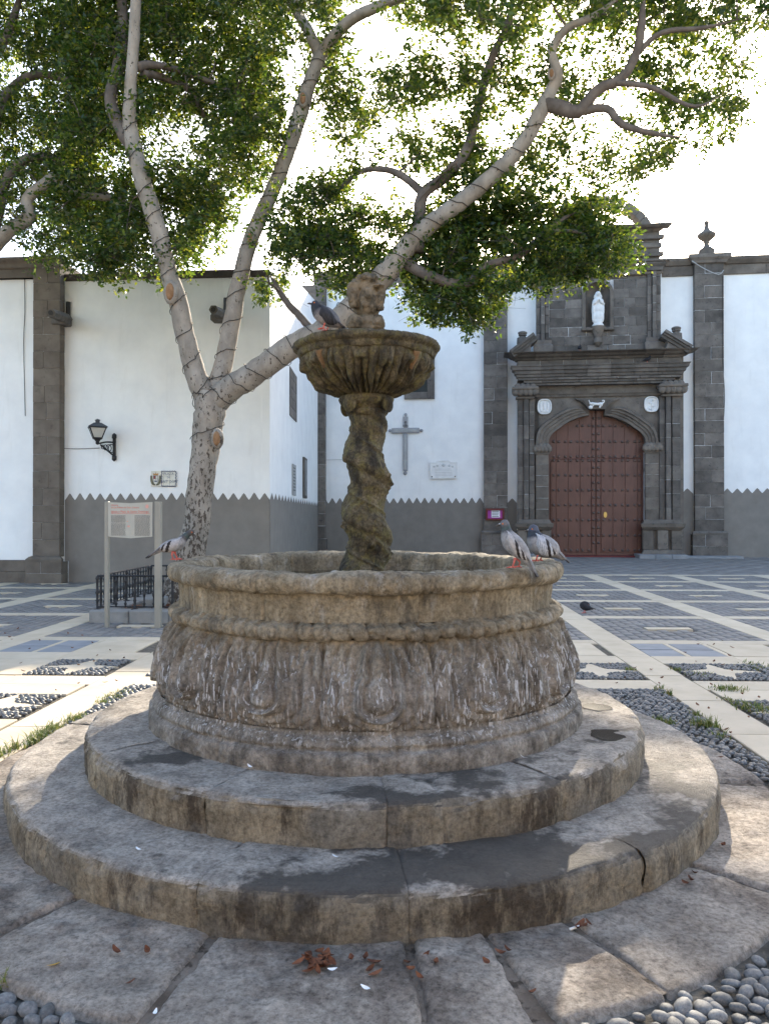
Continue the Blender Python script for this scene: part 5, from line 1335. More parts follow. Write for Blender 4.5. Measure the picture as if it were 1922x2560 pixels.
ba = fr(.095, zb_-.03); mb = MB(); mb.add(([tuple(p) for p in fr(.045, zb_-.05)]+[tuple(p) for p in fr(.09, zb_)], [(3, 2, 1, 0), (4, 5, 6, 7), (0, 1, 5, 4), (1, 2, 6, 5), (2, 3, 7, 6), (3, 0, 4, 7)])); mb.build('lantern_base', M_iron, la)
rings = [fr(.195, zt_), fr(.188, zt_+.015), fr(.075, zt_+.095), fr(.042, zt_+.10), fr(.042, zt_+.15), fr(.057, zt_+.154), fr(.004, zt_+.185)]; v = [tuple(p) for r_ in rings for p in r_]; f = [(3, 2, 1, 0)]
for i in range(len(rings)-1):
    for k in range(4): f.append((i*4+k, i*4+(k+1) % 4, (i+1)*4+(k+1) % 4, (i+1)*4+k))
obj('lantern_roof', mesh(v, f, mat=M_bluemetal), la)
cable(LB, 'wall_cable', [(152, 1121, .02), (200, 1122, .02), (250, 1120, .02)], 'thin cable along the white wall ending at the lantern', .006)
cable(LB, 'wall_cable', [(62, 690, .12), (63, 780, .12), (60, 860, .12), (64, 1040, .12)], 'loose dark cable hanging on the white panel beside the brown pilaster', .007)
# tile street sign
u, z = LB.uz(410, 1197, .012); ts = empty('tile_street_sign', LB.world(u, .012, z), LB.ang); tag(ts, 'glazed tile street sign with a coat of arms and dark lettering', 'street sign')
q = 16.7/1924; sw, sh_ = 32.5*q, 20*q
tw = sw*2/4
for i in range(4):
    for j in range(3): box('glazed_tile', -sw+i*tw+.002, -sw+(i+1)*tw-.002, -.015, 0, -sh_+j*sh_*2/3+.002, -sh_+(j+1)*sh_*2/3-.002, M_tilew, ts, .003)
def txt(s, size, x, z_, m=M_ink, par=None, sx=1.0, y=-.0175, nm='lettering'):
    return obj(nm, text_mesh(s, size, m, 'CENTER', sx), par, (x, y, z_), (R(90), 0, 0))
xr = sw*.41
txt('PLAZA', .075, xr, sh_*.48, M_blueglaze, ts); txt('DE', .055, xr, sh_*.05, M_blueglaze, ts); txt('SANTº DOMº', .085, xr, -sh_*.52, M_blueglaze, ts, .82)
mb = MB(); x0, x1, z0, z1_ = -sw*.15, sw*.97, -sh_*.93, sh_*.93
def wavy(a, b, n): return [Vector((a[0]+(b[0]-a[0])*k/n + (.012*math.sin(k*2.2) if a[0] == b[0] else 0), -.0175, a[1]+(b[1]-a[1])*k/n + (.012*math.sin(k*2.2) if a[1] == b[1] else 0))) for k in range(n+1)]
for a, b, n in (((x0, z0), (x1, z0), 20), ((x0, z1_), (x1, z1_), 20), ((x0, z0), (x0, z1_), 14), ((x1, z0), (x1, z1_), 14)): mb.tube(wavy(a, b, n), .009, 5)
mb.build('scroll_border', M_blueglaze, ts)
cxs = -sw*.61
prism('shield', [(cxs+x*sw*.19, z_*sh_) for x, z_ in ((-1, .40), (1, .40), (1, -.18), (.6, -.32), (0, -.42), (-.6, -.32), (-1, -.18))], -.018, -.012, M_blueglaze, ts)
for (a, b, c_, d, m) in ((-.85, -.05, .0, .34, mat('red_glaze', (.22, .04, .035), (.28, .06, .05), 9, .4, .4, 0, rnd=False)), (.05, .85, .0, .34, M_tilew), (-.85, -.05, -.24, -.03, M_tilew), (.05, .85, -.24, -.03, M_tilew)): box('shield_quarter', cxs+a*sw*.19, cxs+b*sw*.19, -.021, -.0185, c_*sh_, d*sh_, m, ts)
prism('crown', [(cxs+x*sw*.2, z_*sh_) for x, z_ in ((-.9, .43), (.9, .43), (1.05, .72), (.5, .62), (.1, .66), (0, .9), (-.1, .66), (-.5, .62), (-1.05, .72))], -.019, -.012, mat('ochre_glaze', (.35, .17, .04), (.45, .24, .07), 9, .4, .4, 0, rnd=False), ts)
mb = MB()
for s_ in (-1, 1): mb.tube([(cxs+s_*x*sw*.2, -.017, z_*sh_) for x, z_ in ((1.75, .4), (1.7, 0), (1.45, -.4), (.9, -.68), (.2, -.76))], [.02, .026, .028, .024, .014], 6, 3)
mb.build('laurel', mat('green_glaze', (.10, .10, .06), (.17, .16, .10), 40, .4, .4, 0, rnd=False), ts)

# ================================================================== INVENTED HOUSES BEHIND THE VIEWER, ADDED TO BOUNCE WARM SUNLIGHT
def house(name, label, x0, x1, y, h, wallm, nwin, seed):
    e = empty(name, ((x0+x1)/2, y, 0)); tag(e, label, 'house', 'added houses behind the viewer bouncing sunlight'); w2 = (x1-x0)/2
    box('wall', -w2, w2, -6, 0, -.05, h, wallm, e); box('cornice', -w2-.1, w2+.1, .003, .3, h-.35, h+.05, M_greystone, e, .03); box('plinth', -w2, w2, .003, .06, -.03, .7, M_dado, e)
    box('roof', -w2, w2, -6, -.02, h+.003, h+.35, M_roof, e)
    for fl in range(2):
        for k in range(nwin):
            x = -w2+(k+.5)*2*w2/nwin
            if fl == 0 and k == nwin//2: box('door', x-.6, x+.6, .003, .05, 0, 2.5, M_redwood, e, .01); continue
            z0 = 1.0+fl*3.1; w_ = box('window', x-.5, x+.5, .003, .03, z0, z0+1.6, M_winglass, e)
            box('window_frame', x-.6, x-.503, .003, .07, z0-.1, z0+1.7, M_wood, w_); box('window_frame', x+.503, x+.6, .003, .07, z0-.1, z0+1.7, M_wood, w_); box('window_frame', x-.5, x+.5, .003, .07, z0+1.603, z0+1.7, M_wood, w_); box('sill', x-.7, x+.7, .003, .14, z0-.2, z0-.103, M_greystone, w_)
house('added_bounce_house', 'added ochre two-storey house behind the viewer, bouncing warm sunlight', -17, -4, -13, 7.4, mat('ochre_render', (.52, .36, .18), (.60, .43, .23), 2, .9, .2, .1, 30, .01, rnd=False), 5, 1)
house('added_bounce_house', 'added cream two-storey house behind the viewer, bouncing warm sunlight', -3.9, 8, -13.4, 8.2, mat('cream_render', (.62, .54, .40), (.70, .62, .47), 2, .9, .2, .1, 30, .01, rnd=False), 5, 2)
house('added_bounce_house', 'added pale pink two-storey house behind the viewer, bouncing warm sunlight', 8.1, 20, -13, 7.0, mat('pink_render', (.58, .42, .34), (.66, .5, .41), 2, .9, .2, .1, 30, .01, rnd=False), 4, 3)
# ================================================================== PLANTER, RAILING, SIGN
pfl = at_z(222, 1557); pcx0 = pfl.x; py0 = pfl.y
planter = empty('tree_planter', (pcx0, py0, 0)); tag(planter, 'low grey stone kerbed planter holding the tree and dry leaves', 'planter')
PW, PD, PH = 2.75, 2.5, .165
kb = .26
def kerb_run(x0, x1, y0, y1, along, n):
    for k in range(n):
        if along == 'x': box('kerb_stone', x0+(x1-x0)*k/n+.003, x0+(x1-x0)*(k+1)/n-.003, y0, y1, -.02, PH+random.uniform(-.004, .004), M_kerb, planter, .015)
        else: box('kerb_stone', x0, x1, y0+(y1-y0)*k/n+.003, y0+(y1-y0)*(k+1)/n-.003, -.02, PH+random.uniform(-.004, .004), M_kerb, planter, .015)
kerb_run(0, PW, 0, kb, 'x', 5); kerb_run(0, PW, PD-kb, PD, 'x', 5); kerb_run(0, kb, kb+.004, PD-kb-.004, 'y', 4); kerb_run(PW-kb, PW, kb+.004, PD-kb-.004, 'y', 4)
box('planter_soil', kb-.02, PW-kb+.02, kb-.02, PD-kb+.02, -.02, .12, M_soil, planter)
# raised inner kerb seen behind the railing
box('inner_kerb_stone', kb+.55, PW-kb-.2, PD-kb-.55, PD-kb-.30, .1, .30, M_kerb, planter, .012); box('inner_kerb_stone', kb+.30, kb+.546, kb+.25, PD-kb-.30, .1, .27, M_kerb, planter, .012)
def leaf_me(l, w_, m, curl=.3):
    v = []; f = []; n = 5
    for i in range(n):
        t = i/(n-1); ww = w_*math.sin(math.pi*min(max(t, .04), .96))**.8; zz = curl*l*(4*(t-.5)**2)*.35
        v += [(t*l-l/2, -ww, zz+curl*ww*.8), (t*l-l/2, 0, zz), (t*l-l/2, ww, zz+curl*ww*.8)]
    for i in range(n-1): a = i*3; f += [(a, a+3, a+4, a+1), (a+1, a+4, a+5, a+2)]
    me = mesh(v, f, True, m); me.name = 'leaf'; return me
def litter(name, n, x0, x1, y0, y1, zf, lmin, lmax, parent, mb_m, keep=None):
    V = []; F = []
    for k in range(n):
        x, y = random.uniform(x0, x1), random.uniform(y0, y1)
        if keep and not keep(x, y): continue
        l = random.uniform(lmin, lmax); M4 = Matrix.Translation((x, y, zf(x, y))) @ Euler((random.uniform(-.6, .6), random.uniform(-.6, .6), random.uniform(0, 6.28))).to_matrix().to_4x4()
        b = len(V)
        for p in ((-l/2, 0, .01), (0, -l*.22, 0), (l/2, 0, .012), (0, l*.22, .004)): q = M4 @ Vector(p); V.append(tuple(q))
        F.append((b, b+1, b+2, b+3))
    o = obj(name, quads_mesh(np.array(V), np.array(F), mb_m), parent); tag(o, kind='stuff'); return o
litter('leaf_litter', 900, kb+.1, PW-kb, kb, PD-kb, lambda x, y: .125+random.random()*.05+.10*math.exp(-((x-1.6)**2+(y-1.5)**2)/.25), .05, .09, planter, M_dry)
# railing: posts and balusters, each its own part
rail = empty('iron_railing', (pcx0, py0, PH)); tag(rail, 'low black iron railing with knobbed balusters around the tree planter', 'railing')
RH = .46; rx0, rx1, ry0, ry1 = .05, PW-.08, .17, PD-.16
bal_prof = [(.010, .03), (.010, .06), (.018, .07), (.018, .085), (.010, .095), (.009, .17), (.014, .18), (.020, .21), (.014, .24), (.009, .25), (.009, .37), (.018, .385), (.018, .40), (.010, .41), (.010, .45)]
bv, bf = lathevf([(r_*1.15, z_) for r_, z_ in bal_prof], 8); bal = mesh(bv, bf, True, M_iron); bal.name = 'baluster'
pv_, pf_ = lathevf([(.05, 0), (.05, .008), (.018, .012), (.018, .10), (.026, .12), (.018, .14), (.018, .20), (.028, .23), (.018, .26), (.018, .40), (.028, .42), (.02, .455)], 10); post = mesh(pv_, pf_, True, M_iron); post.name = 'railing_post'
def railrun(a, b, n):
    a = Vector(a); b = Vector(b)
    for i in range(n+1):
        p = a+(b-a)*i/n
        linkobj('railing_post' if i % 4 == 0 else 'baluster', post if i % 4 == 0 else bal, rail, (p.x, p.y, 0))
    d = (b-a).normalized()*.0; mb = MB()
    for z_, hw in ((RH, .013), (.035, .009)):
        mb.tube([(a.x, a.y, z_), (b.x, b.y, z_)], hw, 4)
    mb.build('rail', M_iron, rail)
railrun((rx0, ry0, 0), (rx1, ry0, 0), 20); railrun((rx0, ry1, 0), (rx1, ry1, 0), 20); railrun((rx0, ry0+.12, 0), (rx0, ry1-.12, 0), 16); railrun((rx1, ry0+.12, 0), (rx1, ry1-.12, 0), 16)
# information sign
sp = at_z(333, 1568); sg = empty('information_sign', (sp.x, sp.y, 0), R(2.2)); tag(sg, 'beige metal information sign on two posts with red heading', 'sign')
q = (sp.y)/1924*1.0
def sx_(zx): return (zx-720)*.1583*q          # zoom of the sign: 720 = its middle
def sz_(zy): return (2140-zy)*.1583*q
H_ = sz_(130)
box('sign_post', sx_(275), sx_(332), -.03, .045, -.02, H_, M_signmetal, sg, .004); box('sign_post', sx_(1068), sx_(1165), -.02, .06, -.02, H_, M_signmetal, sg, .004)
xa, xm_, xb_ = sx_(333), sx_(700), sx_(1040)
zt_a, zt_m, zb_a, zb_m = sz_(138), sz_(158), sz_(690), sz_(716)
v = []
for x, zt_, zb_, y in ((xa, zt_a, zb_a, -.035), (xm_, zt_m, zb_m, -.06), (xb_, zt_a, zb_a, -.035)): v += [(x, y, zb_), (x, y, zt_), (x, y+.012, zt_), (x, y+.012, zb_)]
f = []
for i in range(2):
    for k in range(4): f.append((i*4+k, i*4+(k+1) % 4, (i+1)*4+(k+1) % 4, (i+1)*4+k))
f += [(0, 3, 2, 1), (8, 9, 10, 11)]
obj('sign_panel', fix_normals(mesh(v, f, mat=M_signface)), sg)
def panel_y(x): return -.035-.025*(1-abs(x-xm_)/(xm_-xa if x < xm_ else xb_-xm_))-.002
def sign_text(s, size, zx, zy, m, sx=1.0):
    me = text_mesh(s, size, m, 'LEFT', sx); x0 = sx_(zx)
    for vv in me.vertices: vv.co.z = 0
    o = obj('lettering', me, sg, (x0, 0, sz_(zy)), (R(90), 0, 0))
    for vv in me.vertices: vv.co.z = -(panel_y(x0+vv.co.x))
    return o
sign_text('Historia', .030, 384, 200, M_red, .95); sign_text('de Las Palmas de Gran Canaria', .030, 384, 238, M_red, .98); sign_text('Iglesia y Plaza de Santo Domingo', .040, 384, 308, M_red, .93)
def strip(mb, x0, x1, z0, z1):
    n = 6
    for k in range(n):
        a, b = x0+(x1-x0)*k/n, x0+(x1-x0)*(k+1)/n
        mb.add(([(a, panel_y(a), z0), (b, panel_y(b), z0), (b, panel_y(b), z1), (a, panel_y(a), z1)], [(0, 1, 2, 3)]))
mb = MB(); strip(mb, sx_(384), sx_(1005), sz_(326), sz_(322)); mb.build('red_rule', M_red, sg)
mb = MB()
for (c0, c1, y0_, y1_) in ((384, 622, 350, 462), (384, 622, 480, 670), (768, 1002, 350, 672)):
    y = y0_
    while y < y1_:
        x = c0
        while x < c1-6:
            wl = min(random.uniform(10, 34), c1-x); a, b = sx_(x), sx_(x+wl)
            mb.add(([(a, panel_y(a), sz_(y+5)), (b, panel_y(b), sz_(y+5)), (b, panel_y(b), sz_(y)), (a, panel_y(a), sz_(y))], [(0, 1, 2, 3)])); x += wl+random.uniform(4, 7)
        y += 11
mb.build('printed_lines', M_ink, sg)
mb = MB()
def disc(mb, zx, zy, rx, rz, n=14): x0, z0 = sx_(zx), sz_(zy); mb.add(([(x0+rx*math.cos(2*math.pi*k/n), panel_y(x0)-.0005, z0+rz*math.sin(2*math.pi*k/n)) for k in range(n)], [list(range(n))]))
M_pink2 = mat('pale_red_print', (.55, .28, .22), (.62, .33, .27), 30, .7, .2, 0, rnd=False)
disc(mb, 958, 210, .022, .026); disc(mb, 655, 448, .010, .008); disc(mb, 672, 525, .018, .014); mb.build('crest_print', M_pink2, sg)

# ================================================================== TREES
TD = 11.6
def tp(x, y, d): return at_depth(x*D, y*D, d)
def branch_path(pts, sub=5): return catmull([tp(*p[:3]) for p in pts], sub), lerp_list([p[3] for p in pts], sub)
PXM = TD/1924*D
class Tree:
    def __init__(s, name, label, base): s.e = empty(name, base); tag(s.e, label, 'tree'); s.base = Vector(base); s.nodes = []; s.tw = MB(); s.paths = []
    def limb(s, pts, name='limb', seg=14, wob=.03, m=None):
        P, Rr = branch_path(pts); Rr = [r*PXM for r in Rr]
        if name == 'limb':
            for q_ in range(1, 6): Rr[-q_] *= (q_-.4)/6 if Rr[-1] < .05 else 1
        P = [p + Vector((random.uniform(-1, 1), random.uniform(-1, 1), random.uniform(-1, 1)))*Rr[i]*.06 for i, p in enumerate(P)]
        v, f = tubevf([p-s.base for p in P], Rr, seg, wob, len(s.nodes)); o = obj(name, mesh(v, f, True, m or M_bark), s.e)
        s.nodes += [(p, r) for p, r in zip(P, Rr)]; s.paths.append((P, Rr)); return o
    def trunk_scar(s, x, y, d, rr):
        p = tp(x, y, d)-s.base; mb = MB(); mb.add(icovf(2, rad=(rr*.75, rr*.5, rr*1.25)), Matrix.Translation(p)); o = mb.build('pruning_scar', M_bark, s.e, True)
        mb = MB(); mb.add(icovf(2, rad=(rr*.42, rr*.2, rr*.85)), Matrix.Translation(p+Vector((0, -rr*.38, 0)))); mb.build('scar_heart', mat('scar_wood', (.16, .085, .04), (.30, .17, .09), 12, .9, .2, .4, 60, .006, rnd=False), o, True)
    def crown(s, clumps, leaves, lsize):
        # join the clumps to the limbs with twigs, nearest first
        nodes = np.array([tuple(p) for p, r in s.nodes]); nr = [r for p, r in s.nodes]
        cl = np.array(clumps); todo = list(range(len(cl))); conn = nodes.copy()
        dist = np.array([np.min(((conn-c[:3])**2).sum(1)) for c in cl]); near_i = np.array([np.argmin(((conn-c[:3])**2).sum(1)) for c in cl])
        n0 = len(nodes)
        done = np.zeros(len(cl), bool); depth = {}
        for _ in range(len(cl)):
            i = int(np.argmin(np.where(done, 1e9, dist))); done[i] = True
            a = Vector(conn[near_i[i]]); b = Vector(cl[i][:3]); L_ = (b-a).length
            gen = depth.get(int(near_i[i]), 0)
            if L_ > .05:
                mid = (a+b)/2 + Vector((random.uniform(-.12, .12), random.uniform(-.12, .12), random.uniform(-.02, .14)))*L_
                rb = max(.007, .024*(.75**gen)*min(1.4, .5+L_*.5)); s.tw.tube([a-s.base, mid-s.base, b-s.base], [rb, rb*.75, rb*.42], 5, 3)
                # side sprigs
                for q_ in range(3):
                    e = b+Vector((random.gauss(0, .22), random.gauss(0, .22), random.gauss(-.02, .12))); s.tw.tube([mid-s.base if q_ == 0 else b-s.base, e-s.base], [rb*.4, .002], 3)
            depth[len(conn)] = gen+1
            conn = np.vstack([conn, cl[i][:3]]); dnew = ((cl[:, :3]-cl[i][:3])**2).sum(1)
            up = dnew < dist; near_i[up] = len(conn)-1; dist = np.where(up, dnew, dist)
        s.tw.build('twigs', M_twig, s.e, True)
        # leaves in little sprays
        NL = len(cl)*leaves; ci = np.repeat(np.arange(len(cl)), leaves)
        spray = rng.normal(0, 1, (len(cl), 9, 3))*np.array([.62, .62, .40]); si_ = rng.integers(0, 9, NL)
        off = spray[ci, si_]*1.15 + rng.normal(0, .19, (NL, 3))
        pos = cl[ci, :3] + off*cl[ci, 3:4] - np.array(s.base)
        ln = lsize*rng.uniform(.55, 1.4, NL)[:, None]; ax_ = off*.5+rng.normal(0, 1, (NL, 3))*np.array([1, 1, .6])+np.array([0, 0, -.25]); ax_ /= np.linalg.norm(ax_, axis=1)[:, None]
        nr_ = rng.normal(0, 1, (NL, 3))*.8+np.array([0, 0, .9]); sd_ = np.cross(ax_, nr_); sd_ /= np.linalg.norm(sd_, axis=1)[:, None]+1e-9
        nz_ = np.cross(sd_, ax_)
        V = np.stack([pos, pos+ax_*ln*.42+sd_*ln*.28+nz_*ln*.06, pos+ax_*ln, pos+ax_*ln*.42-sd_*ln*.28+nz_*ln*.06], 1).reshape(-1, 3)
        F = np.arange(NL*4).reshape(-1, 4)
        return obj('crown', quads_mesh(V, F, M_leaf), s.e)
def fill(poly, n, depth, ddepth, rad, keep=None, mind=0.0):
    xs = [p[0] for p in poly]; ys = [p[1] for p in poly]; out = []; pts = []
    tries = 0
    while len(out) < n and tries < n*60:
        tries += 1
        x, y = random.uniform(min(xs), max(xs)), random.uniform(min(ys), max(ys))
        if not in_poly(x, y, poly): continue
        g_ = float(fbm(np.array([[x/62.0, y/48.0, depth]]), 2)[0])
        if keep is not None and g_ < keep and random.random() < .9: continue
        p = tp(x, y, depth+random.uniform(-ddepth, ddepth)); out.append((p.x, p.y, p.z, rad*random.uniform(.75, 1.2)))
    return out
base = at_z(388*D, 1325*D); d0 = base.y
tb = tp(388, 1325, TD)
tree = Tree('ficus_tree', 'pale-barked tree with three spreading limbs, lights cable wound round, in the planter', (tb.x, tb.y, 0))
tree.limb([(384, 1345, 11.6, 40), (392, 1290, 11.6, 33), (412, 1200, 11.6, 30), (427, 1110, 11.6, 28), (437, 1020, 11.6, 28), (447, 940, 11.6, 31), (455, 880, 11.6, 34), (460, 838, 11.6, 33)], 'trunk', 20, .035)
mbr = MB()
for (dx, dy) in ((-.36, -.10), (.30, -.14), (-.1, -.34), (.15, .3)):
    b0 = tb+Vector((0, 0, .55-tb.z)); mbr.tube([Vector((.04, 0, .62)), Vector((dx*.45, dy*.45, .30)), Vector((dx, dy, .08))], [.16, .11, .04], 8, 4, .08, 3)
mbr.build('root_flare', M_bark, tree.e, True)
tree.limb([(452, 870, 11.6, 26), (428, 820, 11.55, 23), (405, 740, 11.5, 20), (385, 650, 11.4, 20), (362, 580, 11.35, 18), (340, 490, 11.3, 18), (312, 400, 11.2, 17.5), (290, 320, 11.2, 17), (281, 260, 11.2, 14), (283, 180, 11.1, 12), (290, 80, 11.0, 11), (296, -40, 10.9, 10), (300, -220, 10.8, 6)])
tree.limb([(292, 325, 11.2, 15), (258, 270, 11.3, 14), (240, 215, 11.4, 13), (255, 150, 11.5, 13), (268, 70, 11.6, 12), (260, -30, 11.7, 10), (240, -200, 11.9, 5)], m=M_twig)
tree.limb([(462, 860, 11.6, 24), (482, 790, 11.7, 20), (500, 700, 11.8, 19), (515, 620, 11.85, 18), (545, 510, 11.9, 17), (590, 410, 12.0, 16.5), (625, 320, 12.0, 16), (650, 240, 12.1, 18), (668, 180, 12.1, 15), (695, 112, 12.2, 15)])
tree.limb([(690, 122, 12.2, 13), (668, 70, 12.2, 12), (640, 20, 12.3, 11), (620, -60, 12.4, 9), (590, -220, 12.5, 5)])
tree.limb([(694, 120, 12.2, 14), (722, 78, 12.0, 12.5), (765, 38, 11.8, 12), (830, 8, 11.5, 11), (910, -40, 11.2, 9), (980, -180, 10.9, 5)])
tree.limb([(460, 872, 11.6, 30), (500, 838, 11.5, 27), (560, 800, 11.4, 26), (630, 750, 11.3, 26), (700, 715, 11.2, 25), (760, 665, 11.15, 25), (830, 595, 11.1, 24), (900, 510, 11.0, 19), (990, 440, 10.9, 16.5), (1080, 365, 10.8, 15.5), (1135, 300, 10.7, 14.5), (1168, 240, 10.6, 15), (1190, 195, 10.6, 12), (1205, 160, 10.5, 10), (1192, 110, 10.4, 8), (1225, 60, 10.3, 8), (1290, 30, 10.2, 6), (1400, -60, 10.1, 4)])
tree.limb([(900, 545, 11.05, 16), (905, 480, 11.1, 13), (914, 420, 11.1, 12), (965, 380, 11.1, 11), (1010, 320, 11.1, 10), (1030, 240, 11.2, 9), (1060, 130, 11.2, 8), (1100, 40, 11.3, 7), (1120, -120, 11.4, 4)], m=M_twig)
tree.limb([(914, 418, 11.1, 9), (880, 388, 11.2, 8), (840, 368, 11.3, 7), (780, 370, 11.4, 6), (720, 420, 11.6, 4), (640, 480, 11.9, 3)], m=M_twig, seg=8)
tree.limb([(1175, 225, 10.6, 13), (1210, 232, 10.5, 14), (1250, 240, 10.4, 12), (1290, 195, 10.3, 10), (1340, 170, 10.2, 9), (1372, 120, 10.1, 8), (1385, 50, 10.0, 8), (1395, -100, 9.9, 4)], m=M_twig)
tree.limb([(1255, 240, 10.4, 9), (1310, 235, 10.3, 8), (1345, 270, 10.2, 7), (1420, 290, 10.1, 5), (1500, 300, 10.0, 3)], m=M_twig, seg=8)
tree.limb([(1330, 178, 10.2, 6), (1410, 190, 10.1, 5), (1500, 230, 10.0, 3.5), (1580, 190, 9.9, 2)], m=M_twig, seg=8)
tree.limb([(1375, 115, 10.1, 6), (1430, 70, 10.0, 5), (1520, 60, 9.9, 4), (1640, 30, 9.8, 2)], m=M_twig, seg=8)
tree.limb([(870, 565, 11.1, 13), (905, 585, 11.0, 11), (955, 606, 10.9, 10), (1010, 612, 10.9, 9), (1050, 575, 10.9, 8), (1120, 552, 10.9, 7), (1175, 505, 11.0, 6), (1220, 470, 11.1, 4), (1290, 445, 11.3, 1.5)], m=M_twig)
tree.limb([(1180, 500, 11.0, 5), (1240, 500, 11.0, 3.5), (1300, 520, 11.1, 1)], m=M_twig, seg=8)
tree.limb([(690, 728, 11.2, 9), (668, 706, 11.25, 8), (645, 680, 11.3, 7.5), (624, 658, 11.4, 7), (600, 622, 11.5, 6), (570, 560, 11.7, 3)], m=M_twig, seg=8)
tree.limb([(1010, 330, 11.1, 6), (960, 370, 11.0, 4), (870, 470, 11.0, 3)], m=M_twig, seg=8)
tree.limb([(296, 145, 11.1, 10), (330, 140, 11.3, 8), (380, 150, 11.5, 7), (450, 175, 11.7, 6), (520, 205, 11.9, 5), (590, 190, 12.0, 3)], m=M_twig, seg=8)
tree.limb([(310, 160, 11.2, 9), (345, 165, 11.5, 8), (410, 195, 11.8, 7), (440, 250, 12.0, 5), (470, 310, 12.2, 3)], m=M_twig, seg=8)
for x, y, d, rr in ((370, 632, 11.25, .15), (470, 948, 11.36, .13), (541, 515, 11.75, .09), (655, 215, 11.95, .11), (1190, 160, 10.45, .07)): tree.trunk_scar(x, y, d, rr)
PL1 = [(130, -330), (640, -330), (650, 60), (600, 130), (592, 230), (605, 320), (565, 390), (475, 395), (488, 470), (440, 545), (400, 580), (300, 590), (140, 560), (130, 400), (130, 200)]
PL2 = [(640, -200), (790, -330), (735, 10), (745, 110), (785, 220), (775, 320), (710, 330), (690, 200), (640, 110)]
PR1 = [(860, -330), (1720, -330), (1660, 40), (1580, 60), (1625, 150), (1600, 200), (1560, 290), (1500, 360), (1400, 380), (1300, 410), (1200, 440), (1020, 470), (880, 480), (760, 470), (690, 360), (800, 300), (800, 190), (900, 100), (860, 20)]
PR2 = [(560, 590), (600, 440), (680, 380), (800, 430), (880, 470), (1050, 480), (1000, 560), (900, 620), (960, 690), (850, 680), (790, 610), (700, 630), (580, 620), (550, 595)]
PR3 = [(1000, 460), (1200, 430), (1295, 430), (1345, 545), (1340, 580), (1250, 600), (1190, 605), (1110, 605), (1040, 700), (960, 675), (890, 620), (960, 560)]
PT = [(880, -330), (1920, -330), (1900, 30), (1640, 20), (1250, 60), (1000, 80), (870, 20)]
cl = fill(PL1, 900, 12.8, 1.6, .27, -.45) + fill(PL2, 80, 12.6, .7, .25) + fill(PR1, 500, 12.0, 1.2, .26, -.22) + fill(PR2, 140, 11.9, .9, .25, -.3) + fill(PR3, 190, 11.6, .9, .25, -.5) + fill(PT, 200, 10.6, 1.2, .28, -.4)
tree.crown(cl, 165, .072)
# the neighbouring tree whose trunk stands outside the view on the left
def tb2(x, y, d, r): return (x, y, d, r)
b2 = tp(-190, 1300, 12.4)
tree2 = Tree('ficus_tree', 'neighbouring tree reaching in with crooked bare limbs above the brown pilaster', (b2.x, b2.y, 0))
tree2.limb([(-190, 1330, 12.4, 36), (-180, 1150, 12.4, 32), (-150, 900, 12.4, 28), (-110, 720, 12.4, 26), (-50, 590, 12.4, 22)], 'trunk', 16)
tree2.limb([(-60, 600, 12.4, 19), (-15, 535, 12.3, 17), (25, 495, 12.2, 15), (62, 470, 12.1, 15), (60, 430, 12.1, 13), (95, 400, 12.0, 12), (120, 382, 12.0, 11), (140, 405, 12.0, 10), (175, 420, 12.0, 9), (250, 430, 12.1, 7), (300, 445, 12.2, 5), (370, 440, 12.4, 3)], m=M_bark)
tree2.limb([(-40, 575, 12.4, 15), (-5, 470, 12.3, 12), (10, 400, 12.3, 11), (45, 350, 12.2, 10), (100, 338, 12.2, 9), (150, 360, 12.2, 8), (210, 405, 12.2, 8), (255, 432, 12.2, 6), (285, 385, 12.2, 5)], m=M_twig)
tree2.limb([(-30, 400, 12.3, 12), (0, 240, 12.3, 11), (40, 180, 12.3, 10), (95, 160, 12.3, 9), (160, 180, 12.4, 7), (230, 210, 12.6, 5)], m=M_twig)
tree2.limb([(-60, 420, 12.4, 14), (-40, 200, 12.5, 12), (30, 40, 12.6, 9), (80, -150, 12.8, 5)], m=M_twig)
PA = [(-420, -330), (220, -330), (240, 100), (240, 300), (300, 440), (280, 580), (140, 590), (60, 535), (30, 500), (-60, 470), (-420, 440)]
cl2 = fill(PA, 780, 13.3, 1.6, .27, -.45)
tree2.crown(cl2, 190, .069)
# light cables wound round the limbs
def wind(path, r0, pitch, label, a=0, b=None):
    P, Rr = path; b = b or len(P); mb = MB(); pts = []; ph = 0
    for i in range(a, b-1):
        t = (P[i+1]-P[i]); L_ = t.length; t = t.normalized(); nx = t.cross(Vector((0, 1, .1))).normalized(); ny = t.cross(nx); k = 5
        for j in range(k):
            s_ = j/k; ph += 2*math.pi*L_/k/pitch*random.uniform(.3, 1.7); c_ = P[i]+(P[i+1]-P[i])*s_; rr = (Rr[i]+(Rr[i+1]-Rr[i])*s_)*1.06+.008
            pts.append(c_+nx*math.cos(ph)*rr+ny*math.sin(ph)*rr)
    mb.tube(pts, .0055, 5); o = mb.build('light_cable', M_cable); tag(o, label, 'cable', 'cables wound round the tree limbs')
wind(tree.paths[1], 0, .42, 'dark lights cable wound round the left limb of the tree', 2, 45)
wind(tree.paths[3], 0, .40, 'dark lights cable wound round the upright middle limb of the tree', 2)
wind(tree.paths[6], 0, .34, 'dark lights cable wound round the long leaning limb of the tree', 2, 56)
wind(tree.paths[0], 0, .55, 'dark lights cable wound round the top of the tree trunk', 24)

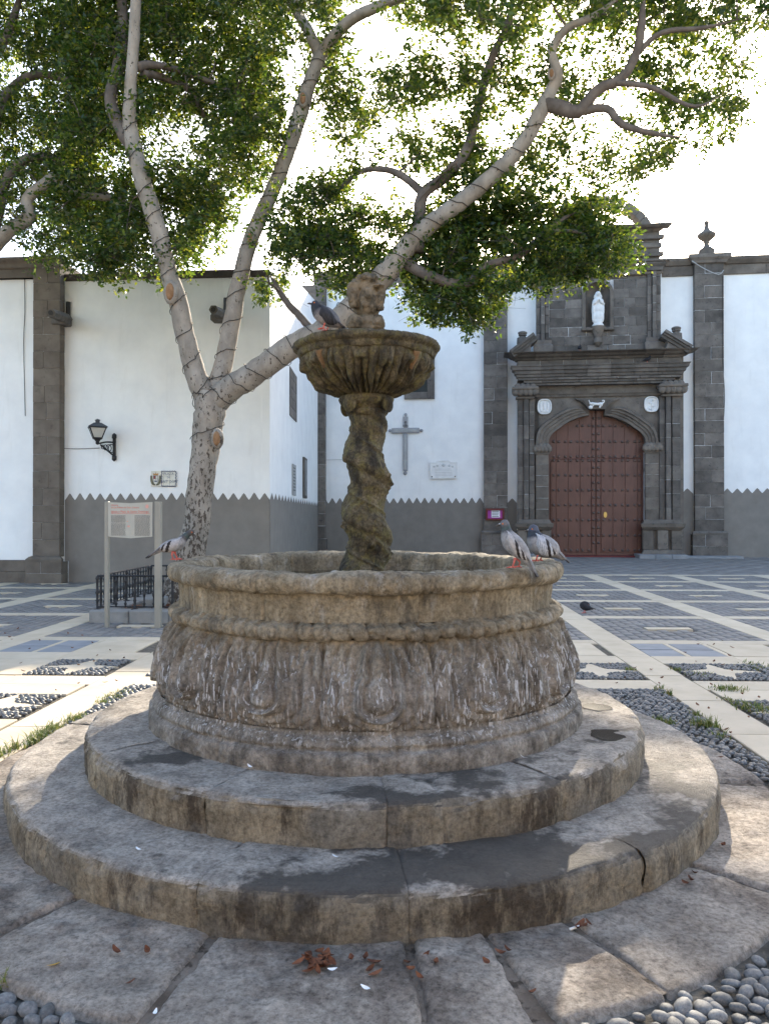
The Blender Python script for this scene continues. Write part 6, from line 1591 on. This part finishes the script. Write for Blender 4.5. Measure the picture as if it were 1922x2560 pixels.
# ================================================================== PIGEONS
def pigeon(name, label, loc, yaw, spine, feet, tail_tip, wing, pal, head_yaw=0, unit=1.0, group='pigeons around the fountain', legs=True):
    """spine: (x forward, z up, r) from rump to head, metres, feet at z=0"""
    e = empty(name, loc, yaw); tag(e, label, 'pigeon', group)
    S = [Vector((x, z, r)) for x, z, r in spine]; P = catmull(S, 6)
    vf = []
    for i, p in enumerate(P):
        flat = .92
        vf.append(icovf(2, (p.x, 0, p.y), (p.z*1.02, p.z*flat, p.z)))
    # tapered undertail
    rb = S[0]; tt = Vector((tail_tip[0], tail_tip[1]))
    for t in np.linspace(0, .55, 5): vf.append(icovf(1, (rb.x+(tt.x-rb.x)*t, 0, rb.y+(tt.y-rb.y)*t), (rb.z*(1-t*.8),)*3))
    me = remesh(vf, .0055, 2); co = verts_np(me).astype(np.float64)
    PP = np.array([(p.x, p.y) for p in P]); k = np.argmin(((co[:, None, [0, 2]]-PP[None])**2).sum(2), axis=1)/(len(P)-1)
    cb, cn, ch, cbel = [np.array(c) for c in (pal['body'], pal['neck'], pal['head'], pal['belly'])]
    n1 = fbm(co*60, 2)[:, None]
    wn = np.clip((k-.62)/.08, 0, 1)[:, None]; wh = np.clip((k-.90)/.05, 0, 1)[:, None]
    col = cb*(1-wn)+cn*wn; col = col*(1-wh)+ch*wh
    irid = np.clip(1-np.abs(k-.80)/.08, 0, 1)[:, None]; col = col*(1-irid*.6)+np.array(pal['irid'])*irid*.6
    zz = np.array([p.y for p in P])[np.clip((k*(len(P)-1)).astype(int), 0, len(P)-1)]
    lowm = (np.clip((zz-co[:, 2])/.03, 0, 1)*(k < .6))[:, None]; col = col*(1-lowm*.7)+cbel*lowm*.7
    set_vcol(me, np.clip(col*(1+.18*n1), 0, 1)); me.materials.append(M_feath); body = obj('body', me, e)
    # head details
    hd = P[-1]; hv = Vector(pal.get('beakdir', (1, -.25))).normalized()
    hy = head_yaw; fwd = Vector((hv.x*math.cos(hy), hv.x*math.sin(hy), hv.y)); c0 = Vector((hd.x, 0, hd.y))
    mb = MB(); mb.tube([c0+fwd*hd.z*.75, c0+fwd*(hd.z+.012), c0+fwd*(hd.z+.022)+Vector((0, 0, -.003))], [.0065, .005, .0012], 7); mb.build('beak', M_beak, e, True)
    v, f = icovf(2, tuple(c0+fwd*(hd.z*1.02)+Vector((0, 0, .004))), (.005, .0045, .0035)); obj('cere', mesh(v, f, True, M_cere), e)
    sidev = Vector((-math.sin(hy), math.cos(hy), 0))
    for s_ in (-1, 1):
        p = c0+fwd*hd.z*.30+sidev*s_*hd.z*.86+Vector((0, 0, .003)); v, f = icovf(2, tuple(p), (.0042,)*3); ey = obj('eye', mesh(v, f, True, M_eye), e)
        v, f = icovf(1, tuple(p+sidev*s_*.0028), (.0022,)*3); obj('pupil', mesh(v, f, True, M_beak), ey)
    # tail fan
    d = Vector((tt.x-rb.x, 0, tt.y-rb.y)); L_ = d.length; d.normalize(); up = Vector((-d.z, 0, d.x)); up = up if up.z > 0 else -up
    V = []; F = []; cols = []; nl = 8; nw = 7
    for i in range(nl):
        t = i/(nl-1); wd = .018+.016*t
        for j in range(nw):
            s_ = j/(nw-1)*2-1; q_ = Vector((rb.x, 0, rb.y))+d*(L_*t*(1-.05*s_*s_))+Vector((0, 1, 0))*wd*s_+up*(rb.z*.45*(1-t)+.004*(1-s_*s_)+.0015*(j % 2))
            V.append(tuple(q_)); cols.append(pal['tail'] if t < .72 else pal['bar'])
    for i in range(nl-1):
        for j in range(nw-1): a = i*nw+j; F.append((a, a+1, a+nw+1, a+nw))
    n0 = len(V); V += [tuple(Vector(p)-up*.006) for p in V]; cols += cols; F += [tuple(x+n0 for x in q_[::-1]) for q_ in F]
    for j in range(nw-1): a = (nl-1)*nw+j; F.append((a, a+1, a+1+n0, a+n0))
    for i in range(nl-1):
        a = i*nw; F.append((a, a+nw, a+nw+n0, a+n0)); a = i*nw+nw-1; F.append((a, a+n0, a+nw+n0, a+nw))
    me = mesh(V, F, False, M_feath); set_vcol(me, np.array(cols)); obj('tail', me, e)
    # folded wings: a shell lying over each flank, running out to a point by the tail
    wtip = Vector(wing['tip'])
    for s_ in (-1, 1):
        V = []; cols = []; ns, nt_ = 44, 18
        i0 = int(wing.get('start', .62)*(len(P)-1))
        for i in range(ns):
            s = i/(ns-1)
            if s < .72:
                q_ = s/.72; k_ = i0*(1-q_); a_ = int(k_); fr_ = k_-a_; p = P[a_]*(1-fr_)+P[min(a_+1, len(P)-1)]*fr_; cx_, cz_2, rr = p.x, p.y, p.z
            else:
                q_ = (s-.72)/.28; cx_ = P[0].x+(wtip.x-P[0].x)*q_; cz_2 = P[0].y+(wtip.y-P[0].y)*q_; rr = P[0].z*(1-q_)+.010*q_
            wup = R(62)-R(22)*s; wlo = -R(56)*math.sin(math.pi*min(1, s*1.05+.12))-R(4)
            if s > .75: wlo = wlo*(1-(s-.75)/.25*.6); wup = wup*(1-(s-.75)/.25*.5)
            for j in range(nt_):
                t = j/(nt_-1); an = wlo+(wup-wlo)*t; th = .005*math.sin(math.pi*t)**.5*min(1, (1-s)*5)+.0015
                edge = math.sin(math.pi*min(max(s, .0), 1)*.5+.0)
                r_ = rr*.98+th*(1 if s > .03 else .2)
                fe = .0012*math.sin(t*40+s*25)*(1 if s > .35 else .5)
                V.append((cx_+(.006*math.cos(t*math.pi*2) if s < .05 else 0), s_*(r_+fe)*math.cos(an), cz_2+(r_+fe)*math.sin(an)))
                c_ = np.array(pal['wing'])*(1+.10*math.sin(t*9+s*31)*(1 if pal.get('scaly') else .3))
                sb = s+.12*(t-.5)+.008*math.sin(t*30)
                if pal.get('scaly') and s < .55: c_ = c_*(1-.55*(abs(math.sin(s*46+3*math.sin(t*22))) < .28))
                if .43 < sb < .53 and t < .95: c_ = np.array(pal['bar'])
                if .61 < sb < .72: c_ = np.array(pal['bar'])
                if sb > .78: c_ = np.array(pal['tip'])
                cols.append(c_)
        F = [(i*nt_+j, i*nt_+j+1, (i+1)*nt_+j+1, (i+1)*nt_+j) for i in range(ns-1) for j in range(nt_-1)]
        if s_ > 0: F = [q_[::-1] for q_ in F]
        me = mesh(V, F, True, M_feath); set_vcol(me, np.clip(np.array(cols), 0, 1)); obj('wing', me, e)
    if legs:
        for k_, (fx, s_) in enumerate(((feet[0], -1), (feet[1], 1))):
            mb = MB(); bx = feet[2] if len(feet) > 2 else fx
            hipz = feet[3] if len(feet) > 3 else .06
            mb.tube([(bx, s_*.018, hipz), (fx-.008, s_*.02, .028), (fx, s_*.02, .006)], [.008, .0045, .004], 6)
            for an, l in ((0, .030), (.6, .026), (-.6, .026), (math.pi, .016)): mb.tube([(fx, s_*.02, .006), (fx+l*.5*math.cos(an), s_*.02+l*.5*math.sin(an), .006), (fx+l*math.cos(an), s_*.02+l*math.sin(an), .002)], [.004, .0035, .0018], 5)
            mb.build('leg', M_pink, e, True)
    return e
pale = dict(body=(.24, .235, .24), neck=(.055, .062, .072), head=(.105, .105, .115), belly=(.27, .255, .25), irid=(.035, .085, .075), tail=(.12, .105, .095), bar=(.018, .013, .012), wing=(.34, .325, .32), tip=(.10, .082, .072))
blue = dict(pale, beakdir=(1, -.15)); pale1 = dict(pale, beakdir=(1, -1.1), head=(.085, .075, .068), neck=(.06, .058, .062))
checked = dict(pale, neck=(.028, .034, .055), head=(.075, .085, .115), irid=(.03, .05, .06), wing=(.40, .41, .44), scaly=True, beakdir=(1, -.25), belly=(.17, .17, .175))
dark = dict(body=(.10, .095, .10), neck=(.022, .022, .028), head=(.025, .026, .032), belly=(.26, .24, .23), irid=(.02, .03, .03), tail=(.045, .04, .04), bar=(.012, .011, .012), wing=(.028, .028, .033), tip=(.05, .044, .042), scaly=True, beakdir=(1, .1))
black = dict(dark, belly=(.02, .02, .024), body=(.02, .02, .024), wing=(.018, .018, .022), tip=(.018, .018, .02), tail=(.02, .02, .022), scaly=False)
def conv(pts, ox, oy, u, flip=False): return [((x-ox)*u*(-1 if flip else 1), (oy-y)*u, r*u) for x, y, r in pts]
def rim_point(px, py): return at_z(px, py, 1.197)
# 1: on the left rim, leaning right
u_ = .000215
sp1 = conv([(520, 885, 95), (640, 850, 150), (800, 800, 178), (930, 770, 168), (1030, 690, 135), (1110, 590, 100), (1200, 500, 82), (1290, 450, 82)], 850, 1185, u_)
tt1 = conv([(115, 1130, 0)], 850, 1185, u_)[0]; wt1 = conv([(420, 930, 0)], 850, 1185, u_)[0]
p = rim_point(350+850/9.77, 1280+1185/9.77); FCr = Vector((FC.x-1.0, 0, 0))
p1 = Vector((p.x, p.y, 1.2))
pigeon('pigeon', 'grey pigeon with two dark wing bars bending down, standing near the information sign', p1, R(8), sp1, (-.004, .012, -.006, .05), tt1[:2], dict(tip=wt1[:2], start=.60), pale1)
# 2: on the right rim, upright, tail towards the viewer
u_ = .00028
sp2 = conv([(640, 800, 95), (560, 700, 140), (460, 600, 168), (390, 520, 160), (335, 430, 115), (315, 340, 88), (300, 280, 84), (288, 235, 84)], 470, 985, u_, True)
tt2 = conv([(850, 1130, 0)], 470, 985, u_, True)[0]; wt2 = conv([(740, 900, 0)], 470, 985, u_, True)[0]
pigeon('pigeon', 'smooth pale grey pigeon standing upright on the rim, turned towards the church wall', rim_point(1220+470/6.92, 1280+985/6.92)+Vector((0, 0, .004)), R(180-14), sp2, (-.012, .012, .0, .05), tt2[:2], dict(tip=wt2[:2], start=.58), blue)
# 3: fluffed, behind it
sp3 = conv([(1180, 720, 110), (1090, 660, 180), (980, 610, 222), (880, 570, 215), (820, 480, 165), (795, 400, 130), (785, 340, 112), (785, 290, 100)], 880, 900, u_*1.03, True)
tt3 = conv([(1470, 920, 0)], 880, 900, u_, True)[0]; wt3 = conv([(1290, 760, 0)], 880, 900, u_, True)[0]
pigeon('pigeon', 'fluffed pigeon with scaly white wings and dark neck on the fountain rim', rim_point(1220+880/6.92, 1280+870/6.92)+Vector((0, .02, .004)), R(180-6), sp3, (-.01, .016, .0, .06), tt3[:2], dict(tip=wt3[:2], start=.55), checked)
# 4: dark one on the bowl lip
u_ = .00047
sp4 = conv([(440, 630, 55), (400, 600, 85), (340, 565, 108), (280, 530, 100), (235, 490, 75), (212, 450, 56), (208, 425, 48)], 320, 720, u_, True)
tt4 = conv([(545, 690, 0)], 320, 720, u_, True)[0]; wt4 = conv([(490, 650, 0)], 320, 720, u_, True)[0]
pb4 = at_depth(740+320/4.371, 680+715/4.371, 4.12); pb4.z = 2.443
pigeon('pigeon', 'dark pigeon with speckled wings and pale belly on the upper bowl', pb4, R(180+10), sp4, (-.01, .014, .0, .05), tt4[:2], dict(tip=wt4[:2], start=.6), dark)
# 5: preening on the paving
u_ = .00037
sp5 = conv([(500, 690, 95), (430, 660, 140), (350, 630, 160), (280, 590, 135), (280, 530, 105), (340, 500, 92), (420, 510, 85), (470, 540, 75)], 340, 890, u_, True)
tt5 = conv([(770, 725, 0)], 340, 890, u_, True)[0]; wt5 = conv([(620, 690, 0)], 340, 890, u_, True)[0]
pp = at_z(1440+340/16.61, 1480+890/16.61); pp.z = .006
pigeon('pigeon', 'black pigeon preening on the grey paving of the square', pp, R(180-5), sp5, (-.01, .02, .0, .07), tt5[:2], dict(tip=wt5[:2], start=.5), dict(black, beakdir=(-.6, -.8)))
# 6, 7: on the portal ledges
std = [(-.09, .085, .028), (-.05, .10, .045), (0, .115, .058), (.05, .13, .054), (.08, .155, .040), (.092, .185, .028), (.098, .21, .024), (.102, .225, .023)]
for px_, z_, o_, yw, lab in ((1448, zv1+.006, 1.02, 70, 'small black pigeon sitting on the main cornice under the statue'), (1617, zk1+.006, .92, 10, 'dark pigeon standing on the lower cornice above the church door')):
    u, _ = CH.uz(px_, 900, o_); pigeon('pigeon', lab, CH.world(u, o_, z_), R(yw), [(x*1.1, z*1.1, r*1.1) for x, z, r in std], (0, .015, 0, .06), (-.20, .06), dict(tip=(-.14, .08), start=.6), black)

# ================================================================== SMALL THINGS
def ground_h(x, y):
    r_ = math.hypot(x-FC.x, y-FC.y); return .355 if r_ < R2 else .182 if r_ < R3 else .016
leaf_a, leaf_b, leaf_y = leaf_me(.055, .014, M_dry, .5), leaf_me(.045, .012, M_dry, .9), leaf_me(.06, .012, M_yellowleaf, .3)
def drop(px, py, z, me, name, label, cat, group, sc=1.0):
    p = at_z(px, py, z); o = linkobj(name, me, None, (p.x, p.y, z+.007), (random.uniform(-.4, .4), random.uniform(-.4, .4), random.uniform(0, 6.28)), (sc,)*3); tag(o, label, cat, group); return o
gl = 'curled brown dry leaf lying on the grey flagstones by the bottom step'
spots = [(690+random.gauss(0, 17), 2085+random.gauss(0, 13)) for k in range(22)] + [(810, 2085), (800, 2100), (812, 2110), (790, 2075), (760, 2078), (905, 2115), (890, 2100), (880, 2085), (1255, 2000), (1262, 2005), (1248, 2010), (1270, 1998), (283, 2128), (1080, 2065), (1095, 2058), (1150, 2150), (1490, 1905), (1500, 1890), (1480, 1912), (1052, 2085), (1560, 1830), (320, 2060), (250, 2062), (940, 2085), (920, 2068)]
for x, y in spots: drop(x*D, y*D, .014, random.choice([leaf_a, leaf_b]), 'dry_leaf', gl, 'leaf', 'dry leaves on the flagstones', random.uniform(.55, 1.0))
drop(116*D, 2090*D, .016, leaf_y, 'yellow_leaf', 'single fresh yellow leaf lying on the flagstone near the grey pebbles', 'leaf', None, .75)
gl2 = 'small dark dry leaf scattered on the cream paving slabs'
for k in range(46):
    x, y = random.uniform(1255, 1640), random.uniform(1385, 1640)
    if y > 1480 and x < 1450: continue
    drop(x*D, y*D, .008, random.choice([leaf_a, leaf_b]), 'dry_leaf', gl2, 'leaf', 'dry leaves on the paving', random.uniform(.6, 1.0))
for k in range(26):
    drop(random.uniform(5, 320)*D, random.uniform(1330, 1500)*D, .008, random.choice([leaf_a, leaf_b]), 'dry_leaf', gl2, 'leaf', 'dry leaves on the paving', random.uniform(.6, 1.0))
fe = leaf_me(.035, .006, M_feather, .6)
for x, y, z in ((540, 1660, .355), (715, 1648, .355), (917, 1640, .355), (300, 1840, .182), (725, 1856, .182), (335, 2195, .016), (720, 2100, .016), (1130, 1640, .355), (1180, 1945, .016), (790, 2140, .016)):
    drop(x*D, y*D, z, fe, 'white_feather', 'tiny white down feather lying on the worn grey stone', 'feather', 'feathers on the steps')
p = at_z(1240*D, 2008*D, .016); mb = MB(); mb.tube([(-.02, 0, .006), (.012, 0, .006)], .0042, 8); mb.tube([(.0125, 0, .006), (.024, 0, .006)], .0043, 8); o = mb.build('cigarette_butt', M_cere); o.location = (p.x, p.y, .016); o.rotation_euler = (0, 0, .5); tag(o, 'cigarette butt lying on the flagstone against the bottom step', 'cigarette butt')
# weeds
def tuft(mb, x, y, z, n, h, spread):
    for k in range(n):
        a = random.uniform(0, 6.28); r_ = random.uniform(0, spread); bx, by = x+r_*math.cos(a), y+r_*math.sin(a); hh = h*.62*random.uniform(.3, 1.2); lean = random.uniform(.3, 1.6)*hh; b_ = random.uniform(0, 6.28); wd = .0035
        p0 = Vector((bx, by, z)); p1_ = p0+Vector((lean*.35*math.cos(b_), lean*.35*math.sin(b_), hh*.65)); p2 = p0+Vector((lean*math.cos(b_), lean*math.sin(b_), hh)); sd = Vector((-math.sin(b_), math.cos(b_), 0))*wd
        mb.add(([tuple(p0-sd), tuple(p0+sd), tuple(p1_+sd*.8), tuple(p1_-sd*.8), tuple(p2)], [(0, 1, 2, 3), (3, 2, 4)]))
def weeds(spots, label):
    mb = MB()
    for (px, py, n, h, s_) in spots: q_ = at_z(px, py); tuft(mb, q_.x, q_.y, 0, n, h, s_)
    o = mb.build('weeds', M_grass); tag(o, label, 'weeds', None, 'stuff')
z6 = Z((1322, 1350), .36123); z6b = Z((1380, 1590), .3263); z5 = Z((0, 1400), .30102)
weeds([(*z6(x, y), n, h, s_) for x, y, n, h, s_ in ((900, 1260, 70, .07, .07), (960, 1275, 60, .07, .07), (1180, 1290, 90, .10, .08), (1250, 1300, 70, .11, .07), (1160, 1215, 40, .07, .05), (1330, 1375, 50, .08, .07), (900, 1040, 40, .08, .05), (960, 1070, 40, .08, .05), (700, 905, 25, .06, .05))], 'grass growing between the pebbles right of the fountain')
weeds([(*z6b(x, y), n, h, s_) for x, y, n, h, s_ in ((960, 265, 60, .05, .10), (1120, 300, 70, .05, .13), (1300, 410, 90, .06, .12), (1400, 415, 80, .06, .12), (1540, 560, 130, .07, .16), (1610, 570, 120, .07, .15), (1600, 250, 90, .05, .16), (1520, 215, 60, .05, .12), (1340, 490, 40, .05, .08), (600, 260, 30, .05, .06), (1460, 530, 60, .06, .1))], 'grass growing round the star-patterned pebble beds')
weeds([(*z5(x, y), n, h, s_) for x, y, n, h, s_ in ((340, 1490, 110, .10, .10), (420, 1440, 110, .10, .10), (470, 1410, 70, .09, .07), (290, 1520, 60, .08, .07), (650, 1320, 90, .07, .09), (600, 1345, 60, .07, .08), (920, 1150, 90, .06, .10), (1020, 1110, 60, .06, .09), (860, 1190, 60, .06, .08), (140, 1570, 50, .10, .06), (60, 1610, 30, .10, .05), (10, 1640, 20, .08, .05))], 'bright grass growing along the pebbles left of the fountain')
weeds([(10, 2465, 16, .07, .03)], 'few green blades growing beside the pebbles at the flagstone edge')

def splat(name, label, cat, px, py, z, rx, ry, m, seed):
    p = at_z(px, py, z); rr = random.Random(seed); n = 22; k = [1+.13*math.sin(2*2*math.pi*i/n+seed)+.08*math.sin(5*2*math.pi*i/n+2*seed)+.05*rr.uniform(-1, 1) for i in range(n)]
    v = [(0, 0, .0012)] + [(rx*k[i]*math.cos(2*math.pi*i/n), ry*k[i]*math.sin(2*math.pi*i/n), 0) for i in range(n)]
    o = obj(name, mesh(v, [(0, 1+i, 1+(i+1) % n) for i in range(n)], True, m), None, (p.x, p.y, z)); tag(o, label, cat); return o
M_puddle, _nt, _b = new_mat('dark_puddle_water'); _b.inputs['Base Color'].default_value = (.030, .026, .022, 1); _b.inputs['Roughness'].default_value = .12
splat('puddle', 'small dark puddle on the upper step, away from the nosing beside the basin foot', 'puddle', 1492, 1767, .3575, .075, .09, M_puddle, 2)
splat('puddle', 'dark oval puddle on the upper step close to its rounded edge', 'puddle', 1518, 1837, .3575, .095, .095, M_puddle, 5)
